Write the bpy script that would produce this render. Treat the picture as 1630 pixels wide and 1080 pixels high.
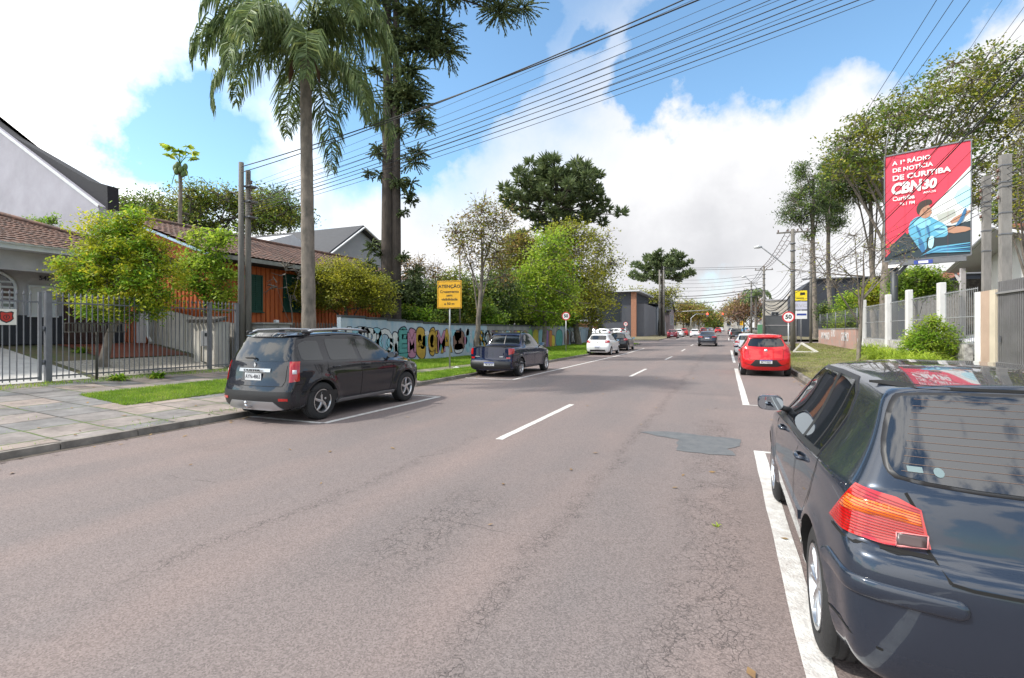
import bpy, bmesh, math, random
import numpy as np
from mathutils import Vector, Matrix, geometry
from mathutils.bvhtree import BVHTree
for _o in list(bpy.data.objects): bpy.data.objects.remove(_o)
SC = bpy.context.scene; C = SC.collection
R = math.radians
random.seed(7); rng = np.random.default_rng(7)

# ---------------------------------------------------------------- camera
# x = across the street (right positive), y = along the street, z = up; the camera stands at the origin
H, F, TH, VY = 1.65, 801.0, math.atan(340/801.0), 527.0
cst, snt = math.cos(TH), math.sin(TH)
cam = bpy.data.objects.new('camera', bpy.data.cameras.new('camera')); C.objects.link(cam)
cam.location = (0, 0, H); cam.rotation_euler = (R(90), 0, TH)
cam.data.sensor_width = 36; cam.data.lens = F/1630*36; cam.data.shift_y = -13/1630
cam.data.clip_start = .05; cam.data.clip_end = 4000
SC.camera = cam

def direction(px, py):
    X, Z, Y = (px-815), F, -(py-VY)
    return Vector((X*cst-Z*snt, X*snt+Z*cst, Y)).normalized()
def s_at(px, a):
    u = px-815
    return a*(F*cst+u*snt)/(u*cst-F*snt)
def dep(a, s): return s*cst-a*snt
def z_at(py, a, s): return H-(py-VY)*dep(a, s)/F
def sz(px, py, a):
    s = s_at(px, a); return s, z_at(py, a, s)
def at(px, py, D):            # the point seen at a pixel at camera depth D
    X = (px-815)/F*D
    return Vector((X*cst-D*snt, X*snt+D*cst, H-(py-VY)*D/F))

# ---------------------------------------------------------------- world, sun
SUN_EL, SUN_AZ = R(48), R(236)      # azimuth: degrees clockwise from +Y of the place the sun stands at
SC.view_settings.view_transform = 'Standard'; SC.view_settings.look = 'None'
SC.view_settings.exposure = 0.75; SC.view_settings.gamma = 1.0
W = bpy.data.worlds.new('World'); SC.world = W; W.use_nodes = True
nt = W.node_tree; nt.nodes.clear()
def N(nt, typ, **kw):
    n = nt.nodes.new(typ)
    for k, v in kw.items():
        if k.startswith('i_'):
            k2 = k[2:]
            k2 = int(k2) if k2.isdigit() else k2.replace('_', ' ')
            n.inputs[k2].default_value = v
        else: setattr(n, k, v)
    return n
def build_world():
    L = nt.links.new
    out = N(nt, 'ShaderNodeOutputWorld'); bg = N(nt, 'ShaderNodeBackground', i_Strength=.1)
    sky = N(nt, 'ShaderNodeTexSky', sky_type='NISHITA', sun_disc=False, sun_elevation=SUN_EL, sun_rotation=SUN_AZ, air_density=1.0, dust_density=.6, ozone_density=1.5)
    tc = N(nt, 'ShaderNodeTexCoord')
    nrm = N(nt, 'ShaderNodeVectorMath', operation='NORMALIZE'); L(tc.outputs['Generated'], nrm.inputs[0])
    n1 = N(nt, 'ShaderNodeTexNoise', i_Scale=3.2, i_Detail=9, i_Roughness=.6); L(nrm.outputs[0], n1.inputs['Vector'])
    off = N(nt, 'ShaderNodeVectorMath', operation='MULTIPLY_ADD'); off.inputs[1].default_value = (.42, .42, .42); 
    sub = N(nt, 'ShaderNodeVectorMath', operation='SUBTRACT'); sub.inputs[1].default_value = (.5, .5, .5)
    L(n1.outputs['Color'], sub.inputs[0]); L(sub.outputs[0], off.inputs[0]); L(nrm.outputs[0], off.inputs[2])
    def blobs(lst, src):
        prev = None
        for (px, py, r, soft, amt) in lst:
            c = direction(px, py)
            d = N(nt, 'ShaderNodeVectorMath', operation='DISTANCE'); d.inputs[1].default_value = c; L(src, d.inputs[0])
            m = N(nt, 'ShaderNodeMapRange', interpolation_type='SMOOTHSTEP'); m.inputs['From Min'].default_value = r*(1+soft); m.inputs['From Max'].default_value = r*(1-soft); m.inputs['To Max'].default_value = amt
            L(d.outputs['Value'], m.inputs['Value'])
            if prev is None: prev = m.outputs[0]
            else:
                x = N(nt, 'ShaderNodeMath', operation='ADD', use_clamp=True); L(prev, x.inputs[0]); L(m.outputs[0], x.inputs[1]); prev = x.outputs[0]
        return prev
    blue = blobs([(290,110,.12,.6,.5),(240,190,.08,.6,.5),(320,250,.10,.5,.6),(690,90,.13,.35,.9),(740,10,.13,.35,.9),(590,200,.09,.5,.5),(680,230,.06,.4,.5),
        (1030,185,.055,.35,.95),(1100,110,.07,.45,.85),(1200,70,.10,.35,1),(1330,20,.11,.35,1),(1150,20,.10,.4,.9),(1450,-40,.10,.3,1),(960,70,.03,.5,.4),(700,-200,.4,.4,.9),
        (1130,455,.045,.5,.45),(560,385,.05,.4,.6),(250,365,.05,.4,.5),(470,300,.07,.4,.4)], off.outputs[0])
    # clouds elsewhere in the sky (behind the street)
    n2 = N(nt, 'ShaderNodeTexNoise', i_Scale=2.3, i_Detail=9, i_Roughness=.6); L(nrm.outputs[0], n2.inputs['Vector'])
    m2 = N(nt, 'ShaderNodeMapRange', interpolation_type='SMOOTHSTEP'); m2.inputs['From Min'].default_value = .49; m2.inputs['From Max'].default_value = .56; L(n2.outputs['Fac'], m2.inputs['Value'])
    sep = N(nt, 'ShaderNodeVectorMath', operation='DOT_PRODUCT'); sep.inputs[1].default_value = direction(815, 527); L(nrm.outputs[0], sep.inputs[0])
    mb = N(nt, 'ShaderNodeMapRange'); mb.inputs['From Min'].default_value = .35; mb.inputs['From Max'].default_value = .0; L(sep.outputs['Value'], mb.inputs['Value'])
    mm = N(nt, 'ShaderNodeMath', operation='MULTIPLY'); L(m2.outputs[0], mm.inputs[0]); L(mb.outputs[0], mm.inputs[1])
    mx = N(nt, 'ShaderNodeMath', operation='MAXIMUM'); L(blue, mx.inputs[0]); L(mm.outputs[0], mx.inputs[1])
    # grey bellies
    grey = blobs([(1080,395,.10,.8,.34),(1190,390,.11,.8,.32),(960,390,.06,.8,.2),(690,330,.05,.7,.15),(1010,440,.08,.8,.12)], off.outputs[0])
    n3 = N(nt, 'ShaderNodeTexNoise', i_Scale=6, i_Detail=8, i_Roughness=.6); L(nrm.outputs[0], n3.inputs['Vector'])
    g2 = N(nt, 'ShaderNodeMath', operation='MULTIPLY_ADD'); L(n3.outputs['Fac'], g2.inputs[0]); g2.inputs[1].default_value = .10; L(grey, g2.inputs[2])
    cl = N(nt, 'ShaderNodeMix', data_type='RGBA'); cl.inputs[7].default_value = (3.1, 3.15, 3.4, 1); L(g2.outputs[0], cl.inputs[0])
    ds = N(nt, 'ShaderNodeVectorMath', operation='DOT_PRODUCT'); ds.inputs[1].default_value = Vector((math.sin(SUN_AZ)*math.cos(SUN_EL), math.cos(SUN_AZ)*math.cos(SUN_EL), math.sin(SUN_EL))); L(nrm.outputs[0], ds.inputs[0])
    mr = N(nt, 'ShaderNodeMapRange', interpolation_type='SMOOTHSTEP'); mr.inputs['From Min'].default_value = .1; mr.inputs['From Max'].default_value = .85; L(ds.outputs['Value'], mr.inputs['Value'])
    bc = N(nt, 'ShaderNodeMix', data_type='RGBA'); bc.inputs[6].default_value = (6.4, 6.4, 6.5, 1); bc.inputs[7].default_value = (19, 18.7, 18, 1); L(mr.outputs[0], bc.inputs[0]); L(bc.outputs[2], cl.inputs[6])
    skm = N(nt, 'ShaderNodeMix', data_type='RGBA', blend_type='MULTIPLY'); skm.inputs[0].default_value = 1; skm.inputs[7].default_value = (1.32, 1.6, 1.6, 1); L(sky.outputs[0], skm.inputs[6])
    fin = N(nt, 'ShaderNodeMix', data_type='RGBA'); L(mx.outputs[0], fin.inputs[0]); L(cl.outputs[2], fin.inputs[6]); L(skm.outputs[2], fin.inputs[7])
    L(fin.outputs[2], bg.inputs['Color']); L(bg.outputs[0], out.inputs['Surface'])
build_world()
sun = bpy.data.objects.new('sun', bpy.data.lights.new('sun', 'SUN')); C.objects.link(sun)
sun.data.energy = 2.8; sun.data.angle = R(3); sun.data.color = (1, .95, .86)
_sd = Vector((math.sin(SUN_AZ)*math.cos(SUN_EL), math.cos(SUN_AZ)*math.cos(SUN_EL), math.sin(SUN_EL)))
sun.rotation_euler = (-_sd).to_track_quat('-Z', 'Y').to_euler(); sun.location = (0, 0, 60)

# ---------------------------------------------------------------- materials
MATS = {}
def mat(name, col, rough=.7, metal=0., var=0., vs=3., bump=0., bs=40., col2=None, coat=0., spec=.5, streak=None, emit=0.):
    if name in MATS: return MATS[name]
    m = bpy.data.materials.new(name); m.use_nodes = True; MATS[name] = m
    t = m.node_tree; b = t.nodes['Principled BSDF']; L = t.links.new
    b.inputs['Base Color'].default_value = (*col, 1); b.inputs['Roughness'].default_value = rough; b.inputs['Metallic'].default_value = metal
    b.inputs['Coat Weight'].default_value = coat; b.inputs['Coat Roughness'].default_value = .03; b.inputs['Specular IOR Level'].default_value = spec
    if var or bump:
        tc = N(t, 'ShaderNodeTexCoord'); src = tc.outputs['Object']
        if streak:
            mp = N(t, 'ShaderNodeMapping'); mp.inputs['Scale'].default_value = streak; L(src, mp.inputs[0]); src = mp.outputs[0]
    if var:
        n = N(t, 'ShaderNodeTexNoise', i_Scale=vs, i_Detail=8, i_Roughness=.65); L(src, n.inputs['Vector'])
        r = N(t, 'ShaderNodeMapRange'); r.inputs['From Min'].default_value = .35; r.inputs['From Max'].default_value = .65; L(n.outputs['Fac'], r.inputs['Value'])
        x = N(t, 'ShaderNodeMix', data_type='RGBA'); c2 = col2 or tuple(c*(1-var) for c in col)
        x.inputs[6].default_value = (*col, 1); x.inputs[7].default_value = (*c2, 1); L(r.outputs[0], x.inputs[0]); L(x.outputs[2], b.inputs['Base Color'])
    if bump:
        n = N(t, 'ShaderNodeTexNoise', i_Scale=bs, i_Detail=6); L(src, n.inputs['Vector'])
        bp = N(t, 'ShaderNodeBump', i_Strength=min(1, bump), i_Distance=.02); L(n.outputs['Fac'], bp.inputs['Height']); L(bp.outputs[0], b.inputs['Normal'])
    if emit:
        b.inputs['Emission Color'].default_value = (*col, 1); b.inputs['Emission Strength'].default_value = emit
    return m
def leafmat(name, c1, c2, c3=None, trans=.35, ns=1.2):
    if name in MATS: return MATS[name]
    m = bpy.data.materials.new(name); m.use_nodes = True; MATS[name] = m
    t = m.node_tree; L = t.links.new; b = t.nodes['Principled BSDF']; b.inputs['Roughness'].default_value = .55; b.inputs['Specular IOR Level'].default_value = .3
    g = N(t, 'ShaderNodeNewGeometry'); tc = N(t, 'ShaderNodeTexCoord')
    n = N(t, 'ShaderNodeTexNoise', i_Scale=ns, i_Detail=4); L(tc.outputs['Object'], n.inputs['Vector'])
    r = N(t, 'ShaderNodeMapRange'); r.inputs['From Min'].default_value = .35; r.inputs['From Max'].default_value = .65; L(n.outputs['Fac'], r.inputs['Value'])
    a = N(t, 'ShaderNodeMath', operation='MULTIPLY_ADD'); L(g.outputs['Random Per Island'], a.inputs[0]); a.inputs[1].default_value = .6
    h = N(t, 'ShaderNodeMath', operation='MULTIPLY'); L(r.outputs[0], h.inputs[0]); h.inputs[1].default_value = .4; L(h.outputs[0], a.inputs[2])
    cr = N(t, 'ShaderNodeValToRGB'); e = cr.color_ramp.elements
    e[0].color = (*c1, 1); e[1].color = (*c2, 1); e[0].position = .15; e[1].position = .7
    if c3: k = e.new(.93); k.color = (*c3, 1)
    L(a.outputs[0], cr.inputs[0]); L(cr.outputs[0], b.inputs['Base Color'])
    tr = N(t, 'ShaderNodeBsdfTranslucent'); L(cr.outputs[0], tr.inputs['Color'])
    mx = N(t, 'ShaderNodeMixShader'); mx.inputs[0].default_value = trans; L(b.outputs[0], mx.inputs[1]); L(tr.outputs[0], mx.inputs[2])
    L(mx.outputs[0], t.nodes['Material Output'].inputs['Surface'])
    return m

# ---------------------------------------------------------------- object helpers
def tag(o, label=None, cat=None, group=None, kind=None):
    if label: o['label'] = label
    if cat: o['category'] = cat
    if group: o['group'] = group
    if kind: o['kind'] = kind
    return o
def empty(name, label=None, cat=None, loc=(0,0,0), rz=0, group=None, parent=None):
    o = bpy.data.objects.new(name, None); C.objects.link(o); o.location = loc; o.rotation_euler = (0, 0, rz); o.empty_display_size = .3
    if parent: o.parent = parent
    return tag(o, label, cat, group)
def link(name, me, mats, parent=None, loc=None):
    o = bpy.data.objects.new(name, me); C.objects.link(o)
    if parent: o.parent = parent
    if loc is not None: o.location = loc
    for m in (mats if isinstance(mats, (list, tuple)) else [mats]): me.materials.append(m)
    return o
def kids(o): return [c for c in bpy.data.objects if c.parent == o]
TREE = {}
def register(o):                       # remember a thing's tree of parts for copying
    TREE[o.name] = [(c, [g for g in kids(c)]) for c in kids(o)]
    return o
def dup(src, loc, rz=0, label=None, scale=None, paint=None, mirror=False):
    r = src.copy(); C.objects.link(r); r.location = loc; r.rotation_euler = (0, 0, rz)
    if label: r['label'] = label
    if scale: r.scale = scale if isinstance(scale, (tuple, list)) else (scale,)*3
    for c, gs in TREE.get(src.name, []):
        d = c.copy(); C.objects.link(d); d.parent = r
        if paint and c.material_slots and c.material_slots[0].link == 'OBJECT': d.material_slots[0].material = paint
        for g in gs:
            k = g.copy(); C.objects.link(k); k.parent = d
            if paint and g.material_slots and g.material_slots[0].link == 'OBJECT': k.material_slots[0].material = paint
    return r
def npmesh(name, V, Fq, smooth=False, mi=None):
    """V (n,3); Fq (m,3|4) int array: one face size."""
    me = bpy.data.meshes.new(name); V = np.asarray(V, np.float32); Fq = np.asarray(Fq, np.int32); k = Fq.shape[1]
    me.vertices.add(len(V)); me.vertices.foreach_set('co', V.ravel())
    me.loops.add(Fq.size); me.loops.foreach_set('vertex_index', Fq.ravel())
    me.polygons.add(len(Fq)); me.polygons.foreach_set('loop_start', np.arange(0, Fq.size, k, dtype=np.int32))
    if mi is not None: me.polygons.foreach_set('material_index', np.asarray(mi, np.int32))
    me.polygons.foreach_set('use_smooth', np.full(len(Fq), smooth)); me.update(calc_edges=True)
    return me

class MB:
    def __init__(s): s.v = []; s.f = []; s.m = []; s.sm = []
    def add(s, V, Fs, m=0, sm=False):
        k = len(s.v); s.v += [tuple(p) for p in V]
        for f in Fs: s.f.append([i+k for i in f]); s.m.append(m); s.sm.append(sm)
        return s
    def box(s, c, d, m=0, rz=0, M=None, bev=0):
        x, y, z = d[0]/2, d[1]/2, d[2]/2
        if bev:
            b = min(bev, x*.9, y*.9, z*.9); V = []
            for sx in (-1,1):
                for sy in (-1,1):
                    for szz in (-1,1): V += [(sx*(x-b),sy*(y-b),szz*z),(sx*(x-b),sy*y,szz*(z-b)),(sx*x,sy*(y-b),szz*(z-b))]
            bm = bmesh.new()
            for p in V: bm.verts.new(p)
            bmesh.ops.convex_hull(bm, input=bm.verts); bm.verts.ensure_lookup_table(); bm.verts.index_update()
            V = [v.co.copy() for v in bm.verts]; Fs = [[v.index for v in f.verts] for f in bm.faces]; bm.free()
        else:
            V = [Vector((sx*x, sy*y, szz*z)) for sx in (-1,1) for sy in (-1,1) for szz in (-1,1)]
            Fs = [(0,1,3,2),(4,6,7,5),(0,4,5,1),(2,3,7,6),(0,2,6,4),(1,5,7,3)]
        Mx = M or Matrix.Rotation(rz, 3, 'Z'); c = Vector(c)
        return s.add([Mx @ Vector(p)+c for p in V], Fs, m)
    def bar(s, p, q, w, d=None, m=0, up=(0,0,1)):          # rectangular bar between two points
        p, q = Vector(p), Vector(q); t = q-p; l = t.length; t.normalize(); u = Vector(up)
        if abs(t.dot(u)) > .99: u = Vector((0,1,0))
        sd = t.cross(u).normalized(); u = sd.cross(t)
        M3 = Matrix((sd, t, u)).transposed()
        return s.box((p+q)/2, (w, l, d or w), m, M=M3)
    def tube(s, P, r, n=8, m=0, cap=True, sm=True):
        P = [Vector(p) for p in P]; k = len(P); rr = r if isinstance(r, (list, tuple)) else [r]*k
        V, Fs = [], []; u = None
        for i, p in enumerate(P):
            t = (P[min(i+1, k-1)]-P[max(i-1, 0)])
            if t.length < 1e-9: t = Vector((0,0,1))
            t.normalize()
            if u is None: u = t.orthogonal().normalized()
            else:
                u = u-t*u.dot(t); u = u.normalized() if u.length > 1e-6 else t.orthogonal().normalized()
            w = t.cross(u)
            V += [p+(u*math.cos(2*math.pi*j/n)+w*math.sin(2*math.pi*j/n))*rr[i] for j in range(n)]
        for i in range(k-1):
            for j in range(n): Fs.append((i*n+j, i*n+(j+1)%n, (i+1)*n+(j+1)%n, (i+1)*n+j))
        s.add(V, Fs, m, sm)
        if cap: s.add(V[:n], [tuple(range(n))[::-1]], m); s.add(V[-n:], [tuple(range(n))], m)
        return s
    def lathe(s, prof, c=(0,0,0), axis='Z', n=24, m=0, sm=True, close=False):
        V, Fs = [], []; k = len(prof); c = Vector(c)
        for i in range(n):
            a = 2*math.pi*i/n; ca, sa = math.cos(a), math.sin(a)
            for (r, h) in prof:
                p = {'Z': (r*ca, r*sa, h), 'X': (h, r*ca, r*sa), 'Y': (r*sa, h, r*ca)}[axis]; V.append(Vector(p)+c)
        for i in range(n):
            for j in range(k-1+(1 if close else 0)):
                Fs.append((i*k+j, ((i+1)%n)*k+j, ((i+1)%n)*k+(j+1)%k, i*k+(j+1)%k))
        return s.add(V, Fs, m, sm)
    def prism(s, pts, a, b, axis='X', m=0, m2=None):     # polygon extruded along an axis from a to b
        n = len(pts)
        f = {'X': lambda p, h: (h, p[0], p[1]), 'Y': lambda p, h: (p[0], h, p[1]), 'Z': lambda p, h: (p[0], p[1], h)}[axis]
        V = [f(p, a) for p in pts]+[f(p, b) for p in pts]
        s.add(V, [tuple(range(n)), tuple(range(n, 2*n))[::-1]], m if m2 is None else m2)
        return s.add(V, [(i, (i+1) % n, n+(i+1) % n, n+i) for i in range(n)], m)
    def mesh(s, name='m', fix=True):
        me = bpy.data.meshes.new(name); me.from_pydata(s.v, [], s.f)
        me.polygons.foreach_set('material_index', s.m); me.polygons.foreach_set('use_smooth', s.sm)
        if fix:
            bm = bmesh.new(); bm.from_mesh(me); bmesh.ops.remove_doubles(bm, verts=bm.verts, dist=1e-5)
            bmesh.ops.recalc_face_normals(bm, faces=bm.faces); bm.to_mesh(me); bm.free()
        me.update(); return me
    def build(s, name, mats, parent=None, loc=None, fix=True, label=None):
        o = link(name, s.mesh(name, fix), mats, parent, loc)
        if label: o['label'] = label
        return o
def text_mesh(txt, size, weight=0., align='CENTER', ext=.004, sx=1., shear=0.):
    cu = bpy.data.curves.new('t', 'FONT'); cu.body = txt; cu.size = size; cu.offset = weight; cu.extrude = ext; cu.align_x = align; cu.align_y = 'CENTER'; cu.shear = shear
    cu.resolution_u = 3
    o = bpy.data.objects.new('t', cu); C.objects.link(o)
    me = bpy.data.meshes.new_from_object(o.evaluated_get(bpy.context.evaluated_depsgraph_get()))
    bpy.data.objects.remove(o)
    if sx != 1:
        for v in me.vertices: v.co.x *= sx
    return me
def text(txt, size, parent, loc, rot, m, weight=0., align='CENTER', name='lettering', sx=1., ext=.004, shear=0.):
    o = link(name, text_mesh(txt, size, weight, align, ext, sx, shear), m, parent, loc); o.rotation_euler = rot; return o

# ---------------------------------------------------------------- cars
GLASS = mat('car_glass', (.006,.008,.011), .02, 0, coat=0, spec=.7)
TRIM = mat('black_trim', (.018,.018,.02), .45)
RUBBER = mat('tyre_rubber', (.02,.02,.021), .8, bump=.2, bs=60)
LINER = mat('wheel_well', (.008,.008,.008), .9)
CHROME = mat('chrome', (.75,.76,.78), .12, 1)
ALLOY = mat('alloy', (.55,.56,.58), .28, .9)
REDL = mat('red_lens', (.42,.006,.006), .12, coat=1)
ORANGEL = mat('orange_lens', (.72,.14,.008), .12, coat=1)
CLEARL = mat('clear_lens', (.55,.55,.57), .1, coat=1)
GREYL = mat('grey_lens', (.07,.045,.045), .3)
GAP = mat('shut_line', (.004,.004,.004), .9)
PLATEW = mat('plate_white', (.62,.63,.64), .4)
PLATEB = mat('plate_blue', (.02,.06,.35), .4)
INK = mat('plate_ink', (.03,.03,.04), .5)
def paint(name, col, metal=.45, rough=.28): return mat(name, col, rough, metal, coat=1, var=.06, vs=.8, spec=.15)

def chaikin(pts, it=2, keep=()):
    for _ in range(it):
        q = []
        n = len(pts)
        for i in range(n):
            a, b = pts[i], pts[(i+1) % n]
            q += [(a[0]*.75+b[0]*.25, a[1]*.75+b[1]*.25), (a[0]*.25+b[0]*.75, a[1]*.25+b[1]*.75)]
        pts = q
    return pts
def rc(pts, r=.05):                    # corners rounded off with a small radius
    out = []; n = len(pts)
    for i in range(n):
        a, b, c_ = Vector(pts[i-1]), Vector(pts[i]), Vector(pts[(i+1) % n]); u, v = a-b, c_-b; k = min(r, u.length*.4, v.length*.4)
        p, q = b+u.normalized()*k, b+v.normalized()*k
        out += [tuple(p), tuple(p*.25+b*.5+q*.25), tuple(q)]
    return out
def strip(pl, w):                     # a polyline made into a closed thin outline
    n = len(pl); Lf, Rt = [], []
    for i in range(n):
        a, b = pl[max(i-1,0)], pl[min(i+1,n-1)]; dx, dy = b[0]-a[0], b[1]-a[1]; l = math.hypot(dx, dy) or 1
        Lf.append((pl[i][0]-dy/l*w/2, pl[i][1]+dx/l*w/2)); Rt.append((pl[i][0]+dy/l*w/2, pl[i][1]-dx/l*w/2))
    return Lf+Rt[::-1]
def resample(pts, step, closed=True):
    out = []; n = len(pts)
    for i in range(n if closed else n-1):
        a, b = pts[i], pts[(i+1) % n]; k = max(1, int(math.hypot(b[0]-a[0], b[1]-a[1])/step))
        for j in range(k): out.append((a[0]+(b[0]-a[0])*j/k, a[1]+(b[1]-a[1])*j/k))
    if not closed: out.append(pts[-1])
    return out
def inside(p, poly):
    x, y = p; c = False; n = len(poly)
    for i in range(n):
        x1, y1 = poly[i]; x2, y2 = poly[(i+1) % n]
        if (y1 > y) != (y2 > y) and x < (x2-x1)*(y-y1)/(y2-y1)+x1: c = not c
    return c
VIEWS = {'L': ((1,0,0),(0,1,0)), 'Rr': ((0,1,0),(1,0,0)), 'F': ((0,-1,0),(1,0,0)), 'T': ((0,0,-1),(1,0,0))}
def decal(bvh, outline, view='Rr', off=.004, step=.05, rim=True, rnd=0):
    """project a flat outline onto the body: returns verts, faces. view: name or ray direction"""
    d, hx = VIEWS[view] if isinstance(view, str) else (view, None)
    d = Vector(d).normalized()
    if hx is None: hx = Vector((d.y, -d.x, 0)) if d.y > 0 else Vector((-d.y, d.x, 0))
    hx = Vector(hx); vx = Vector((0,0,1)) if abs(d.z) < .9 else Vector((0,1,0))
    if rnd: outline = chaikin(outline, rnd)
    ol = resample(outline, step)
    xs = [p[0] for p in ol]; ys = [p[1] for p in ol]; g = []
    x = min(xs)+step*.5
    while x < max(xs):
        y = min(ys)+step*.5
        while y < max(ys):
            if inside((x, y), ol) and min((x-q[0])**2+(y-q[1])**2 for q in ol) > (step*.35)**2: g.append((x, y))
            y += step
        x += step
    n = len(ol); V2 = [Vector(p) for p in ol+g]
    vo, eo, fo, *_ = geometry.delaunay_2d_cdt(V2, [(i, (i+1) % n) for i in range(n)], [list(range(n))], 1, 1e-6)
    V, NN = [], []
    for p in vo:
        o = hx*p.x+vx*p.y-d*6
        hit, nn, i, dist = bvh.ray_cast(o, d)
        if hit is None: V.append(None); NN.append(-d); continue
        if nn.dot(d) > 0: nn = -nn
        V.append(hit+nn*off*.8-d*off*.2); NN.append(nn)
    good = [v for v in V if v is not None]
    if not good: return [], []
    for i, v in enumerate(V):
        if v is None:
            q = min((k for k in range(len(V)) if V[k] is not None), key=lambda k: (vo[k]-vo[i]).length)
            V[i] = hx*vo[i].x+vx*vo[i].y+d*V[q].dot(d)
    Fs = [tuple(f) for f in fo if len(f) >= 3]
    if rim:
        cnt = {}
        for f in Fs:
            for i in range(len(f)):
                e = (f[i], f[(i+1) % len(f)]); cnt[tuple(sorted(e))] = cnt.get(tuple(sorted(e)), [])+[e]
        be = [v[0] for v in cnt.values() if len(v) == 1]; mp = {}
        for a, b in be:
            for k in (a, b):
                if k not in mp: mp[k] = len(V); V.append(V[k]-(NN[k]*.8-d*.2)*(off+.006))
            Fs.append((b, a, mp[a], mp[b]))
    return V, Fs
class Car:
    def __init__(s, P):
        s.P = P; s.make_body()
    def make_body(s):
        P = s.P; L = P['L']; W = P['W']; zb = P['zb']
        ip = lambda key, v: float(np.interp(v, [q[0] for q in P[key]], [q[1] for q in P[key]]))
        ysr = P['stations']; Yb, Yf = P['blend']
        tl = P.get('tl', [0, .07, .2, .36, .5, .64, .78, .9, 1]); tu = [.05, .3, .6, .85]
        rows = []
        for y in ysr:
            top = ip('top', y); belt = min(ip('belt', y), top-.045); w = W*ip('plan', y); wr = ip('roofw', y)*W; pts = []
            zz = lambda z: ip('side', z)
            pts += [(0., zb), (w*.5, zb), (w*.85, zb+.005)]
            for t in tl[1:]:
                z = zb+(belt-zb)*t; pts.append((w*zz(z), z))
            xb = w*zz(belt)
            for t in tu:
                pts.append((xb-.006+(wr-xb+.006)*(t+.12*math.sin(math.pi*t)), belt+(top-.05-belt)*t))
            cr = P.get('crown', .025)
            pts += [(wr-.008, top-.042), (wr-.045, top-.014), (wr*.8, top-.002), (wr*.45, top+cr*.75), (0, top+cr)]
            rows.append((y, pts))
        V = []; nst = len(rows); m = len(rows[0][1])
        def yy(y, z, x, w):
            ax = abs(x)/W
            if y < Yb:
                r = ip('rear', z)+P.get('rbow', .06)*ax**2.2; return r+(y/Yb)*(Yb-r)
            if y > Yf:
                r = L-ip('front', z)-P.get('fbow', .22)*ax**2.4; return Yf+(y-Yf)/(L-Yf)*(r-Yf)
            return y
        for y, pts in rows:
            for x, z in pts[::1]: V.append((x, yy(y, z, x, W), z))
            for x, z in pts[-2:0:-1]: V.append((-x, yy(y, z, x, W), z))
        ring = 2*m-2; Fs = []
        for i in range(nst-1):
            for j in range(ring): Fs.append((i*ring+j, i*ring+(j+1) % ring, (i+1)*ring+(j+1) % ring, (i+1)*ring+j))
        for base, flip in ((0, 1), ((nst-1)*ring, 0)):       # end caps: strips across
            st = rows[0 if base == 0 else -1]; cols = [1, .66, .33, 0, -.33, -.66, -1]; idx = []
            for j in range(1, m-1):
                x, z = st[1][j]; r = []
                for c in cols:
                    if c == 1: r.append(base+j)
                    elif c == -1: r.append(base+ring-j)
                    else:
                        r.append(len(V)); V.append((x*c, yy(st[0], z, x*c, W), z))
                idx.append(r)
            top = [base+m-2]; 
            for j in range(len(idx)-1):
                for k in range(6):
                    q = (idx[j][k], idx[j][k+1], idx[j+1][k+1], idx[j+1][k]); Fs.append(q[::-1] if flip else q)
            b0, t0 = base, base+m-1
            Fs.append((b0, idx[0][0], idx[0][1], idx[0][2])); Fs.append((b0, idx[0][2], idx[0][3])); Fs.append((b0, idx[0][3], idx[0][4])); Fs.append((b0, idx[0][4], idx[0][5], idx[0][6]))
            Fs.append((t0, idx[-1][2], idx[-1][1], idx[-1][0])); Fs.append((t0, idx[-1][3], idx[-1][2])); Fs.append((t0, idx[-1][4], idx[-1][3])); Fs.append((t0, idx[-1][6], idx[-1][5], idx[-1][4]))
        me = bpy.data.meshes.new('b'); me.from_pydata(V, [], Fs)
        bm = bmesh.new(); bm.from_mesh(me); bmesh.ops.recalc_face_normals(bm, faces=bm.faces); bm.to_mesh(me); bm.free()
        o = bpy.data.objects.new('b', me); C.objects.link(o); md = o.modifiers.new('s', 'SUBSURF'); md.levels = P.get('sub', 2); md.render_levels = md.levels
        dg = bpy.context.evaluated_depsgraph_get(); dense = bpy.data.meshes.new_from_object(o.evaluated_get(dg)); bpy.data.objects.remove(o)
        # flared arches, rub strips, shoulder lines
        co = np.empty(len(dense.vertices)*3, np.float32); dense.vertices.foreach_get('co', co); co = co.reshape(-1, 3)
        Ra = P['arch']; fl = P.get('flare', .012); fw = P.get('flarew', .06)
        for yw in P['wheels']:
            d = np.hypot(co[:,1]-yw, co[:,2]-P['r']); k = fl*np.exp(-np.clip((d-Ra-.01)/fw, -1, 9)**2)*(np.abs(co[:,0]) > W*.7)*(co[:,2] > P['r']*.55)
            co[:,0] += np.sign(co[:,0])*k
        for z0, amt, wd in P.get('creases', []):
            k = amt*np.exp(-((co[:,2]-z0)/wd)**2)*(np.abs(co[:,0]) > W*.72); co[:,0] += np.sign(co[:,0])*k
        dense.vertices.foreach_set('co', co.ravel()); dense.update()
        s.bvh = BVHTree.FromPolygons([tuple(p) for p in co], [tuple(p.vertices) for p in dense.polygons])
        # cut wheel wells
        ob = bpy.data.objects.new('b', dense); C.objects.link(ob); cb = MB()
        for yw in P['wheels']:
            for sx in (-1, 1):
                cb.lathe([(0, sx*(W-.26)), (Ra, sx*(W-.26)), (Ra, sx*(W+.3)), (0, sx*(W+.3))], (0, yw, P['r']), 'X', 40, 0, False)
        if P.get('bed'):
            x0, y0, y1, zf = P['bed']; cb.box((0, (y0+y1)/2, zf+.6), (2*x0, y1-y0, 1.2))
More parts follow.
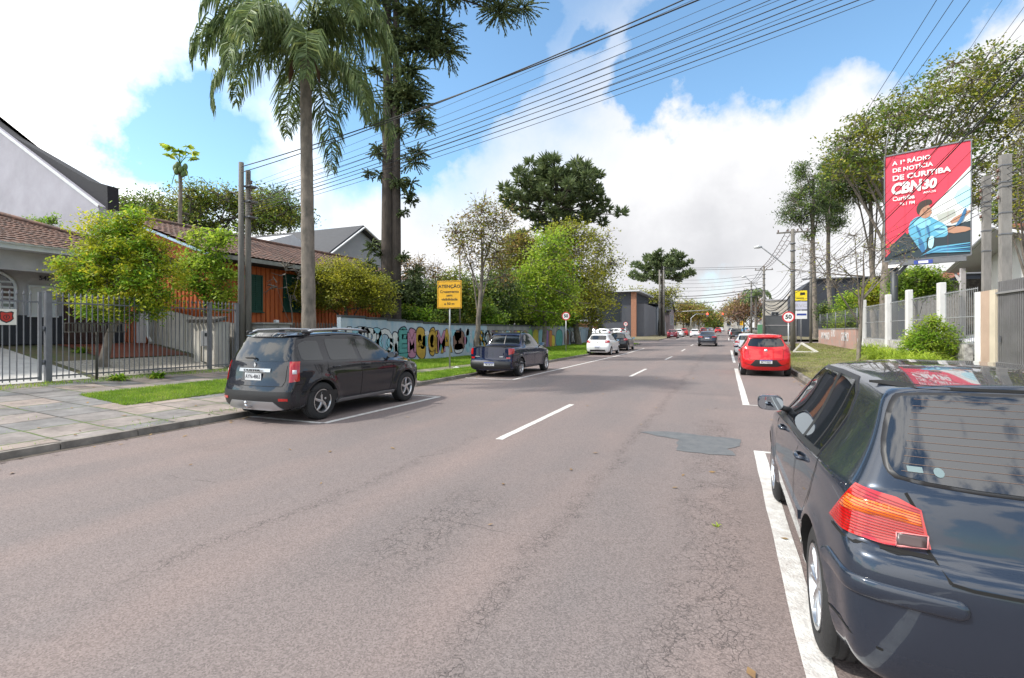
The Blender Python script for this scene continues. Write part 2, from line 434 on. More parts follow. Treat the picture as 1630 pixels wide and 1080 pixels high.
        cut = cb.build('c', GAP); md = ob.modifiers.new('b', 'BOOLEAN'); md.operation = 'DIFFERENCE'; md.object = cut; md.solver = 'EXACT'
        dg = bpy.context.evaluated_depsgraph_get(); me = bpy.data.meshes.new_from_object(ob.evaluated_get(dg))
        bpy.data.objects.remove(ob); bpy.data.objects.remove(cut)
        me.materials.clear()
        mi = np.zeros(len(me.polygons), np.int32); sm = np.ones(len(me.polygons), bool)
        for p in me.polygons:
            c = p.center
            if P.get('bed'):
                x0, y0, y1, zf = P['bed']
                if abs(c.x) <= x0+.002 and y0-.002 <= c.y <= y1+.002 and c.z > zf-.002 and c.z < 1.25 and (abs(abs(c.x)-x0) < .003 or abs(c.y-y0) < .003 or abs(c.y-y1) < .003 or abs(c.z-zf) < .003): mi[p.index] = 1; sm[p.index] = False
            for yw in P['wheels']:
                if math.hypot(c.y-yw, c.z-P['r']) < Ra*1.001 and abs(c.x) < W+.1 and (abs(c.x) > W-.262): mi[p.index] = 1; sm[p.index] = False
            if c.z < zb+.03 and abs(p.normal.z) > .9: mi[p.index] = 1
            zl = P.get('clad')
            if zl and c.z < zl: mi[p.index] = 2
        me.polygons.foreach_set('material_index', mi); me.polygons.foreach_set('use_smooth', sm)
        s.body = me
    def part(s, name, outline, view, m, off=.004, both=False, parent=None, rnd=0, step=.05, extra=None, label=None, rim=True, merge=False):
        outs = []
        V, Fs = decal(s.bvh, outline, view, off, step, rim, rnd)
        for sgn in ((1, -1) if both else (1,)):
            V2 = [(v[0]*sgn, v[1], v[2]) for v in V]; F2 = Fs if sgn == 1 else [f[::-1] for f in Fs]
            if merge and outs:
                mb.add(V2, F2, 0, True); continue
            mb = MB().add(V2, F2, 0, True); outs.append(mb)
        obs = []
        for mb in outs:
            me = mb.mesh(name); o = link(name, me, m, parent or s.root)
            if label: o['label'] = label
            obs.append(o)
        s.smooth(obs)
        return obs
    def smooth(s, obs):
        for o in obs:
            try: o.data.set_sharp_from_angle(angle=R(40))
            except Exception: pass
    def start(s, name, label, cat, mpaint, clad=None, group=None):
        s.root = empty(name, label, cat, group=group)
        me = s.body; o = link('body', me, [mpaint, LINER, clad or TRIM], s.root)
        o.material_slots[0].link = 'OBJECT'; o.material_slots[0].material = mpaint
        try: me.set_sharp_from_angle(angle=R(35))
        except Exception: pass
        s.b = o; s.paint = mpaint
        return o
    def wheels(s, spokes=5, style='straight', width=.2, rimr=.2):
        P = s.P; r = P['r']; W = P['W']
        ty = MB(); hw = width/2
        prof = [(rimr, -hw*.8), (rimr+.02, -hw), (r*.86, -hw*1.04), (r-.015, -hw*.92), (r, -hw*.72)]
        for k in (-.45, 0., .45): prof += [(r, hw*(k-.08)), (r-.008, hw*(k-.06)), (r-.008, hw*(k+.06)), (r, hw*(k+.08))]
        prof += [(r, hw*.72), (r-.015, hw*.92), (r*.86, hw*1.04), (rimr+.02, hw), (rimr, hw*.8)]
        ty.lathe(prof, (0,0,0), 'X', 48, 0, True, True); tme = ty.mesh('tyre')
        rm = MB(); fx = -hw
        rm.lathe([(rimr+.004, fx*.92), (rimr+.004, fx*1.03), (rimr-.012, fx*1.03), (rimr-.022, fx*.86), (rimr-.03, fx*.3), (rimr-.03, hw*.7), (rimr+.004, hw*.7)], (0,0,0), 'X', 40, 0, True, True)
        rm.lathe([(0, fx*.9), (.035, fx*.9), (.055, fx*.82), (.06, fx*.4)], (0,0,0), 'X', 20)
        rm.lathe([(0, fx*.1), (rimr-.02, fx*.1)], (0,0,0), 'X', 30, 1, False)
        rm.lathe([(.035, fx*.3), (.13, fx*.3), (.13, fx*.15)], (0,0,0), 'X', 24, 2)
        for k in range(spokes):
            a0 = 2*math.pi*k/spokes
            for da in ((-.13, .13) if style == 'double' else (0,)):
                tw = .35 if style == 'twist' else 0
                rr = [.03, .09, .15, rimr-.015]; w0 = (.022 if style == 'double' else .05); V = []
                for i, q in enumerate(rr):
                    a = a0+da*(q/.2)+tw*(q/.2); wd = (w0*1.1-.25*w0*i/3)*.5 if style != 'wide' else .028+.01*i
                    x = fx*(.84+.06*math.sin(i*1.0)) if i < 3 else fx*.9
                    for (dw, dx) in ((-1, 0), (-.7, -.006), (.7, -.006), (1, 0), (1, .03), (-1, .03)):
                        V.append((x+dx, q*math.cos(a)-dw*wd*math.sin(a), q*math.sin(a)+dw*wd*math.cos(a)))
                Fs = [(i*6+j, i*6+(j+1) % 6, (i+1)*6+(j+1) % 6, (i+1)*6+j) for i in range(3) for j in range(6)]
                rm.add(V, Fs, 0, True)
        rme = rm.mesh('rim')
        DISC = mat('brake_disc', (.25,.24,.23), .4, .8)
        for i, yw in enumerate(P['wheels']):
            for sx in (-1, 1):
                e = empty('wheel', parent=s.root, loc=(sx*(W-hw-P.get('inset', .03)), yw, r))
                if sx > 0: e.rotation_euler = (0, 0, math.pi)
                t = link('tyre', tme, [] if tme.materials else RUBBER, e); k = link('rim', rme, [] if rme.materials else [ALLOY, LINER, DISC], e)
                if i == 0 and sx < 0: s.smooth([t, k])
    def mirrors(s, y, z, col=None, w=.2):
        for sx in (-1, 1):
            hit = s.bvh.ray_cast(Vector((sx*3, y, z-.06)), Vector((-sx, 0, 0)))[0]; x0 = hit.x*sx if hit else s.P['W']
            m = MB(); bm = bmesh.new(); bmesh.ops.create_uvsphere(bm, u_segments=20, v_segments=12, radius=1)
            V = []
            for v in bm.verts:
                p = v.co; p = Vector([math.copysign(abs(c)**.6, c) for c in p])
                V.append((sx*(x0+.05+w/2+p.x*w/2), y+p.y*.055+abs(p.x)*.02+(.012 if p.y > 0 else 0), z+p.z*.065))
            bm.verts.index_update(); m.add(V, [[v.index for v in f.verts] for f in bm.faces], 0, True); bm.free()
            m.tube([(sx*(x0-.02), y+.02, z-.07), (sx*(x0+.09), y+.01, z-.03)], [.028, .022], 8, 1)
            o = m.build('mirror', [col or TRIM, TRIM], s.root)
            o.material_slots[0].link = 'OBJECT'; o.material_slots[0].material = col or TRIM
            g = MB(); pts = chaikin([(-w*.47,-.058),(w*.47,-.058),(w*.47,.058),(-w*.47,.058)], 2)
            g.prism([(sx*(x0+.05+w/2)+p[0], z+p[1]) for p in pts], y-.062, y-.052, 'Y')
            gl = g.build('mirror_glass', mat('mirror_glass', (.45,.5,.55), .02, 1), o)
    def handles(s, ys, z, mh=None):
        for y in ys:
            for sx in (-1, 1):
                hit = s.bvh.ray_cast(Vector((sx*3, y, z)), Vector((-sx, 0, 0)))[0]
                if not hit: continue
                m = MB().tube([(hit.x-sx*.005, y-.085, z), (hit.x+sx*.028, y-.07, z+.002), (hit.x+sx*.034, y, z+.004), (hit.x+sx*.028, y+.07, z+.002), (hit.x-sx*.005, y+.085, z)], [.012, .014, .015, .014, .012], 8)
                o = m.build('door_handle', mh or s.paint, s.root)
                if not mh: o.material_slots[0].link = 'OBJECT'; o.material_slots[0].material = s.paint
    def lines(s, pls, view='L', w=.007, off=.0015):
        mb = MB()
        for pl in pls:
            pl = resample(pl, .06, False); V, Fs = decal(s.bvh, strip(pl, w), view, off, .06, False)
            mb.add(V, Fs, 0, True)
            if view == 'L' or not isinstance(view, str): mb.add([(-v[0], v[1], v[2]) for v in V], [f[::-1] for f in Fs], 0, True)
        return link('panel_seam', mb.mesh('panel_seam'), GAP, s.root)
    def plate(s, z, txt, blue=True, front=False, w=.4, h=.13, tilt=0):
        hit = s.bvh.ray_cast(Vector((0, -3, z)), Vector((0, 1, 0)))[0]; y = hit.y-.012
        o = MB().box((0, y, z), (w, .012, h), 0, bev=.004).build('number_plate', PLATEW, s.root)
        if blue: MB().box((0, y-.0072, z+h*.38), (w*.985, .003, h*.22)).build('plate_band', PLATEB, o)
        if txt: t = text(txt, h*.78, o, (0, y-.0075, z-(h*.1 if blue else .0)), (R(90), 0, 0), INK, .0018, sx=.82, ext=.001)
    def finish(s): return register(s.root)
def lampgrid(s, pts3, d):             # 3-D points near the corner -> 2-D outline seen along d
    d = Vector(d).normalized(); hx = Vector((d.y, -d.x, 0))
    return [(hx.dot(Vector(p)), p[2]) for p in pts3]

def t2(a, b, k): return (a[0]+(b[0]-a[0])*k, a[1]+(b[1]-a[1])*k)
def sublens(c, lp, sg, nm, ol, mm, of, d, step=.03):
    V, Fs = decal(c.bvh, resample(ol, step), d, of, step, True)
    return link(nm, MB().add([(v[0]*sg, v[1], v[2]) for v in V], Fs, 0, True).mesh(), mm, lp)
def make_golf():
    L = 4.15; W = .868
    P = dict(L=L, W=W, zb=.20, r=.315, wheels=(.73, 3.24), arch=.355, flare=.020, flarew=.045, sub=2, inset=.02, tl=[0,.07,.2,.36,.5,.62,.685,.712,.74,.80,.9,1],
        stations=[0, .12, .32, .6, .85, 1.1, 1.4, 1.7, 2.0, 2.2, 2.42, 2.62, 2.82, 3.02, 3.2, 3.42, 3.65, 3.85, 4.02, 4.15], blend=(1.1, 3.4),
        rear=[(.2,.09),(.28,.04),(.38,.012),(.52,0),(.66,.003),(.725,.008),(.752,.05),(.775,.095),(.86,.108),(.97,.135),(1.02,.17),(1.08,.22),(1.2,.32),(1.33,.43),(1.385,.46),(1.45,.5)],
        front=[(.2,.05),(.3,0),(.5,0),(.6,.05),(.72,.14),(.85,.3)],
        top=[(0,1.39),(.5,1.41),(1.0,1.428),(1.6,1.437),(2.0,1.43),(2.25,1.40),(2.5,1.30),(2.85,1.12),(3.1,.995),(3.2,.965),(3.6,.91),(3.9,.84),(4.15,.72)],
        belt=[(0,.985),(.5,.965),(1.5,.92),(3,.885),(4.15,.74)],
        plan=[(0,.93),(.2,.965),(.6,.99),(1.2,1),(2.9,1),(3.4,.985),(3.8,.94),(4.15,.86)],
        side=[(.2,.93),(.26,.965),(.4,.985),(.55,1),(.7,.995),(.85,.98),(.95,.95),(1.0,.93)],
        roofw=[(0,.70),(.5,.70),(1.0,.70),(1.8,.695),(2.3,.69),(2.8,.78),(3.2,.85),(4.15,.8)], crown=.03, rbow=.13)
    c = Car(P); col = paint('navy_paint', (.022,.03,.047), .3, .25)
    c.start('parked_hatchback', 'dark blue-grey five-door hatchback parked closest, its wheels on the white bay line', 'car', col)
    c.part('window', [(.95,.985),(1.44,.962),(1.44,1.372),(1.06,1.366),(.93,1.30),(.90,1.20)], 'L', GLASS, both=True, step=.04)
    c.part('window', [(1.52,.958),(2.66,.935),(2.62,1.02),(2.32,1.27),(2.06,1.368),(1.52,1.374)], 'L', GLASS, both=True, step=.04)
    c.part('window_trim', strip([(.93,.965),(.88,1.20),(.92,1.32),(1.05,1.384),(1.47,1.392),(2.08,1.386),(2.36,1.285),(2.70,1.02),(2.74,.94)], .022), 'L', TRIM, both=True, off=.005, step=.025)
    c.part('window_trim', strip([(.90,.968),(1.47,.946),(2.78,.918)], .026), 'L', TRIM, both=True, off=.007, step=.03)
    c.part('pillar_trim', strip([(1.48,.96),(1.48,1.38)], .07), 'L', TRIM, both=True, off=.005, step=.03)
    c.part('window_trim', strip([(1.10,.975),(1.04,1.37)], .022), 'L', TRIM, both=True, off=.007, step=.03)
    gl = [(-.58,1.02),(.58,1.02),(.655,1.08),(.575,1.32),(.52,1.368),(-.52,1.368),(-.575,1.32),(-.655,1.08)]
    V, Fs = decal(c.bvh, chaikin([(x*1.03, (z-1.19)*1.07+1.19) for x, z in gl], 2), 'Rr', .003, .035, True)
    link('window_seal', MB().add(V, Fs, 0, True).mesh(), TRIM, c.root)
    g = c.part('rear_window', gl, 'Rr', mat('rear_glass', (.006,.009,.016), .02, coat=.3, spec=.8), off=.007, rnd=2, step=.035)[0]
    hw = MB()
    for k in range(11):
        z = 1.06+k*.028; x = .60-.11*(k/11)
        V, Fs = decal(c.bvh, strip(resample([(-x, z), (x, z)], .03, False), .0015), 'Rr', .0085, .03, False); hw.add(V, Fs)
    link('heating_wire', hw.mesh(), mat('heater_wire', (.12,.075,.055), .5), g)
    c.part('sticker', [(-.58,1.06),(-.53,1.06),(-.53,1.08),(-.58,1.08)], 'Rr', mat('sticker', (.12,.17,.18), .5), off=.0095, parent=g, rim=False)
    ring = [(-.48+.017*math.cos(a), 1.068+.017*math.sin(a)) for a in np.linspace(0, 2*math.pi, 14)]
    V, Fs = decal(c.bvh, ring, 'Rr', .0095, .02, False); link('sticker', MB().add(V, Fs).mesh(), MATS['sticker'], g)
    d = (.55,1,0); hxv = Vector((1,-.55,0)).normalized()
    HL = lambda x, y, z: (hxv.x*x+hxv.y*y, z)
    full = [HL(-.852,.37,.80),HL(-.80,.20,.985),HL(-.66,.155,.965),HL(-.585,.13,.93),HL(-.555,.11,.79),HL(-.70,.13,.775)]
    lamps = c.part('tail_lamp', chaikin(full, 0), d, REDL, off=.014, both=True, step=.025)
    amber = [t2(full[0], full[1], .42), t2(full[0], full[1], .74), t2(full[3], full[4], .12), t2(full[3], full[4], .45)]
    for i, (lp) in enumerate(lamps):
        sg = (1, -1)[i]
        sublens(c, lp, sg, 'indicator_lens', [t2(amber[0],amber[3],.03), t2(amber[1],amber[2],.03), t2(t2(amber[1],amber[2],.5),(0,1.3),.02), t2(amber[1],amber[2],.97), t2(amber[0],amber[3],.97), t2(t2(amber[0],amber[3],.5),(0,1.3),.02)], ORANGEL, .0165, d, .025)
        a_, b_ = t2(full[4], full[5], .08), t2(full[4], full[5], .75); rv = [a_, b_, (b_[0]-.004, b_[1]+.055), (a_[0], a_[1]+.05)]
        sublens(c, lp, sg, 'reversing_lens', rv, GREYL, .0185, d)
        for q in range(4): sublens(c, lp, sg, 'lens_rim', strip([rv[q], rv[(q+1)%4]], .004), mat('pink_rim', (.6,.22,.22), .3), .020, d, .02)
        ln = MB()
        for k in range(15):
            f = (k+.5)/15; a_, b_ = t2(full[1], full[0], f), t2(full[3], full[4], min(1, f*1.03)); a_ = t2(a_, b_, .03); b_ = t2(a_, b_, .97)
            V, Fs = decal(c.bvh, strip(resample([a_, b_], .025, False), .003), d, .0182, .025, False)
            ln.add([(v[0]*sg, v[1], v[2]) for v in V], Fs)
        link('lens_ribs', ln.mesh(), mat('lens_rib', (.20,.004,.003), .25), lp)
    G = [(-.50,.70),(-.545,.78),(-.575,.93),(-.60,.985)]
    c.lines([G, [(-x, z) for x, z in G], [(-.50,.70),(-.44,.692),(.44,.692),(.50,.70)], [(-.70,.768),(-.54,.765)], [(.70,.768),(.54,.765)]], 'Rr', .012, .003)
    c.lines([[(-.60,1.392),(.60,1.392)]], 'Rr', .012, .003)
    for sg in (-1, 1):
        V, n_ = [], 60; rows_ = [(-1,.0),(-.95,.008),(-.7,.013),(0,.015),(.7,.013),(.95,.008),(1,.0)]
        for i in range(n_+1):
            f = i/n_; th = R(-2)+f*R(88); hh = .037*min(1, math.sqrt(max(0, 1-max(0, (f-.93)/.07)**2))+.02)*min(1, .3+f*8)
            for (k, of) in rows_:
                d_ = Vector((math.cos(th), math.sin(th), 0)); z_ = .612+k*hh; o_ = Vector((-.42, .46, z_))-d_*3
                hit, nn, *_ = c.bvh.ray_cast(o_, d_)
                if nn.dot(d_) > 0: nn = -nn
                p_ = hit+nn*(of if 0 < i < n_ else 0.); V.append((p_.x*(-sg), p_.y, p_.z))
        m7 = len(rows_); MB().add(V, [(i*m7+j, i*m7+j+1, (i+1)*m7+j+1, (i+1)*m7+j) for i in range(n_) for j in range(m7-1)], 0, True).build('bumper_strip', c.paint, c.root)
    c.part('plate_recess', chaikin([(-.29,.38),(.29,.38),(.29,.55),(-.29,.55)], 1), 'Rr', TRIM, off=.003)
    c.plate(.465, '')
    c.lines([[(.03,.36),(.2,.39),(.38,.40)], [(.13,.76),(.40,.77)], [(1.48,.94),(1.50,.6),(1.46,.30),(1.40,.26),(1.16,.26),(1.11,.45),(1.0,.62),(.88,.78),(.84,.90),(.88,.97)], [(2.72,.91),(2.78,.7),(2.74,.3),(2.66,.25),(1.50,.25)]], 'L', .011, .003)
    c.part('side_strip', [(1.20,.50),(2.68,.50),(2.68,.555),(1.20,.555)], 'L', c.paint, off=.012, both=True, label='protective door moulding')
    hb = c.bvh.ray_cast(Vector((0,-3,.89)), Vector((0,1,0)))[0]
    MB().lathe([(0,-.008),(.03,-.008),(.045,-.004),(.045,.01)], (0, hb.y, .89), 'Y', 24).build('badge', CHROME, c.root)
    MB().tube([(0,.17,1.03),(.02,.24,1.07),(.25,.22,1.04),(.42,.20,1.03)], [.012,.008,.007,.005], 6).build('rear_wiper', TRIM, c.root)
    MB().tube([(0,.75,1.44),(0,.62,1.62)], [.008,.003], 6).build('aerial', TRIM, c.root)
    c.part('windscreen', [(-.58,2.36),(.58,2.36),(.70,3.0),(-.70,3.0)], 'T', GLASS, rnd=1)
    c.part('headlamp', [(-.80,.60),(-.45,.58),(-.45,.70),(-.78,.74)], 'F', CLEARL, both=True, off=.01, rnd=1)
    c.part('grille', [(-.40,.60),(.40,.60),(.40,.69),(-.40,.69)], 'F', TRIM, off=.006)
    c.mirrors(2.56, 1.03, c.paint, .2); c.handles((1.28, 2.30), .87)
    c.wheels(7, 'double', .2, .205)
    return c.finish()

def common(c, S):
    """windows, lamps, joints and fittings of an ordinary car from outlines"""
    SG = mat('side_glass', (.03,.034,.038), .02, spec=.8)
    for ol in S['win']: c.part('window', rc(ol, .05), 'L', SG, both=True, step=.06, rnd=0)
    for ol, w in S.get('wtrim', []): c.part('window_trim', strip(ol, w), 'L', S.get('trimm', TRIM), both=True, off=.006, step=.05)
    c.part('rear_window', rc(S['rw'], .07), 'Rr', GLASS, off=.006, step=.05)
    for d, ol, inner in S['lamps']:
        lp = c.part('tail_lamp', ol, d, REDL, off=.012, both=True, step=.04, rnd=S.get('lrnd', 0))
        for i, o in enumerate(lp):
            for nm, o2, mm in inner: sublens(c, o, (1,-1)[i], nm, o2, mm, .016, d)
    c.lines(S['gr'], 'Rr', .009, .003); c.lines(S['gs'], 'L', .008, .003)
    c.part('windscreen', S['ws'], 'T', GLASS, rnd=1, step=.08)
    c.part('headlamp', S['hl'], 'F', CLEARL, both=True, off=.008)
    c.part('grille', S['gri'], 'F', TRIM, off=.006)
    if 'plate' in S: c.plate(*S['plate'])
    c.mirrors(*S['mir']); c.handles(*S['han'])
    for nm, ol, v, mm, of, both in S.get('extra', []): c.part(nm, ol, v, mm, off=of, both=both, step=.05)
def make_suv():
    W = .905
    P = dict(L=4.32, W=W, zb=.24, r=.348, wheels=(.825, 3.498), arch=.40, flare=.035, flarew=.09, sub=2, inset=.005, clad=.0,
        stations=[0,.12,.32,.6,.9,1.2,1.5,1.8,2.1,2.3,2.55,2.8,3.0,3.2,3.45,3.7,3.95,4.15,4.32], blend=(1.0, 3.5),
        rear=[(.2,.12),(.3,.05),(.4,.01),(.6,0),(.66,.03),(.7,.07),(.9,.09),(1.05,.12),(1.15,.16),(1.3,.24),(1.45,.33),(1.54,.36),(1.62,.36)],
        front=[(.2,.06),(.35,0),(.7,0),(.85,.05),(1.0,.2)],
        top=[(0,1.545),(.3,1.575),(.8,1.61),(1.5,1.635),(2.0,1.63),(2.35,1.58),(2.7,1.40),(3.0,1.22),(3.15,1.13),(3.3,1.10),(3.8,1.05),(4.1,.98),(4.32,.85)],
        belt=[(0,1.09),(1,1.06),(3,.99),(4.32,.88)], plan=[(0,.91),(.15,.955),(.5,.99),(1.2,.985),(3,.985),(3.5,1),(4,.95),(4.32,.87)],
        side=[(.24,.95),(.32,.985),(.5,.985),(.62,.985),(.75,1),(.88,1),(1.0,.975),(1.1,.95)],
        roofw=[(0,.70),(.5,.70),(1.0,.70),(2.1,.70),(2.8,.77),(3.2,.82),(4.32,.8)], crown=.03, rbow=.12)
    c = Car(P); col = paint('ink_blue_paint', (.011,.012,.018), .1, .25); c.start('parked_suv', 'dark navy compact SUV with roof rails and silver rear skid plate', 'car', col)
    SILV = mat('satin_silver', (.5,.51,.53), .35, .8)
    common(c, dict(win=[[(.42,1.12),(.92,1.10),(.92,1.46),(.62,1.47),(.44,1.40)],[(1.10,1.09),(1.88,1.07),(1.82,1.48),(1.10,1.50)],[(1.99,1.06),(2.98,1.03),(2.93,1.10),(2.52,1.36),(2.30,1.46),(1.96,1.48)]],
        wrnd=1, rw=[(-.70,1.10),(.70,1.10),(.66,1.49),(.5,1.51),(-.5,1.51),(-.66,1.49)],
        lamps=[((.75,1,0),[(.8*-.80-.6*.12+.0,.74),(-.8*.80-.6*.12,1.10),(-.8*.905-.6*.24,1.10),(-.8*.91-.6*.24,.76)],
            [('reversing_lens',[(-.765,.885),(-.765,.955),(-.825,.955),(-.825,.885)],CLEARL)])],
        gr=[[(-.66,.67),(-.70,.76),(-.70,1.02),(-.76,1.10)],[(.66,.67),(.70,.76),(.70,1.02),(.76,1.10)],[(-.66,.67),(.66,.67)]],
        gs=[[(1.0,1.08),(.99,.9),(1.12,.6),(1.22,.33),(1.9,.31),(1.95,.6),(1.94,1.06)],[(1.95,.32),(2.85,.32),(2.98,.55),(3.02,1.0)],[(.12,.70),(.42,.70)]],
        ws=[(-.60,2.42),(.60,2.42),(.72,3.08),(-.72,3.08)], hl=[(-.84,.78),(-.50,.74),(-.48,.88),(-.80,.93)], gri=[(-.44,.68),(.44,.68),(.44,.84),(-.44,.84)],
        plate=(.83,'AYN-4863',False,False,.40,.13), mir=(2.88,1.12,c.paint,.2), han=((1.22,2.12),.965),
        extra=[('chrome_bar',[(-.38,.915),(.38,.915),(.38,.975),(-.38,.975)],'Rr',SILV,.018,False),
            ('skid_plate',[(-.66,.27),(-.42,.24),(.42,.24),(.66,.27),(.55,.36),(.50,.40),(-.50,.40),(-.55,.36)],'Rr',SILV,.016,False),
            ('bumper_cover',[(-.92,.30),(.92,.30),(.92,.58),(-.92,.58)],'Rr',TRIM,.006,False),
            ('fog_lamp',[(-.78,.42),(-.62,.42),(-.62,.465),(-.78,.465)],'Rr',REDL,.014,True),
            ('side_sill',[(1.24,.27),(3.07,.27),(3.03,.33),(1.26,.33)],'L',SILV,.02,True),
            ('front_bumper_guard',[(-.5,.28),(.5,.28),(.45,.42),(-.45,.42)],'F',SILV,.015,False)]))
    text('DUSTER', .05, c.root, (0, .045, .945), (R(90),0,0), TRIM, .002, sx=2.2)
    badge = [(0,-.045),(.022,0),(0,.045),(-.022,0)]
    hb = c.bvh.ray_cast(Vector((0,-3,1.03)), Vector((0,1,0)))[0]
    MB().prism([(p[0]*1.3, 1.035+p[1]*1.1) for p in badge], hb.y-.014, hb.y, 'Y').build('badge', CHROME, c.root)
    for sx in (-1, 1):
        m = MB(); m.tube([(sx*.69,.55,1.60),(sx*.70,.75,1.665),(sx*.70,1.5,1.69),(sx*.695,2.1,1.675),(sx*.69,2.32,1.62)], [.02,.024,.024,.024,.02], 8)
        m.box((sx*.70,.62,1.625),(.05,.22,.06),1,bev=.02); m.box((sx*.70,2.2,1.64),(.05,.22,.06),1,bev=.02); m.box((sx*.70,1.35,1.65),(.04,.14,.05),1,bev=.015)
        m.build('roof_rail', [SILV, TRIM], c.root)
    MB().tube([(0,.12,1.14),(-.02,.14,1.17),(-.30,.16,1.16)],[.02,.012,.008],6).build('rear_wiper', TRIM, c.root)
    m = MB(); m.tube([(0,.10,.30),(0,-.06,.30),(0,-.08,.36)],[.022,.022,.02],8); bm = bmesh.new(); bmesh.ops.create_uvsphere(bm, u_segments=12, v_segments=8, radius=.03)
    bm.verts.index_update(); m.add([(v.co.x, v.co.y-.08, v.co.z+.385) for v in bm.verts], [[v.index for v in f.verts] for f in bm.faces], 0, True); bm.free(); m.build('tow_ball', CHROME, c.root)
    c.part('roof_spoiler', [(-.62,1.535),(.62,1.535),(.60,1.575),(-.60,1.575)], 'Rr', c.paint, off=.05)
    c.wheels(5, 'twist', .215, .215); return c.finish()
def make_pickup():
    W = .87
    P = dict(L=4.5, W=W, zb=.24, r=.335, wheels=(.93, 3.72), arch=.385, flare=.022, flarew=.07, sub=2, inset=.01,
        stations=[0,.1,.25,.5,.8,1.1,1.28,1.36,1.52,1.75,2.1,2.45,2.65,2.9,3.15,3.35,3.6,3.85,4.1,4.3,4.5], blend=(.7, 3.7),
        rear=[(.2,.12),(.32,.05),(.4,.0),(.56,0),(.6,.05),(.62,.08),(1.05,.10),(1.2,.12)], front=[(.2,.06),(.35,0),(.75,0),(.9,.06),(1.0,.2)],
        top=[(0,1.07),(1.28,1.08),(1.34,1.12),(1.52,1.50),(1.75,1.57),(2.1,1.595),(2.45,1.57),(2.7,1.47),(3.1,1.22),(3.3,1.11),(3.7,1.07),(4.2,.98),(4.5,.84)],
        belt=[(0,1.0),(1.3,1.02),(3,.99),(4.5,.85)], plan=[(0,.93),(.12,.965),(.5,1),(3.6,1),(4.1,.96),(4.5,.86)],
        side=[(.24,.94),(.34,.98),(.6,.985),(.78,1),(.9,.985),(1.05,.955)],
        roofw=[(0,.90),(1.3,.90),(1.36,.84),(1.52,.70),(2.45,.70),(3.1,.78),(3.4,.84),(4.5,.8)], crown=.012, rbow=.07, bed=(.66,.16,1.26,.62))
    c = Car(P); col = paint('deep_blue_paint', (.004,.010,.040), .2, .25); c.start('parked_pickup', 'deep blue double cab pickup parked on the left in front of the small hatchbacks', 'pickup truck', col)
    SILV = MATS['satin_silver']
    common(c, dict(win=[[(1.58,1.07),(2.30,1.05),(2.30,1.47),(1.80,1.48),(1.70,1.42)],[(2.40,1.05),(3.20,1.03),(3.14,1.09),(2.80,1.31),(2.58,1.43),(2.40,1.46)]],
        rw=[(-.62,1.14),(.62,1.14),(.58,1.47),(-.58,1.47)], lamps=[((.6,1,0),[(-.857*.72-.514*.10,.80),(-.857*.72-.514*.10,1.03),(-.857*.87-.514*.30,1.01),(-.857*.87-.514*.26,.86)],[])],
        gr=[[(-.70,.60),(-.71,1.06)],[(.70,.60),(.71,1.06)],[(-.70,.62),(.70,.62)]], gs=[[(1.42,1.1),(1.42,.36),(2.34,.34),(2.36,1.04)],[(2.37,.34),(3.1,.34),(3.22,.6),(3.24,1.02)],[(1.30,1.05),(1.30,.5)]],
        ws=[(-.58,2.55),(.58,2.55),(.70,3.22),(-.70,3.22)], hl=[(-.84,.78),(-.48,.74),(-.48,.88),(-.80,.94)], gri=[(-.44,.64),(.44,.64),(.44,.84),(-.44,.84)],
        plate=(.47,'TBC8D57'), mir=(3.1,1.12,c.paint,.2), han=((1.62,2.52),.96),
        extra=[('bumper_cover',[(-.9,.30),(.9,.30),(.9,.57),(-.9,.57)],'Rr',TRIM,.012,False),('reflector',[(-.76,.66),(-.62,.66),(-.62,.72),(-.76,.72)],'Rr',REDL,.012,True),
            ('emblem',[(-.6,.72),(-.42,.72),(-.42,.745),(-.6,.745)],'Rr',SILV,.01,False),('emblem',[(.36,.72),(.5,.72),(.5,.745),(.36,.745)],'Rr',SILV,.01,False),
            ('window_post',strip([(0,1.14),(0,1.47)],.03),'Rr',TRIM,.011,False)]))
    m = MB()
    for sx in (-1, 1): m.tube([(sx*.60,1.36,1.08),(sx*.60,1.50,1.56)],.022,8); m.tube([(sx*.62,1.6,1.60),(sx*.60,2.5,1.61)],.02,8)
    m.tube([(-.60,1.50,1.56),(.60,1.50,1.56)],.022,8); m.build('roof_rack', TRIM, c.root)
    MB().tube([(-.62,.12,1.085),(0,.09,1.095),(.62,.12,1.085)],.02,8).build('tailgate_cap', TRIM, c.root)
    c.wheels(6, 'double', .215, .21); return c.finish()
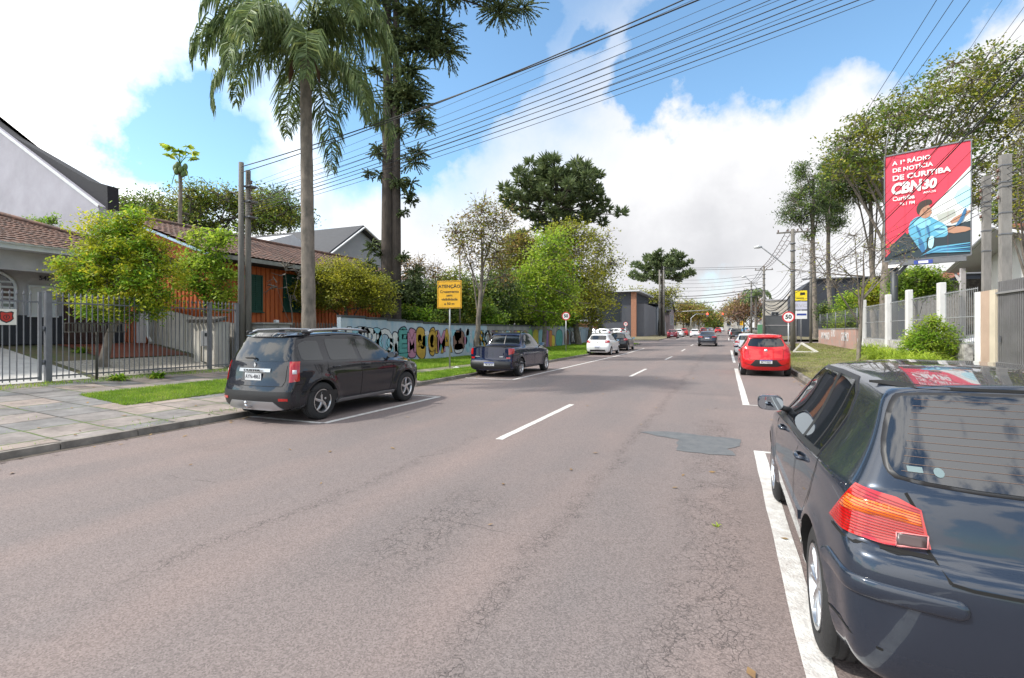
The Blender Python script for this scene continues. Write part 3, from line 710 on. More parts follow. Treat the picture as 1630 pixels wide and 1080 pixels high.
def make_golf():
    L = 4.15; W = .868
    P = dict(L=L, W=W, zb=.20, r=.315, wheels=(.73, 3.24), arch=.355, flare=.020, flarew=.045, sub=2, inset=.02, tl=[0,.07,.2,.36,.5,.62,.685,.712,.74,.80,.9,1],
        stations=[0, .12, .32, .6, .85, 1.1, 1.4, 1.7, 2.0, 2.2, 2.42, 2.62, 2.82, 3.02, 3.2, 3.42, 3.65, 3.85, 4.02, 4.15], blend=(1.1, 3.4),
        rear=[(.2,.09),(.28,.04),(.38,.012),(.52,0),(.66,.003),(.725,.008),(.752,.05),(.775,.095),(.86,.108),(.97,.135),(1.02,.17),(1.08,.22),(1.2,.32),(1.33,.43),(1.385,.46),(1.45,.5)],
        front=[(.2,.05),(.3,0),(.5,0),(.6,.05),(.72,.14),(.85,.3)],
        top=[(0,1.39),(.5,1.41),(1.0,1.428),(1.6,1.437),(2.0,1.43),(2.25,1.40),(2.5,1.30),(2.85,1.12),(3.1,.995),(3.2,.965),(3.6,.91),(3.9,.84),(4.15,.72)],
        belt=[(0,.985),(.5,.965),(1.5,.92),(3,.885),(4.15,.74)],
        plan=[(0,.93),(.2,.965),(.6,.99),(1.2,1),(2.9,1),(3.4,.985),(3.8,.94),(4.15,.86)],
        side=[(.2,.93),(.26,.965),(.4,.985),(.55,1),(.7,.995),(.85,.98),(.95,.95),(1.0,.93)],
        roofw=[(0,.70),(.5,.70),(1.0,.70),(1.8,.695),(2.3,.69),(2.8,.78),(3.2,.85),(4.15,.8)], crown=.03, rbow=.13)
    c = Car(P); col = paint('navy_paint', (.022,.03,.047), .3, .25)
    c.start('parked_hatchback', 'dark blue-grey five-door hatchback parked closest, its wheels on the white bay line', 'car', col)
    c.part('window', [(.95,.985),(1.44,.962),(1.44,1.372),(1.06,1.366),(.93,1.30),(.90,1.20)], 'L', GLASS, both=True, step=.04)
    c.part('window', [(1.52,.958),(2.66,.935),(2.62,1.02),(2.32,1.27),(2.06,1.368),(1.52,1.374)], 'L', GLASS, both=True, step=.04)
    c.part('window_trim', strip([(.93,.965),(.88,1.20),(.92,1.32),(1.05,1.384),(1.47,1.392),(2.08,1.386),(2.36,1.285),(2.70,1.02),(2.74,.94)], .022), 'L', TRIM, both=True, off=.005, step=.025)
    c.part('window_trim', strip([(.90,.968),(1.47,.946),(2.78,.918)], .026), 'L', TRIM, both=True, off=.007, step=.03)
    c.part('pillar_trim', strip([(1.48,.96),(1.48,1.38)], .07), 'L', TRIM, both=True, off=.005, step=.03)
    c.part('window_trim', strip([(1.10,.975),(1.04,1.37)], .022), 'L', TRIM, both=True, off=.007, step=.03)
    gl = [(-.58,1.02),(.58,1.02),(.655,1.08),(.575,1.32),(.52,1.368),(-.52,1.368),(-.575,1.32),(-.655,1.08)]
    V, Fs = decal(c.bvh, chaikin([(x*1.03, (z-1.19)*1.07+1.19) for x, z in gl], 2), 'Rr', .003, .035, True)
    link('window_seal', MB().add(V, Fs, 0, True).mesh(), TRIM, c.root)
    g = c.part('rear_window', gl, 'Rr', mat('rear_glass', (.006,.009,.016), .02, coat=.3, spec=.8), off=.007, rnd=2, step=.035)[0]
    hw = MB()
    for k in range(11):
        z = 1.06+k*.028; x = .60-.11*(k/11)
        V, Fs = decal(c.bvh, strip(resample([(-x, z), (x, z)], .03, False), .0015), 'Rr', .0085, .03, False); hw.add(V, Fs)
    link('heating_wire', hw.mesh(), mat('heater_wire', (.12,.075,.055), .5), g)
    c.part('sticker', [(-.58,1.06),(-.53,1.06),(-.53,1.08),(-.58,1.08)], 'Rr', mat('sticker', (.12,.17,.18), .5), off=.0095, parent=g, rim=False)
    ring = [(-.48+.017*math.cos(a), 1.068+.017*math.sin(a)) for a in np.linspace(0, 2*math.pi, 14)]
    V, Fs = decal(c.bvh, ring, 'Rr', .0095, .02, False); link('sticker', MB().add(V, Fs).mesh(), MATS['sticker'], g)
    d = (.55,1,0); hxv = Vector((1,-.55,0)).normalized()
    HL = lambda x, y, z: (hxv.x*x+hxv.y*y, z)
    full = [HL(-.852,.37,.80),HL(-.80,.20,.985),HL(-.66,.155,.965),HL(-.585,.13,.93),HL(-.555,.11,.79),HL(-.70,.13,.775)]
    lamps = c.part('tail_lamp', chaikin(full, 0), d, REDL, off=.014, both=True, step=.025)
    amber = [t2(full[0], full[1], .42), t2(full[0], full[1], .74), t2(full[3], full[4], .12), t2(full[3], full[4], .45)]
    for i, (lp) in enumerate(lamps):
        sg = (1, -1)[i]
        sublens(c, lp, sg, 'indicator_lens', [t2(amber[0],amber[3],.03), t2(amber[1],amber[2],.03), t2(t2(amber[1],amber[2],.5),(0,1.3),.02), t2(amber[1],amber[2],.97), t2(amber[0],amber[3],.97), t2(t2(amber[0],amber[3],.5),(0,1.3),.02)], ORANGEL, .0165, d, .025)
        a_, b_ = t2(full[4], full[5], .08), t2(full[4], full[5], .75); rv = [a_, b_, (b_[0]-.004, b_[1]+.055), (a_[0], a_[1]+.05)]
        sublens(c, lp, sg, 'reversing_lens', rv, GREYL, .0185, d)
        for q in range(4): sublens(c, lp, sg, 'lens_rim', strip([rv[q], rv[(q+1)%4]], .004), mat('pink_rim', (.6,.22,.22), .3), .020, d, .02)
        ln = MB()
        for k in range(15):
            f = (k+.5)/15; a_, b_ = t2(full[1], full[0], f), t2(full[3], full[4], min(1, f*1.03)); a_ = t2(a_, b_, .03); b_ = t2(a_, b_, .97)
            V, Fs = decal(c.bvh, strip(resample([a_, b_], .025, False), .003), d, .0182, .025, False)
            ln.add([(v[0]*sg, v[1], v[2]) for v in V], Fs)
        link('lens_ribs', ln.mesh(), mat('lens_rib', (.20,.004,.003), .25), lp)
    G = [(-.50,.70),(-.545,.78),(-.575,.93),(-.60,.985)]
    c.lines([G, [(-x, z) for x, z in G], [(-.50,.70),(-.44,.692),(.44,.692),(.50,.70)], [(-.70,.768),(-.54,.765)], [(.70,.768),(.54,.765)]], 'Rr', .012, .003)
    c.lines([[(-.60,1.392),(.60,1.392)]], 'Rr', .012, .003)
    for sg in (-1, 1):
        V, n_ = [], 60; rows_ = [(-1,.0),(-.95,.008),(-.7,.013),(0,.015),(.7,.013),(.95,.008),(1,.0)]
        for i in range(n_+1):
            f = i/n_; th = R(-2)+f*R(88); hh = .037*min(1, math.sqrt(max(0, 1-max(0, (f-.93)/.07)**2))+.02)*min(1, .3+f*8)
            for (k, of) in rows_:
                d_ = Vector((math.cos(th), math.sin(th), 0)); z_ = .612+k*hh; o_ = Vector((-.42, .46, z_))-d_*3
                hit, nn, *_ = c.bvh.ray_cast(o_, d_)
                if nn.dot(d_) > 0: nn = -nn
                p_ = hit+nn*(of if 0 < i < n_ else 0.); V.append((p_.x*(-sg), p_.y, p_.z))
        m7 = len(rows_); MB().add(V, [(i*m7+j, i*m7+j+1, (i+1)*m7+j+1, (i+1)*m7+j) for i in range(n_) for j in range(m7-1)], 0, True).build('bumper_strip', c.paint, c.root)
    c.part('plate_recess', chaikin([(-.29,.38),(.29,.38),(.29,.55),(-.29,.55)], 1), 'Rr', TRIM, off=.003)
    c.plate(.465, '')
    c.lines([[(.03,.36),(.2,.39),(.38,.40)], [(.13,.76),(.40,.77)], [(1.48,.94),(1.50,.6),(1.46,.30),(1.40,.26),(1.16,.26),(1.11,.45),(1.0,.62),(.88,.78),(.84,.90),(.88,.97)], [(2.72,.91),(2.78,.7),(2.74,.3),(2.66,.25),(1.50,.25)]], 'L', .011, .003)
    c.part('side_strip', [(1.20,.50),(2.68,.50),(2.68,.555),(1.20,.555)], 'L', c.paint, off=.012, both=True, label='protective door moulding')
    hb = c.bvh.ray_cast(Vector((0,-3,.89)), Vector((0,1,0)))[0]
    MB().lathe([(0,-.008),(.03,-.008),(.045,-.004),(.045,.01)], (0, hb.y, .89), 'Y', 24).build('badge', CHROME, c.root)
    MB().tube([(0,.17,1.03),(.02,.24,1.07),(.25,.22,1.04),(.42,.20,1.03)], [.012,.008,.007,.005], 6).build('rear_wiper', TRIM, c.root)
    MB().tube([(0,.75,1.44),(0,.62,1.62)], [.008,.003], 6).build('aerial', TRIM, c.root)
    c.part('windscreen', [(-.58,2.36),(.58,2.36),(.70,3.0),(-.70,3.0)], 'T', GLASS, rnd=1)
    c.part('headlamp', [(-.80,.60),(-.45,.58),(-.45,.70),(-.78,.74)], 'F', CLEARL, both=True, off=.01, rnd=1)
    c.part('grille', [(-.40,.60),(.40,.60),(.40,.69),(-.40,.69)], 'F', TRIM, off=.006)
    c.mirrors(2.56, 1.03, c.paint, .2); c.handles((1.28, 2.30), .87)
    c.wheels(7, 'double', .2, .205)
    return c.finish()

def common(c, S):
    """windows, lamps, joints and fittings of an ordinary car from outlines"""
    SG = mat('side_glass', (.03,.034,.038), .02, spec=.8)
    for ol in S['win']: c.part('window', rc(ol, .05), 'L', SG, both=True, step=.06, rnd=0)
    for ol, w in S.get('wtrim', []): c.part('window_trim', strip(ol, w), 'L', S.get('trimm', TRIM), both=True, off=.006, step=.05)
    c.part('rear_window', rc(S['rw'], .07), 'Rr', GLASS, off=.006, step=.05)
    for d, ol, inner in S['lamps']:
        lp = c.part('tail_lamp', ol, d, REDL, off=.012, both=True, step=.04, rnd=S.get('lrnd', 0))
        for i, o in enumerate(lp):
            for nm, o2, mm in inner: sublens(c, o, (1,-1)[i], nm, o2, mm, .016, d)
    c.lines(S['gr'], 'Rr', .009, .003); c.lines(S['gs'], 'L', .008, .003)
    c.part('windscreen', S['ws'], 'T', GLASS, rnd=1, step=.08)
    c.part('headlamp', S['hl'], 'F', CLEARL, both=True, off=.008)
    c.part('grille', S['gri'], 'F', TRIM, off=.006)
    if 'plate' in S: c.plate(*S['plate'])
    c.mirrors(*S['mir']); c.handles(*S['han'])
    for nm, ol, v, mm, of, both in S.get('extra', []): c.part(nm, ol, v, mm, off=of, both=both, step=.05)
def make_suv():
    W = .905
    P = dict(L=4.32, W=W, zb=.24, r=.348, wheels=(.825, 3.498), arch=.40, flare=.035, flarew=.09, sub=2, inset=.005, clad=.0,
        stations=[0,.12,.32,.6,.9,1.2,1.5,1.8,2.1,2.3,2.55,2.8,3.0,3.2,3.45,3.7,3.95,4.15,4.32], blend=(1.0, 3.5),
        rear=[(.2,.12),(.3,.05),(.4,.01),(.6,0),(.66,.03),(.7,.07),(.9,.09),(1.05,.12),(1.15,.16),(1.3,.24),(1.45,.33),(1.54,.36),(1.62,.36)],
        front=[(.2,.06),(.35,0),(.7,0),(.85,.05),(1.0,.2)],
        top=[(0,1.545),(.3,1.575),(.8,1.61),(1.5,1.635),(2.0,1.63),(2.35,1.58),(2.7,1.40),(3.0,1.22),(3.15,1.13),(3.3,1.10),(3.8,1.05),(4.1,.98),(4.32,.85)],
        belt=[(0,1.09),(1,1.06),(3,.99),(4.32,.88)], plan=[(0,.91),(.15,.955),(.5,.99),(1.2,.985),(3,.985),(3.5,1),(4,.95),(4.32,.87)],
        side=[(.24,.95),(.32,.985),(.5,.985),(.62,.985),(.75,1),(.88,1),(1.0,.975),(1.1,.95)],
        roofw=[(0,.70),(.5,.70),(1.0,.70),(2.1,.70),(2.8,.77),(3.2,.82),(4.32,.8)], crown=.03, rbow=.12)
    c = Car(P); col = paint('ink_blue_paint', (.011,.012,.018), .1, .25); c.start('parked_suv', 'dark navy compact SUV with roof rails and silver rear skid plate', 'car', col)
    SILV = mat('satin_silver', (.5,.51,.53), .35, .8)
    common(c, dict(win=[[(.42,1.12),(.92,1.10),(.92,1.46),(.62,1.47),(.44,1.40)],[(1.10,1.09),(1.88,1.07),(1.82,1.48),(1.10,1.50)],[(1.99,1.06),(2.98,1.03),(2.93,1.10),(2.52,1.36),(2.30,1.46),(1.96,1.48)]],
        wrnd=1, rw=[(-.70,1.10),(.70,1.10),(.66,1.49),(.5,1.51),(-.5,1.51),(-.66,1.49)],
        lamps=[((.75,1,0),[(.8*-.80-.6*.12+.0,.74),(-.8*.80-.6*.12,1.10),(-.8*.905-.6*.24,1.10),(-.8*.91-.6*.24,.76)],
            [('reversing_lens',[(-.765,.885),(-.765,.955),(-.825,.955),(-.825,.885)],CLEARL)])],
        gr=[[(-.66,.67),(-.70,.76),(-.70,1.02),(-.76,1.10)],[(.66,.67),(.70,.76),(.70,1.02),(.76,1.10)],[(-.66,.67),(.66,.67)]],
        gs=[[(1.0,1.08),(.99,.9),(1.12,.6),(1.22,.33),(1.9,.31),(1.95,.6),(1.94,1.06)],[(1.95,.32),(2.85,.32),(2.98,.55),(3.02,1.0)],[(.12,.70),(.42,.70)]],
        ws=[(-.60,2.42),(.60,2.42),(.72,3.08),(-.72,3.08)], hl=[(-.84,.78),(-.50,.74),(-.48,.88),(-.80,.93)], gri=[(-.44,.68),(.44,.68),(.44,.84),(-.44,.84)],
        plate=(.83,'AYN-4863',False,False,.40,.13), mir=(2.88,1.12,c.paint,.2), han=((1.22,2.12),.965),
        extra=[('chrome_bar',[(-.38,.915),(.38,.915),(.38,.975),(-.38,.975)],'Rr',SILV,.018,False),
            ('skid_plate',[(-.66,.27),(-.42,.24),(.42,.24),(.66,.27),(.55,.36),(.50,.40),(-.50,.40),(-.55,.36)],'Rr',SILV,.016,False),
            ('bumper_cover',[(-.92,.30),(.92,.30),(.92,.58),(-.92,.58)],'Rr',TRIM,.006,False),
            ('fog_lamp',[(-.78,.42),(-.62,.42),(-.62,.465),(-.78,.465)],'Rr',REDL,.014,True),
            ('side_sill',[(1.24,.27),(3.07,.27),(3.03,.33),(1.26,.33)],'L',SILV,.02,True),
            ('front_bumper_guard',[(-.5,.28),(.5,.28),(.45,.42),(-.45,.42)],'F',SILV,.015,False)]))
    text('DUSTER', .05, c.root, (0, .045, .945), (R(90),0,0), TRIM, .002, sx=2.2)
    badge = [(0,-.045),(.022,0),(0,.045),(-.022,0)]
    hb = c.bvh.ray_cast(Vector((0,-3,1.03)), Vector((0,1,0)))[0]
    MB().prism([(p[0]*1.3, 1.035+p[1]*1.1) for p in badge], hb.y-.014, hb.y, 'Y').build('badge', CHROME, c.root)
    for sx in (-1, 1):
        m = MB(); m.tube([(sx*.69,.55,1.60),(sx*.70,.75,1.665),(sx*.70,1.5,1.69),(sx*.695,2.1,1.675),(sx*.69,2.32,1.62)], [.02,.024,.024,.024,.02], 8)
        m.box((sx*.70,.62,1.625),(.05,.22,.06),1,bev=.02); m.box((sx*.70,2.2,1.64),(.05,.22,.06),1,bev=.02); m.box((sx*.70,1.35,1.65),(.04,.14,.05),1,bev=.015)
        m.build('roof_rail', [SILV, TRIM], c.root)
    MB().tube([(0,.12,1.14),(-.02,.14,1.17),(-.30,.16,1.16)],[.02,.012,.008],6).build('rear_wiper', TRIM, c.root)
    m = MB(); m.tube([(0,.10,.30),(0,-.06,.30),(0,-.08,.36)],[.022,.022,.02],8); bm = bmesh.new(); bmesh.ops.create_uvsphere(bm, u_segments=12, v_segments=8, radius=.03)
    bm.verts.index_update(); m.add([(v.co.x, v.co.y-.08, v.co.z+.385) for v in bm.verts], [[v.index for v in f.verts] for f in bm.faces], 0, True); bm.free(); m.build('tow_ball', CHROME, c.root)
    c.part('roof_spoiler', [(-.62,1.535),(.62,1.535),(.60,1.575),(-.60,1.575)], 'Rr', c.paint, off=.05)
    c.wheels(5, 'twist', .215, .215); return c.finish()
def make_pickup():
    W = .87
    P = dict(L=4.5, W=W, zb=.24, r=.335, wheels=(.93, 3.72), arch=.385, flare=.022, flarew=.07, sub=2, inset=.01,
        stations=[0,.1,.25,.5,.8,1.1,1.28,1.36,1.52,1.75,2.1,2.45,2.65,2.9,3.15,3.35,3.6,3.85,4.1,4.3,4.5], blend=(.7, 3.7),
        rear=[(.2,.12),(.32,.05),(.4,.0),(.56,0),(.6,.05),(.62,.08),(1.05,.10),(1.2,.12)], front=[(.2,.06),(.35,0),(.75,0),(.9,.06),(1.0,.2)],
        top=[(0,1.07),(1.28,1.08),(1.34,1.12),(1.52,1.50),(1.75,1.57),(2.1,1.595),(2.45,1.57),(2.7,1.47),(3.1,1.22),(3.3,1.11),(3.7,1.07),(4.2,.98),(4.5,.84)],
        belt=[(0,1.0),(1.3,1.02),(3,.99),(4.5,.85)], plan=[(0,.93),(.12,.965),(.5,1),(3.6,1),(4.1,.96),(4.5,.86)],
        side=[(.24,.94),(.34,.98),(.6,.985),(.78,1),(.9,.985),(1.05,.955)],
        roofw=[(0,.90),(1.3,.90),(1.36,.84),(1.52,.70),(2.45,.70),(3.1,.78),(3.4,.84),(4.5,.8)], crown=.012, rbow=.07, bed=(.66,.16,1.26,.62))
    c = Car(P); col = paint('deep_blue_paint', (.004,.010,.040), .2, .25); c.start('parked_pickup', 'deep blue double cab pickup parked on the left in front of the small hatchbacks', 'pickup truck', col)
    SILV = MATS['satin_silver']
    common(c, dict(win=[[(1.58,1.07),(2.30,1.05),(2.30,1.47),(1.80,1.48),(1.70,1.42)],[(2.40,1.05),(3.20,1.03),(3.14,1.09),(2.80,1.31),(2.58,1.43),(2.40,1.46)]],
        rw=[(-.62,1.14),(.62,1.14),(.58,1.47),(-.58,1.47)], lamps=[((.6,1,0),[(-.857*.72-.514*.10,.80),(-.857*.72-.514*.10,1.03),(-.857*.87-.514*.30,1.01),(-.857*.87-.514*.26,.86)],[])],
        gr=[[(-.70,.60),(-.71,1.06)],[(.70,.60),(.71,1.06)],[(-.70,.62),(.70,.62)]], gs=[[(1.42,1.1),(1.42,.36),(2.34,.34),(2.36,1.04)],[(2.37,.34),(3.1,.34),(3.22,.6),(3.24,1.02)],[(1.30,1.05),(1.30,.5)]],
        ws=[(-.58,2.55),(.58,2.55),(.70,3.22),(-.70,3.22)], hl=[(-.84,.78),(-.48,.74),(-.48,.88),(-.80,.94)], gri=[(-.44,.64),(.44,.64),(.44,.84),(-.44,.84)],
        plate=(.47,'TBC8D57'), mir=(3.1,1.12,c.paint,.2), han=((1.62,2.52),.96),
        extra=[('bumper_cover',[(-.9,.30),(.9,.30),(.9,.57),(-.9,.57)],'Rr',TRIM,.012,False),('reflector',[(-.76,.66),(-.62,.66),(-.62,.72),(-.76,.72)],'Rr',REDL,.012,True),
            ('emblem',[(-.6,.72),(-.42,.72),(-.42,.745),(-.6,.745)],'Rr',SILV,.01,False),('emblem',[(.36,.72),(.5,.72),(.5,.745),(.36,.745)],'Rr',SILV,.01,False),
            ('window_post',strip([(0,1.14),(0,1.47)],.03),'Rr',TRIM,.011,False)]))
    m = MB()
    for sx in (-1, 1): m.tube([(sx*.60,1.36,1.08),(sx*.60,1.50,1.56)],.022,8); m.tube([(sx*.62,1.6,1.60),(sx*.60,2.5,1.61)],.02,8)
    m.tube([(-.60,1.50,1.56),(.60,1.50,1.56)],.022,8); m.build('roof_rack', TRIM, c.root)
    MB().tube([(-.62,.12,1.085),(0,.09,1.095),(.62,.12,1.085)],.02,8).build('tailgate_cap', TRIM, c.root)
    c.wheels(6, 'double', .215, .21); return c.finish()
def make_ka():
    W = .85
    P = dict(L=3.93, W=W, zb=.22, r=.30, wheels=(.64, 3.13), arch=.335, flare=.015, flarew=.07, sub=2, inset=.02,
        stations=[0,.1,.25,.45,.7,1.0,1.3,1.6,1.9,2.1,2.35,2.6,2.8,3.0,3.2,3.4,3.6,3.78,3.93], blend=(.9, 3.1),
        rear=[(.2,.12),(.3,.05),(.42,.01),(.62,0),(.72,.03),(.78,.07),(.95,.10),(1.05,.15),(1.2,.25),(1.38,.36),(1.45,.36)], front=[(.2,.06),(.35,0),(.6,0),(.75,.08),(.9,.25)],
        top=[(0,1.43),(.3,1.465),(.8,1.505),(1.5,1.52),(1.9,1.50),(2.15,1.44),(2.5,1.26),(2.8,1.09),(2.95,1.02),(3.4,.95),(3.7,.88),(3.93,.76)],
        belt=[(0,1.05),(1,1.01),(2.8,.93),(3.93,.78)], plan=[(0,.90),(.15,.96),(.5,1),(3.0,1),(3.5,.95),(3.93,.84)],
        side=[(.22,.93),(.3,.97),(.5,.985),(.75,1),(.85,.995),(.97,.965),(1.05,.94)],
        roofw=[(0,.66),(.5,.66),(1.6,.67),(2.0,.67),(2.6,.76),(3,.83),(3.93,.8)], crown=.025, rbow=.16, creases=[(.82,.01,.03)])
    c = Car(P); col = paint('red_paint', (.58,.012,.016), .1, .3); c.start('parked_hatchback', 'bright red hatchback parked at the right kerb beside the speed limit sign', 'car', col)
    common(c, dict(win=[[(.52,1.06),(.80,1.05),(.80,1.36),(.62,1.33)],[(.86,1.04),(1.55,1.01),(1.55,1.41),(1.1,1.42),(.86,1.39)],[(1.63,1.01),(2.62,.97),(2.55,1.05),(2.2,1.29),(1.98,1.39),(1.63,1.41)]],
        rw=[(-.58,1.09),(-.2,1.065),(.2,1.065),(.58,1.09),(.60,1.14),(.50,1.37),(-.50,1.37),(-.60,1.14)], rwr=1,
        lamps=[((.75,1,0),[(-.8*.58-.6*.10,1.0),(-.8*.60-.6*.14,1.075),(-.8*.84-.6*.42,1.10),(-.8*.85-.6*.38,1.0),(-.8*.77-.6*.14,.88)],[])],
        gr=[[(-.54,.60),(-.57,.9),(-.60,1.04),(-.66,1.1)],[(.54,.60),(.57,.9),(.60,1.04),(.66,1.1)],[(-.54,.62),(-.45,.60),(.45,.60),(.54,.62)]],
        gs=[[(.83,1.03),(.95,.7),(1.0,.33),(1.57,.30),(1.6,1.0)],[(1.6,.3),(2.5,.3),(2.62,.95)]],
        ws=[(-.56,2.2),(.56,2.2),(.68,2.8),(-.68,2.8)], hl=[(-.80,.66),(-.46,.60),(-.44,.72),(-.76,.80)], gri=[(-.42,.42),(.42,.42),(.42,.62),(-.42,.62)],
        plate=(.535,'BCY1B23'), mir=(2.5,1.03,c.paint,.19), han=((.98,1.84),.90),
        extra=[('bumper_cover',chaikin([(-.70,.46),(-.36,.36),(.36,.36),(.70,.46),(.50,.42),(.34,.60),(-.34,.60),(-.50,.42)],0),'Rr',TRIM,.008,False),
            ('reflector',[(-.74,.46),(-.66,.46),(-.64,.52),(-.72,.52)],'Rr',REDL,.012,True)]))
    hb = c.bvh.ray_cast(Vector((0,-3,.93)), Vector((0,1,0)))[0]
    MB().lathe([(0,-.01),(.05,-.008),(.06,.004)], (0, hb.y, .93), 'Y', 20).build('badge', CHROME, c.root)
    c.part('roof_spoiler', [(-.54,1.415),(.54,1.415),(.52,1.455),(-.52,1.455)], 'Rr', c.paint, off=.06)
    MB().tube([(0,.55,1.50),(0,.40,1.62)],[.008,.003],6).build('aerial', TRIM, c.root)
    MB().tube([(0,.15,1.10),(0,.12,1.12),(.26,.17,1.11)],[.015,.01,.007],6).build('rear_wiper', TRIM, c.root)
    c.wheels(5, 'wide', .19, .195); return c.finish()
def make_gol():
    W = .835
    P = dict(L=3.9, W=W, zb=.2, r=.295, wheels=(.65, 3.12), arch=.33, flare=.012, flarew=.06, sub=1, inset=.02,
        stations=[0,.06,.14,.25,.35,.45,.7,1.0,1.3,1.6,1.9,2.1,2.35,2.6,2.8,3.0,3.2,3.4,3.6,3.78,3.9], blend=(.9, 3.1),
        rear=[(.2,.12),(.3,.05),(.42,.01),(.62,0),(.70,.03),(.74,.07),(.95,.10),(1.03,.15),(1.2,.28),(1.36,.40),(1.45,.42)], front=[(.2,.06),(.35,0),(.6,0),(.75,.08),(.9,.25)],
        top=[(0,1.39),(.4,1.425),(.8,1.455),(1.5,1.465),(1.9,1.45),(2.15,1.38),(2.5,1.20),(2.8,1.04),(2.95,.98),(3.4,.92),(3.7,.85),(3.9,.74)],
        belt=[(0,1.0),(1,.97),(2.8,.90),(3.9,.76)], plan=[(0,.91),(.15,.96),(.5,1),(3.0,1),(3.5,.95),(3.9,.84)],
        side=[(.22,.93),(.3,.97),(.5,.985),(.7,1),(.82,.995),(.93,.965),(1.02,.94)],
        roofw=[(0,.64),(.5,.65),(1.6,.66),(2.0,.66),(2.6,.75),(3,.83),(3.9,.8)], crown=.025, rbow=.13)
    c = Car(P); col = paint('white_paint', (.72,.73,.74), 0, .3); c.start('parked_hatchback', 'white hatchback parked nearest of the two small cars behind the pickup on the left', 'car', col)
    common(c, dict(win=[[(.62,1.02),(1.55,.98),(1.55,1.365),(1.0,1.37),(.78,1.32)],[(1.63,.98),(2.62,.94),(2.55,1.0),(2.2,1.24),(1.98,1.34),(1.63,1.36)]],
        rw=[(-.58,1.04),(.58,1.04),(.52,1.335),(-.52,1.335)],
        lamps=[((.6,1,0),[(-.857*.54-.514*.10,.84),(-.857*.54-.514*.12,1.0),(-.857*.83-.514*.30,1.0),(-.857*.835-.514*.26,.86)],[('reversing_lens',[(-.62,.90),(-.62,.94),(-.54,.94),(-.54,.90)],CLEARL)])],
        gr=[[(-.50,.70),(-.53,.99)],[(.50,.70),(.53,.99)],[(-.50,.70),(.50,.70)]], gs=[[(.83,.99),(.98,.6),(1.0,.33),(1.57,.30),(1.6,.97)],[(1.6,.3),(2.5,.3),(2.62,.92)]],
        ws=[(-.56,2.2),(.56,2.2),(.68,2.8),(-.68,2.8)], hl=[(-.78,.64),(-.46,.60),(-.44,.72),(-.76,.78)], gri=[(-.42,.50),(.42,.50),(.42,.66),(-.42,.66)],
        plate=(.52,'AZT0J63'), mir=(2.5,1.0,TRIM,.18), han=((.98,1.84),.86), extra=[('bumper_cover',[(-.55,.26),(.55,.26),(.5,.38),(-.5,.38)],'Rr',TRIM,.006,False)]))
    hb = c.bvh.ray_cast(Vector((0,-3,.90)), Vector((0,1,0)))[0]
    MB().lathe([(0,-.01),(.045,-.008),(.055,.004)], (0, hb.y, .90), 'Y', 20).build('badge', CHROME, c.root)
    c.wheels(5, 'wide', .18, .19); return c.finish()
def make_sedan():
    W = .88
    P = dict(L=4.5, W=W, zb=.2, r=.315, wheels=(.88, 3.55), arch=.35, flare=.012, flarew=.06, sub=1, inset=.02,
        stations=[0,.06,.14,.25,.45,.62,.75,.95,1.2,1.5,1.8,2.1,2.4,2.7,3.0,3.2,3.4,3.7,4.0,4.25,4.5], blend=(.6, 3.6),
        rear=[(.2,.12),(.3,.05),(.42,.01),(.60,0),(.66,.03),(.9,.06),(1.0,.07),(1.1,.1)], front=[(.2,.06),(.35,0),(.6,0),(.75,.08),(.9,.25)],
        top=[(0,1.03),(.2,1.05),(.62,1.07),(.75,1.12),(1.2,1.36),(1.5,1.44),(1.9,1.465),(2.4,1.44),(2.7,1.32),(3.1,1.12),(3.3,1.02),(3.8,.95),(4.2,.87),(4.5,.74)],
        belt=[(0,.96),(1,.97),(3,.92),(4.5,.76)], plan=[(0,.91),(.15,.96),(.5,1),(3.4,1),(4.0,.95),(4.5,.84)],
        side=[(.22,.93),(.3,.97),(.5,.985),(.7,1),(.82,.995),(.93,.965),(1.02,.94)],
        roofw=[(0,.86),(.62,.84),(.8,.80),(1.2,.70),(1.5,.66),(2.4,.66),(3.0,.76),(3.4,.83),(4.5,.8)], crown=.022, rbow=.1)
    c = Car(P); col = paint('graphite_paint', (.035,.04,.055), .5, .25); c.start('moving_sedan', 'dark grey sedan driving away in the middle of the road', 'car', col)
    common(c, dict(win=[[(.98,1.03),(1.80,1.0),(1.80,1.36),(1.45,1.35),(1.2,1.24)],[(1.88,1.0),(3.0,.97),(2.9,1.04),(2.6,1.22),(2.35,1.33),(1.88,1.37)]],
        rw=[(-.62,1.13),(.62,1.13),(.54,1.38),(-.54,1.38)], lamps=[((.6,1,0),[(-.857*.42-.514*.06,.86),(-.857*.42-.514*.08,.97),(-.857*.87-.514*.30,.99),(-.857*.875-.514*.26,.87)],[])],
        gr=[[(-.46,.68),(-.52,.80),(-.50,1.0)],[(.46,.68),(.52,.80),(.50,1.0)],[(-.46,.68),(.46,.68)]], gs=[[(.95,1.0),(1.25,.6),(1.3,.33),(1.8,.30),(1.84,.98)],[(1.84,.3),(2.9,.3),(3.0,.95)]],
        ws=[(-.56,2.55),(.56,2.55),(.68,3.2),(-.68,3.2)], hl=[(-.80,.64),(-.46,.60),(-.44,.72),(-.76,.78)], gri=[(-.42,.50),(.42,.50),(.42,.66),(-.42,.66)],
        plate=(.80,''), mir=(2.85,1.0,None,.19), han=((1.2,2.1),.87), extra=[('bumper_cover',[(-.6,.26),(.6,.26),(.6,.36),(-.6,.36)],'Rr',MATS['satin_silver'],.006,False)]))
    c.wheels(5, 'wide', .2, .21); return c.finish()

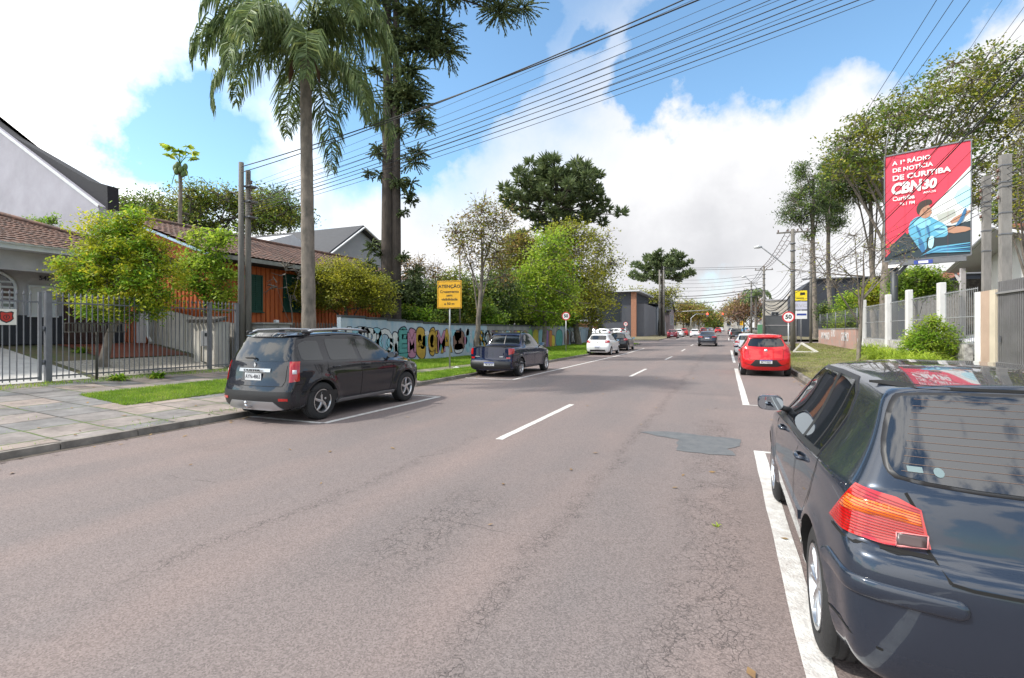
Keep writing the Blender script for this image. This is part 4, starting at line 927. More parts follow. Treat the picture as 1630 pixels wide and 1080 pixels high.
# ---------------------------------------------------------------- the lie of the land
KL, KR = -8.5, 2.35                       # the two kerb faces
WL, FL, RL = -14.3, -15.0, 7.8            # graffiti wall, picket fence, right-hand property line
def lerp(v, *p): return float(np.interp(v, p[0::2], p[1::2]))
def rz_(s): return .009*max(0, min(s, 400)-35) if s < 400 else 3.28
def gz(a, s):
    z = rz_(s)
    if a < KL:
        t = KL-a; m = lerp(s, 15, .05, 23, .008); k = lerp(s, 55, 1, 57, 0, 71.5, 0, 73, 1)
        z += (.09+m*min(t, 6.5))*k
        if a < FL: z += lerp(-a, 15, 0, 19.5, .75, 26, .9)*lerp(s, 12, 1, 18, .25, 50, 0)
    elif a > KR:
        t = a-KR; k = lerp(s, 53, 1, 55, 0, 70, 0, 71.5, 1)
        z += (.13+.046*min(t, 5.6))*k
    return z
def sheet(name, avals, svals, m, dz=0., kind='structure', f=None):
    V = [(a, s, (f or gz)(a, s)+dz) for s in svals for a in avals]; n = len(avals)
    Fq = [(j*n+i, j*n+i+1, (j+1)*n+i+1, (j+1)*n+i) for j in range(len(svals)-1) for i in range(n-1)]
    o = link(name, npmesh(name, V, Fq, True), m); return tag(o, kind=kind)
def steps(a, b, d): k = max(1, int(abs(b-a)/d+.5)); return [a+(b-a)*i/k for i in range(k+1)]

def asphalt_mat():
    m = bpy.data.materials.new('asphalt'); m.use_nodes = True; t = m.node_tree; L = t.links.new; b = t.nodes['Principled BSDF']
    tc = N(t, 'ShaderNodeTexCoord'); P = tc.outputs['Object']
    def noise(sc, det=5, ro=.6, vec=None, dist=0):
        n = N(t, 'ShaderNodeTexNoise', i_Scale=sc, i_Detail=det, i_Roughness=ro, i_Distortion=dist); L(vec or P, n.inputs['Vector']); return n.outputs['Fac']
    def rng_(v, a, b_, c=0., d=1., smooth=False):
        r = N(t, 'ShaderNodeMapRange', interpolation_type='SMOOTHSTEP' if smooth else 'LINEAR'); L(v, r.inputs['Value'])
        for k, x in zip(('From Min','From Max','To Min','To Max'), (a, b_, c, d)): r.inputs[k].default_value = x
        return r.outputs[0]
    def ma(op, x, y, cl=False):
        n = N(t, 'ShaderNodeMath', operation=op, use_clamp=cl)
        for i, v in enumerate((x, y)):
            if isinstance(v, (int, float)): n.inputs[i].default_value = v
            else: L(v, n.inputs[i])
        return n.outputs[0]
    def mix(f, a, b_, bt='MIX'):
        n = N(t, 'ShaderNodeMix', data_type='RGBA', blend_type=bt)
        if isinstance(f, (int, float)): n.inputs[0].default_value = f
        else: L(f, n.inputs[0])
        for k, v in ((6, a), (7, b_)):
            if isinstance(v, tuple): n.inputs[k].default_value = (*v, 1)
            else: L(v, n.inputs[k])
        return n.outputs[2]
    sp = N(t, 'ShaderNodeSeparateXYZ'); L(P, sp.inputs[0]); X, Y = sp.outputs[0], sp.outputs[1]
    st = N(t, 'ShaderNodeMapping'); st.inputs['Scale'].default_value = (1, .12, 1); L(P, st.inputs[0])
    big = rng_(noise(.9, 6, .6, st.outputs[0]), .35, .65)
    col = mix(big, (.188,.149,.140), (.146,.124,.121))
    col = mix(rng_(noise(.35, 4), .4, .65, 0, .55), col, (.198,.153,.141))
    # wheel-worn greyer tracks along both lanes
    def band(c0, w, soft):
        d = ma('ABSOLUTE', ma('SUBTRACT', ma('ADD', X, ma('MULTIPLY', ma('SUBTRACT', noise(.7, 4), .5), .7)), c0), 0.); return rng_(d, w+soft, w, 0, 1, True)
    tr = ma('MAXIMUM', ma('MAXIMUM', band(-5.6,.3,.5), band(-4.0,.3,.5)), ma('MAXIMUM', band(-2.3,.3,.5), band(-.7,.3,.5)))
    col = mix(ma('MULTIPLY', tr, .35), col, (.135,.122,.122))
    # stones in the surface
    v = N(t, 'ShaderNodeTexVoronoi', i_Scale=120); L(P, v.inputs['Vector'])
    sepc = N(t, 'ShaderNodeSeparateColor'); L(v.outputs['Color'], sepc.inputs[0])
    stone = rng_(sepc.outputs[0], 0, 1, .66, 1.34)
    cc = N(t, 'ShaderNodeCombineColor'); [L(stone, cc.inputs[i]) for i in range(3)]
    col = mix(.9, col, cc.outputs[0], 'MULTIPLY')
    fine = noise(190, 3, .7); pit = rng_(fine, .36, .30); col = mix(ma('MULTIPLY', pit, .5), col, (.03,.028,.028))
    lit = rng_(noise(60, 2, .6), .66, .72, 0, .6); col = mix(lit, col, (.33,.29,.27))
    # alligator cracks
    wob = N(t, 'ShaderNodeVectorMath', operation='MULTIPLY_ADD'); wn = N(t, 'ShaderNodeTexNoise', i_Scale=5, i_Detail=4); L(P, wn.inputs['Vector']); L(wn.outputs['Color'], wob.inputs[0]); wob.inputs[1].default_value = (.25,.25,.25); L(P, wob.inputs[2])
    def cracks(sc, w):
        q = N(t, 'ShaderNodeTexVoronoi', feature='DISTANCE_TO_EDGE', i_Scale=sc); L(wob.outputs[0], q.inputs['Vector']); return rng_(q.outputs['Distance'], w, w*.35)
    def srange(a, b_, soft=.5): return ma('MULTIPLY', rng_(Y, a-soft, a+soft, 0, 1, True), rng_(Y, b_-soft, b_+soft, 1, 0, True))
    area = ma('MULTIPLY', band(-.12, .12, .3), srange(.5, 10))
    area = ma('MAXIMUM', area, ma('MULTIPLY', band(-1.3, .02, .12), srange(1, 40)))
    area = ma('MAXIMUM', area, ma('MULTIPLY', band(-2.25, .15, .35), srange(2.8, 4.6)))
    area = ma('MAXIMUM', area, ma('MULTIPLY', band(-3.6, .03, .1), srange(2, 7)))
    area = ma('MAXIMUM', area, ma('MULTIPLY', rng_(noise(.33, 3), .63, .70), .6))
    brk = rng_(noise(3.2, 4), .36, .50)
    cr = ma('MULTIPLY', ma('MAXIMUM', cracks(14, .042), ma('MULTIPLY', cracks(6, .018), .9)), ma('MULTIPLY', area, brk), True)
    col = mix(ma('MULTIPLY', cr, .62), col, (.035,.03,.03))
    # transverse joints
    tj = ma('ABSOLUTE', ma('SUBTRACT', ma('MODULO', ma('ADD', ma('ADD', Y, ma('MULTIPLY', noise(1.5, 3), .25)), 100), 6.3), 3.1), 0.)
    col = mix(ma('MULTIPLY', rng_(tj, .012, .004), ma('MULTIPLY', rng_(noise(.8, 3), .52, .6), .7)), col, (.06,.05,.05))
    L(col, b.inputs['Base Color'])
    b.inputs['Roughness'].default_value = .82; b.inputs['Specular IOR Level'].default_value = .35
    h = ma('ADD', ma('MULTIPLY', fine, .5), ma('ADD', sepc.outputs[1], ma('MULTIPLY', cr, -3)))
    bp = N(t, 'ShaderNodeBump', i_Strength=.45, i_Distance=.005); L(h, bp.inputs['Height']); L(bp.outputs[0], b.inputs['Normal'])
    return m
def slab_mat():
    m = bpy.data.materials.new('paving_slabs'); m.use_nodes = True; t = m.node_tree; L = t.links.new; b = t.nodes['Principled BSDF']
    tc = N(t, 'ShaderNodeTexCoord'); mp = N(t, 'ShaderNodeMapping'); mp.inputs['Rotation'].default_value = (0,0,R(90)); L(tc.outputs['Object'], mp.inputs[0])
    wn = N(t, 'ShaderNodeTexNoise', i_Scale=.8, i_Detail=2); L(tc.outputs['Object'], wn.inputs['Vector'])
    wob = N(t, 'ShaderNodeVectorMath', operation='MULTIPLY_ADD'); L(wn.outputs['Color'], wob.inputs[0]); wob.inputs[1].default_value = (.12,.12,0); L(mp.outputs[0], wob.inputs[2])
    br = N(t, 'ShaderNodeTexBrick', offset=0.0, squash=1.0); L(wob.outputs[0], br.inputs['Vector'])
    for k, v in (('Scale', 1.0), ('Mortar Size', .018), ('Mortar Smooth', .2), ('Brick Width', .80), ('Row Height', .74), ('Bias', -.1)): br.inputs[k].default_value = v
    br.inputs['Color1'].default_value = (.25,.205,.18,1); br.inputs['Color2'].default_value = (.135,.14,.145,1); br.inputs['Mortar'].default_value = (.05,.045,.04,1)
    n = N(t, 'ShaderNodeTexNoise', i_Scale=2.2, i_Detail=9, i_Roughness=.72); L(tc.outputs['Object'], n.inputs['Vector'])
    r = N(t, 'ShaderNodeMapRange'); r.inputs['From Min'].default_value = .3; r.inputs['From Max'].default_value = .7; r.inputs['To Min'].default_value = .55; r.inputs['To Max'].default_value = 1.45; L(n.outputs['Fac'], r.inputs['Value'])
    cc = N(t, 'ShaderNodeCombineColor'); [L(r.outputs[0], cc.inputs[i]) for i in range(3)]
    x = N(t, 'ShaderNodeMix', data_type='RGBA', blend_type='MULTIPLY'); x.inputs[0].default_value = 1; L(br.outputs['Color'], x.inputs[6]); L(cc.outputs[0], x.inputs[7])
    n2 = N(t, 'ShaderNodeTexNoise', i_Scale=.9, i_Detail=6); L(tc.outputs['Object'], n2.inputs['Vector'])
    r2 = N(t, 'ShaderNodeMapRange'); r2.inputs['From Min'].default_value = .42; r2.inputs['From Max'].default_value = .52; L(n2.outputs['Fac'], r2.inputs['Value'])
    w = N(t, 'ShaderNodeMath', operation='MULTIPLY'); L(br.outputs['Fac'], w.inputs[0]); L(r2.outputs[0], w.inputs[1])
    y = N(t, 'ShaderNodeMix', data_type='RGBA'); L(w.outputs[0], y.inputs[0]); L(x.outputs[2], y.inputs[6]); y.inputs[7].default_value = (.07,.11,.02,1)
    L(y.outputs[2], b.inputs['Base Color']); b.inputs['Roughness'].default_value = .85
    h = N(t, 'ShaderNodeMath', operation='SUBTRACT'); L(n.outputs['Fac'], h.inputs[0]); L(br.outputs['Fac'], h.inputs[1])
    bp = N(t, 'ShaderNodeBump', i_Strength=.7, i_Distance=.02); L(h.outputs[0], bp.inputs['Height']); L(bp.outputs[0], b.inputs['Normal'])
    return m
ASPH = asphalt_mat(); SLAB = slab_mat()
DIRT = mat('dirt', (.13,.10,.07), .95, var=.4, vs=1.5, bump=.5, bs=12, col2=(.07,.10,.03))
TURF = mat('turf_soil', (.055,.075,.018), .95, var=.5, vs=2.2, bump=.5, bs=18, col2=(.10,.095,.04))
DRYT = mat('dry_turf', (.12,.12,.05), .95, var=.5, vs=1.2, bump=.5, bs=18, col2=(.17,.13,.09))
KERBM = mat('kerb_stone', (.24,.215,.19), .9, var=.55, vs=2.5, bump=.6, bs=14)
WPAINT = mat('road_paint', (.62,.62,.60), .75, var=.3, vs=9, bump=.5, bs=60, col2=(.42,.39,.37))
CONC = mat('concrete', (.30,.29,.27), .88, var=.35, vs=1.6, bump=.3, bs=25)
S1 = steps(-30, 75, 1.5)+steps(75, 420, 8)[1:]
sheet('ground', [-1500,-300,-100,-40,-19,-8,3,12,40,100,300,1500], [-300,-60,0,12,18,35,60,100,200,400,3500], DIRT, -.12, f=lambda a, s: rz_(max(0, s)))
sheet('road', steps(KL, KR, 1.1), S1, ASPH, 0, f=lambda a, s: rz_(s))
sheet('side_road', [-60,-40,-25,-14,KL-.001], [57,60,66,71.5], ASPH, -.004, f=lambda a, s: rz_(s))
sheet('side_road', [KR+.001,8,14,25,60], [55,60,66,70], ASPH, -.004, f=lambda a, s: rz_(s))
sheet('sidewalk', [FL]+steps(FL, KL-.13, .8)[1:], steps(-12, 15, 1.), SLAB)
sheet('verge', steps(WL-.7, KL-.13, .8), steps(15, 57, 1.5), TURF)
sheet('verge', steps(-30, KL-.13, 2.), steps(72, 400, 8), DRYT)
sheet('verge', steps(KR+.13, RL+.6, .8), steps(-12, 55, 1.5), DRYT)
sheet('verge', steps(KR+.13, 40, 3), steps(71, 400, 8), DRYT)
sheet('yard', [-40,-30]+steps(-26, FL-.001, .6), steps(-12, 57, 1.5), DIRT)
sheet('yard', steps(RL+.6, 40, 3), steps(-12, 55, 3), DRYT, f=lambda a, s: gz(RL, s)+.0)
sheet('path', [-10.6,-10.35,-10.05,-9.9], steps(13.5, 56, 1.5), mat('worn_path', (.24,.21,.17), .95, var=.5, vs=3, bump=.4, col2=(.09,.11,.04)), .006)
def kerb(a0, a1, s0, s1):
    m = MB()
    for s in np.arange(s0, s1, 1.0):
        e = min(s+.988, s1); z0, z1 = rz_(s), rz_(e); j = random.uniform(-.008, .008); h = (.095 if a0 < 0 else .135)+j
        A, B = sorted((a0, a1)); V = []
        for (y, z) in ((s, z0), (e, z1)):
            V += [(A+j, y, z-.1), (B+j, y, z-.1), (B+j+(-.03 if a0 > a1 else 0), y, z+h), (A+j+(.03 if a0 < a1 else 0), y, z+h)]
        m.add(V, [(0,1,2,3),(4,5,6,7),(0,1,5,4),(1,2,6,5),(2,3,7,6),(3,0,4,7)])
    return tag(m.build('kerb', KERBM), kind='structure')
kerb(KL, KL-.14, -12, 56.5); kerb(KL, KL-.14, 73, 200); kerb(KR, KR+.14, -12, 54); kerb(KR, KR+.14, 72, 200)
# gutter grime strips between kerb and road
GRIME = mat('gutter_grime', (.10,.08,.065), .95, var=.5, vs=5, bump=.5)
sheet('gutter', [KL, KL+.07, KL+.14], steps(-12, 56, 2), GRIME, .003, f=lambda a, s: rz_(s)); sheet('gutter', [KR-.14, KR-.07, KR], steps(-12, 54, 2), GRIME, .003, f=lambda a, s: rz_(s))
def marking(a0, a1, s0, s1, name='road_marking'):
    ss = steps(s0, s1, .35); V = []; 
    for s in ss: V += [(a0+random.uniform(-.006,.006), s, rz_(s)+.004), (a1+random.uniform(-.006,.006), s, rz_(s)+.004)]
    return tag(link(name, npmesh(name, V, [(2*i, 2*i+1, 2*i+3, 2*i+2) for i in range(len(ss)-1)]), WPAINT), kind='structure')
marking(-6.66, -6.54, 6.96, 10.9); marking(KL+.1, -6.66, 6.90, 7.0); marking(KL+.1, -6.66, 10.82, 10.9)
marking(-6.66, -6.54, 15.6, 45.4); marking(KL+.1, -6.66, 15.55, 15.65); marking(-6.66,-6.54, 76, 130)
for k in range(-1, 14): marking(-3.23, -3.11, 6.95+11.45*k, 10.9+11.45*k)
marking(.35, .49, -6, 7.67); marking(.49, KR-.1, 7.58, 7.67); marking(.35, .49, 12.3, 24); marking(.49, KR-.1, 12.3, 12.37); marking(.35, .49, 28.5, 44); marking(.49, KR-.1, 24, 24.07); marking(.35,.49,74,90)
def poly_sheet(name, pts, m, dz, kind='structure', jit=.0, n=3):
    P_ = resample(pts, .12); P_ = [(x+random.uniform(-jit, jit), y+random.uniform(-jit, jit)) for x, y in P_]
    vo, eo, fo, *_ = geometry.delaunay_2d_cdt([Vector(p) for p in P_], [(i, (i+1) % len(P_)) for i in range(len(P_))], [list(range(len(P_)))], 1, 1e-6)
    me = bpy.data.meshes.new(name); me.from_pydata([(v.x, v.y, gz(v.x, v.y)+dz) for v in vo], [], [tuple(f) for f in fo])
    return tag(link(name, me, m), kind=kind)
poly_sheet('road_patch', [(-1.3,8.35),(-.9,8.6),(-.5,8.5),(.22,8.4),(.2,7.9),(.02,7.62),(.15,7.24),(-.2,7.2),(-.62,7.25),(-.66,8.0),(-1.0,8.15)], mat('fresh_asphalt', (.088,.094,.102), .8, var=.3, vs=6, bump=.5, bs=80, col2=(.12,.125,.13)), .005, jit=.025)

# ---------------------------------------------------------------- buildings
def stucco(name, col, var=.15, vs=1.2): return mat(name, col, .9, var=var, vs=vs, bump=.25, bs=35)
GREYW = stucco('grey_stucco', (.50,.48,.50), .25); WHITEW = stucco('white_stucco', (.66,.65,.64)); DARKW = stucco('charcoal_stucco', (.035,.037,.045))
TILE = mat('clay_tile', (.20,.105,.075), .9, var=.7, vs=5, bump=.4, bs=30, col2=(.07,.055,.05))
TILER = mat('red_clay_tile', (.30,.10,.06), .9, var=.6, vs=5, bump=.4, bs=30, col2=(.12,.06,.045))
SLATE = mat('dark_roof', (.035,.037,.045), .7, var=.3, vs=2, streak=(1,1,8)); FASCIA = mat('white_fascia', (.62,.63,.65), .6, var=.15, vs=3)
WIN = mat('house_glass', (.03,.035,.04), .08, coat=.5); GREEN = mat('green_shutter', (.012,.075,.05), .6, var=.2, vs=6)
STEEL = mat('grey_painted_steel', (.16,.165,.18), .5, .2, var=.2, vs=6); GALV = mat('galvanised_steel', (.42,.43,.44), .45, .6, var=.15, vs=6)
BRICK = mat('brick_facing', (.38,.18,.11), .9, var=.3, vs=12); BROWND = mat('brown_door', (.05,.018,.012), .5, var=.3, vs=3, streak=(8,8,1))
SOFFIT = mat('white_soffit', (.5,.5,.52), .8)
def tiled_roof(name, A, B, Cc, D, parent, m, pitch=.22, row=.36, amp=.035):
    A, B, Cc, D = map(Vector, (A, B, Cc, D)); nrm = (B-A).cross(D-A).normalized()
    if nrm.z < 0: nrm = -nrm
    Lu, Lv = (B-A).length, (D-A).length; nu = max(4, int(Lu/pitch*4)); nr = max(1, int(Lv/row)); vs = []
    for k in range(nr): vs += [(k/nr, .03), ((k+.97)/nr, 0.)]
    vs.append((1, 0)); V = []
    for v, h in vs:
        for i in range(nu+1):
            u = i/nu; p = A*(1-u)*(1-v)+B*u*(1-v)+Cc*u*v+D*(1-u)*v
            V.append(p+nrm*(amp*abs(math.sin(math.pi*u*Lu/pitch))+h+.012*math.sin(u*Lu*1.7+v*5)))
    n = nu+1; Fq = [(j*n+i, j*n+i+1, (j+1)*n+i+1, (j+1)*n+i) for j in range(len(vs)-1) for i in range(nu)]
    return link(name, npmesh(name, V, Fq, False), m, parent)
def slab(mb, pts, th, m=0):           # a thick sheet from a planar polygon
    P_ = [Vector(p) for p in pts]; nrm = (P_[1]-P_[0]).cross(P_[2]-P_[0]).normalized()
    if nrm.z < 0 or (abs(nrm.z) < .01 and nrm.y > 0): nrm = -nrm
    n = len(P_); V = P_+[p-nrm*th for p in P_]
    return mb.add(V, [tuple(range(n)), tuple(range(n, 2*n))[::-1]]+[(i, (i+1) % n, n+(i+1) % n, n+i) for i in range(n)], m)
def rel(o, pts): return [(p[0]-o.location.x, p[1]-o.location.y, p[2]-o.location.z) for p in pts]
class House:
    """an empty at the base; parts are given in street coordinates"""
    def __init__(s, name, label, cat, loc): s.o = empty(name, label, cat, loc); s.off = Vector(loc)
    def mb(s): return MB()
    def put(s, mb, name, mats, parent=None, label=None):
        mb.v = [(x-s.off.x, y-s.off.y, z-s.off.z) for x, y, z in mb.v]
        return mb.build(name, mats, parent or s.o, label=label)
    def tiles(s, name, A, B, Cc, D, m, parent=None, **k):
        o = tiled_roof(name, *[tuple(Vector(p)-s.off) for p in (A, B, Cc, D)], parent or s.o, m, **k); return o
    def window(s, face, a, s0, s1, z0, z1, frame=.06, fm=None, glass=None, name='window', bars=1, sill=True):
        """face 'x+','x-','y-': the wall plane at a; s0..s1 along the wall"""
        m, g = MB(), MB(); d = .05
        def bx(mb, u0, u1, w0, w1, n0, n1):
            if face[0] == 'x':
                k = 1 if face[1] == '+' else -1; mb.box((a+k*(n0+n1)/2, (u0+u1)/2, (w0+w1)/2), (abs(n1-n0), u1-u0, w1-w0))
            else: mb.box(((u0+u1)/2, a-(n0+n1)/2, (w0+w1)/2), (u1-u0, abs(n1-n0), w1-w0))
        for (u0, u1, w0, w1) in ((s0-frame, s0, z0-frame, z1+frame), (s1, s1+frame, z0-frame, z1+frame), (s0, s1, z0-frame, z0), (s0, s1, z1, z1+frame)): bx(m, u0, u1, w0, w1, -.02, d)
        for k in range(1, bars+1): u = s0+(s1-s0)*k/(bars+1); bx(m, u-.02, u+.02, z0, z1, .0, d-.01)
        if sill: bx(m, s0-frame-.04, s1+frame+.04, z0-frame-.05, z0-frame-.002, -.02, d+.05)
        w = s.put(m, name, fm or FASCIA); bx(g, s0, s1, z0, z1, -.02, .01); s.put(g, 'pane', glass or WIN, w); return w

# --- low house behind the picket fence
h = House('low_house', 'low grey house with brown tile hip roof, arched window and charcoal dado', 'house', (-22, 7, 1.0))
fl = 1.22
m = h.mb(); m.box((-22.6, 6.6, (fl+4.0)/2), (4.4, 9.6, 4.0-fl)); h.put(m, 'wall', GREYW)
m = h.mb(); m.box((-20.36, 6.6, fl+.46), (.06, 9.62, .92)); m.box((-22.6, 11.43, fl+.46), (4.5, .06, .92)); h.put(m, 'dado', DARKW)
m = h.mb(); m.box((-19.35, 6.2, 3.72), (.18, 11.0, .56)); m.box((-19.35, 11.45, 2.47), (.2, .2, 2.5)); h.put(m, 'porch_beam', GREYW)
m = h.mb(); m.box((-18.72, 6.3, 4.08), (.05, 12.0, .17)); m.box((-18.66, 6.3, 4.15), (.09, 12.0, .05)); m.box((-20.6, 12.28, 4.08), (3.7, .05, .17)); h.put(m, 'gutter', FASCIA)
m = h.mb(); m.box((-20.6, 6.2, 4.02), (3.8, 12.0, .03)); h.put(m, 'soffit', SOFFIT)
rf = h.tiles('roof', (-18.6,.2,4.12), (-18.6,12.35,4.12), (-23,8.0,5.75), (-23,4.0,5.75), TILE)
h.tiles('roof', (-18.6,12.35,4.12), (-27.2,12.35,4.12), (-23,8.0,5.75), (-23,8.0,5.75), TILE)
m = h.mb(); m.tube([(-18.6,12.35,4.2),(-23,8.0,5.84)], .07, 8); m.tube([(-23,8.0,5.84),(-23,4.0,5.84)], .07, 8); h.put(m, 'ridge_tile', TILE)
m = h.mb(); ap = [(6.2,fl),(6.2,3.0)]+[(7.3-1.1*math.cos(t_), 3.0+.62*math.sin(t_)) for t_ in np.linspace(0, math.pi, 13)]+[(8.4,3.0),(8.4,fl)]
m.prism([(p[0], p[1]) for p in [(6.25,2.15),(6.25,3.0)]+[(7.3-1.05*math.cos(t_), 3.0+.55*math.sin(t_)) for t_ in np.linspace(0, math.pi, 13)]+[(8.35,3.0),(8.35,2.15)]], -20.42, -20.36, 'X'); w = h.put(m, 'arched_window', WIN)
m = h.mb()
arc = [(-20.33, 7.3-1.08*math.cos(t_), 3.0+.58*math.sin(t_)) for t_ in np.linspace(0, math.pi, 15)]
m.tube([(-20.33,6.22,2.12)]+arc+[(-20.33,8.38,2.12)], .05, 6)
for k in range(1, 6): y = 6.22+k*.36; m.box((-20.34, y, 2.6), (.03, .03, 1.0))
for k in range(7): m.box((-20.35, 7.3, 2.2+k*.16), (.03, 2.1, .06))
h.put(m, 'window_grille', FASCIA, w)
h.window('x+', -20.36, 8.75, 9.35, 2.2, 3.05, glass=mat('white_blind', (.6,.6,.6), .7))
m = h.mb(); m.box((-20.34, 10.25, fl+1.08), (.08, 1.25, 2.16)); d_ = h.put(m, 'door', BROWND)
m = h.mb(); [m.box((-20.29, 9.8+k*.3, fl+1.08), (.03, .2, 1.9)) for k in range(4)]; h.put(m, 'door_panel', BROWND, d_)
m = h.mb(); m.tube([(-19.3,11.6,4.0),(-19.3,11.62,1.5),(-19.1,11.65,1.25)], .05, 8); h.put(m, 'downpipe', FASCIA)
text('547', .2, h.o, (-20.32+22, 9.1-7, 3.35-1.0), (R(90), 0, R(90)), INK, .004)
sheet('driveway', steps(-20.3, FL-.02, .6), steps(-2, 7.7, 1), mat('white_yard_tile', (.52,.51,.50), .6, var=.2, vs=3, bump=.1, col2=(.40,.39,.38)), .012)
sheet('gravel_bed', steps(-17.2, FL-.05, .5), steps(7.9, 11.6, .6), mat('white_gravel', (.48,.45,.41), .95, var=.6, vs=22, bump=1, bs=30, col2=(.2,.18,.15)), .012)
sheet('terrace', steps(-19.9, -17.3, .6), steps(9.2, 11.8, .6), mat('red_floor_tile', (.20,.06,.035), .6, var=.3, vs=4), .03)

# --- tall house with the bare gable, behind the low one
h = House('tall_house', 'tall house with plain lavender grey gable wall and dark roof, behind the low house', 'house', (-30, 20, .5))
D_ = 26.0
def onplane_y(px, py, s0): d = direction(px, py); k = s0/d.y; return Vector((d.x*k, s0, H+d.z*k))
g0 = [onplane_y(157, 328, 16), onplane_y(0, 208, 16)]; e, t_ = g0[0], g0[1]; sl = (t_.z-e.z)/(t_.x-e.x); rx = t_.x-3.2
gp = [(e.x, .5), (e.x, e.z), (rx, e.z+sl*(rx-e.x)), (2*rx-e.x, e.z), (2*rx-e.x, .5)]
m = h.mb(); m.prism(gp, 16, 16.8, 'Y'); h.put(m, 'wall', stucco('lavender_stucco', (.37,.355,.41), .2, .5))
m = h.mb(); e2, q = onplane_y(150, 290, 16.6), onplane_y(2, 206, 16.6)
m.prism([(e.x+.15, e.z-.12), (e.x+.1, e2.z*.5+e.z*.5+.35), (e2.x+.05, e2.z), (q.x, q.z+.1), (rx, e.z+sl*(rx-e.x)+.35), (rx, e.z+sl*(rx-e.x)+.05)], 16.35, 16.9, 'Y'); h.put(m, 'roof', mat('dark_tin_roof', (.012,.012,.018), .8))
m = h.mb(); m.bar((e.x+.05, 15.97, e.z-.02), (rx, 15.97, e.z+sl*(rx-e.x)-.0), .06, .14); h.put(m, 'verge_trim', FASCIA)

# --- orange board house
OR = mat('orange_boards', (.64,.16,.035), .75, var=.5, vs=2.0, col2=(.45,.11,.04), streak=(1,3,.4), bump=.2); ORD = mat('board_gap', (.12,.025,.012), .9)
h = House('orange_board_house', 'orange timber house with green shutters and mossy tile roof', 'house', (-22, 21, .3))
m = h.mb(); m.prism([(-26,.3),(-26,4.45),(-22,5.95),(-18,4.45),(-18,.3)], 13.2, 25.5, 'Y'); h.put(m, 'wall', OR)
m = h.mb(); [m.box((-17.985, 13.3+k*.23, 2.4), (.04, .045, 4.1)) for k in range(53)]; [m.box((-25.8+k*.23, 13.185, 2.4), (.045, .03, 4.2)) for k in range(34)]; h.put(m, 'cover_strips', mat('orange_trim', (.52,.12,.03), .8, var=.4, vs=3))
h.tiles('roof', (-17.0,12.3,4.5), (-17.0,26.2,4.5), (-22,26.2,6.2), (-22,12.3,6.2), TILE); h.tiles('roof', (-27,26.2,4.5), (-27,12.3,4.5), (-22,12.3,6.2), (-22,26.2,6.2), TILE)
m = h.mb(); m.bar((-16.95,12.28,4.38), (-22,12.28,6.1), .05, .24, up=(0,1,0)); m.bar((-27.05,12.28,4.38), (-22,12.28,6.1), .05, .24, up=(0,1,0)); h.put(m, 'bargeboard', mat('pale_blue_trim', (.32,.45,.58), .6, var=.2, vs=4))
m = h.mb(); m.box((-17.02,19.25,4.40), (.05,13.9,.16)); h.put(m, 'fascia', mat('weathered_fascia', (.28,.29,.27), .8, var=.5, vs=3))
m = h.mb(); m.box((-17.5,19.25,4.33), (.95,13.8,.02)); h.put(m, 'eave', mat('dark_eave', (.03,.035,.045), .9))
m = h.mb(); m.tube([(-22,12.3,6.28),(-22,26.2,6.28)], .09, 8); h.put(m, 'ridge_tile', TILE)
for px0, px1 in ((398, 416), (453, 483)):
    s0, s1 = s_at(px0, -17.95), s_at(px1, -17.95); z0, z1 = z_at(494, -17.95, (s0+s1)/2), z_at(440, -17.95, (s0+s1)/2)
    h.window('x+', -17.97, s0, s1, z0, z1, .06, GREEN, GREEN, 'shuttered_window', 1, True)
    m = h.mb(); [m.box((-17.94, (s0+s1)/2, z0+.06+k*.09), (.03, s1-s0-.04, .03)) for k in range(int((z1-z0)/.09))]; h.put(m, 'shutter_slats', GREEN)

# --- grey townhouse with a dark roof behind
h = House('grey_townhouse', 'grey rendered gable house with dark roof showing above the orange house', 'house', (-30, 42, .3))
sa, sb, sc_ = s_at(512, -27), s_at(572, -27), s_at(602, -27); z1 = z_at(413, -27, sa); z2 = z_at(366, -27, sb); z3 = z_at(392, -27, sc_)
m = h.mb(); m.prism([(sa,.3),(sa,z1),(sb,z2),(sc_,z3),(sc_+2.5,z3-1.2),(sc_+2.5,.3)], -27, -50, 'X'); h.put(m, 'wall', stucco('pale_grey_render', (.36,.36,.39), .1))
m = h.mb(); m.prism([(sa-.5,z1-.35),(sb,z2-.02),(sc_+2.9,z3-1.3),(sc_+2.9,z3-1.0),(sb,z2+.32),(sa-.5,z1-.02)], -26.6, -50, 'X'); h.put(m, 'roof', SLATE)
m = h.mb(); m.bar((-26.55,sa-.5,z1-.2),(-26.55,sb,z2+.14), .08, .3, up=(1,0,0)); m.bar((-26.55,sb,z2+.14),(-26.55,sc_+2.9,z3-1.15), .08, .3, up=(1,0,0)); m.box((-38,sa-.55,z1-.25),(23,.1,.35)); h.put(m, 'verge_trim', FASCIA)
for k in range(3): h.window('x+', -26.99, sa+2.2+k*2.2, sa+3.2+k*2.2, 3, 4.2, sill=False)
h2 = House('white_parapet_house', 'white walled house with small white gable between the utility poles and palm trunk', 'house', (-34, 30, .3))
p0 = s_at(425, -30); zt = z_at(392, -30, p0)
m = h2.mb(); m.box((-33, p0+3, zt/2), (6, 8, zt)); h2.put(m, 'wall', WHITEW)
m = h2.mb(); m.prism([(p0-1, zt), (p0+2.2, zt+1.2), (p0+5.4, zt)], -29.9, -36, 'X'); m.box((-33, p0+3, zt+.08), (6.3, 8.3, .16)); h2.put(m, 'roof', FASCIA)

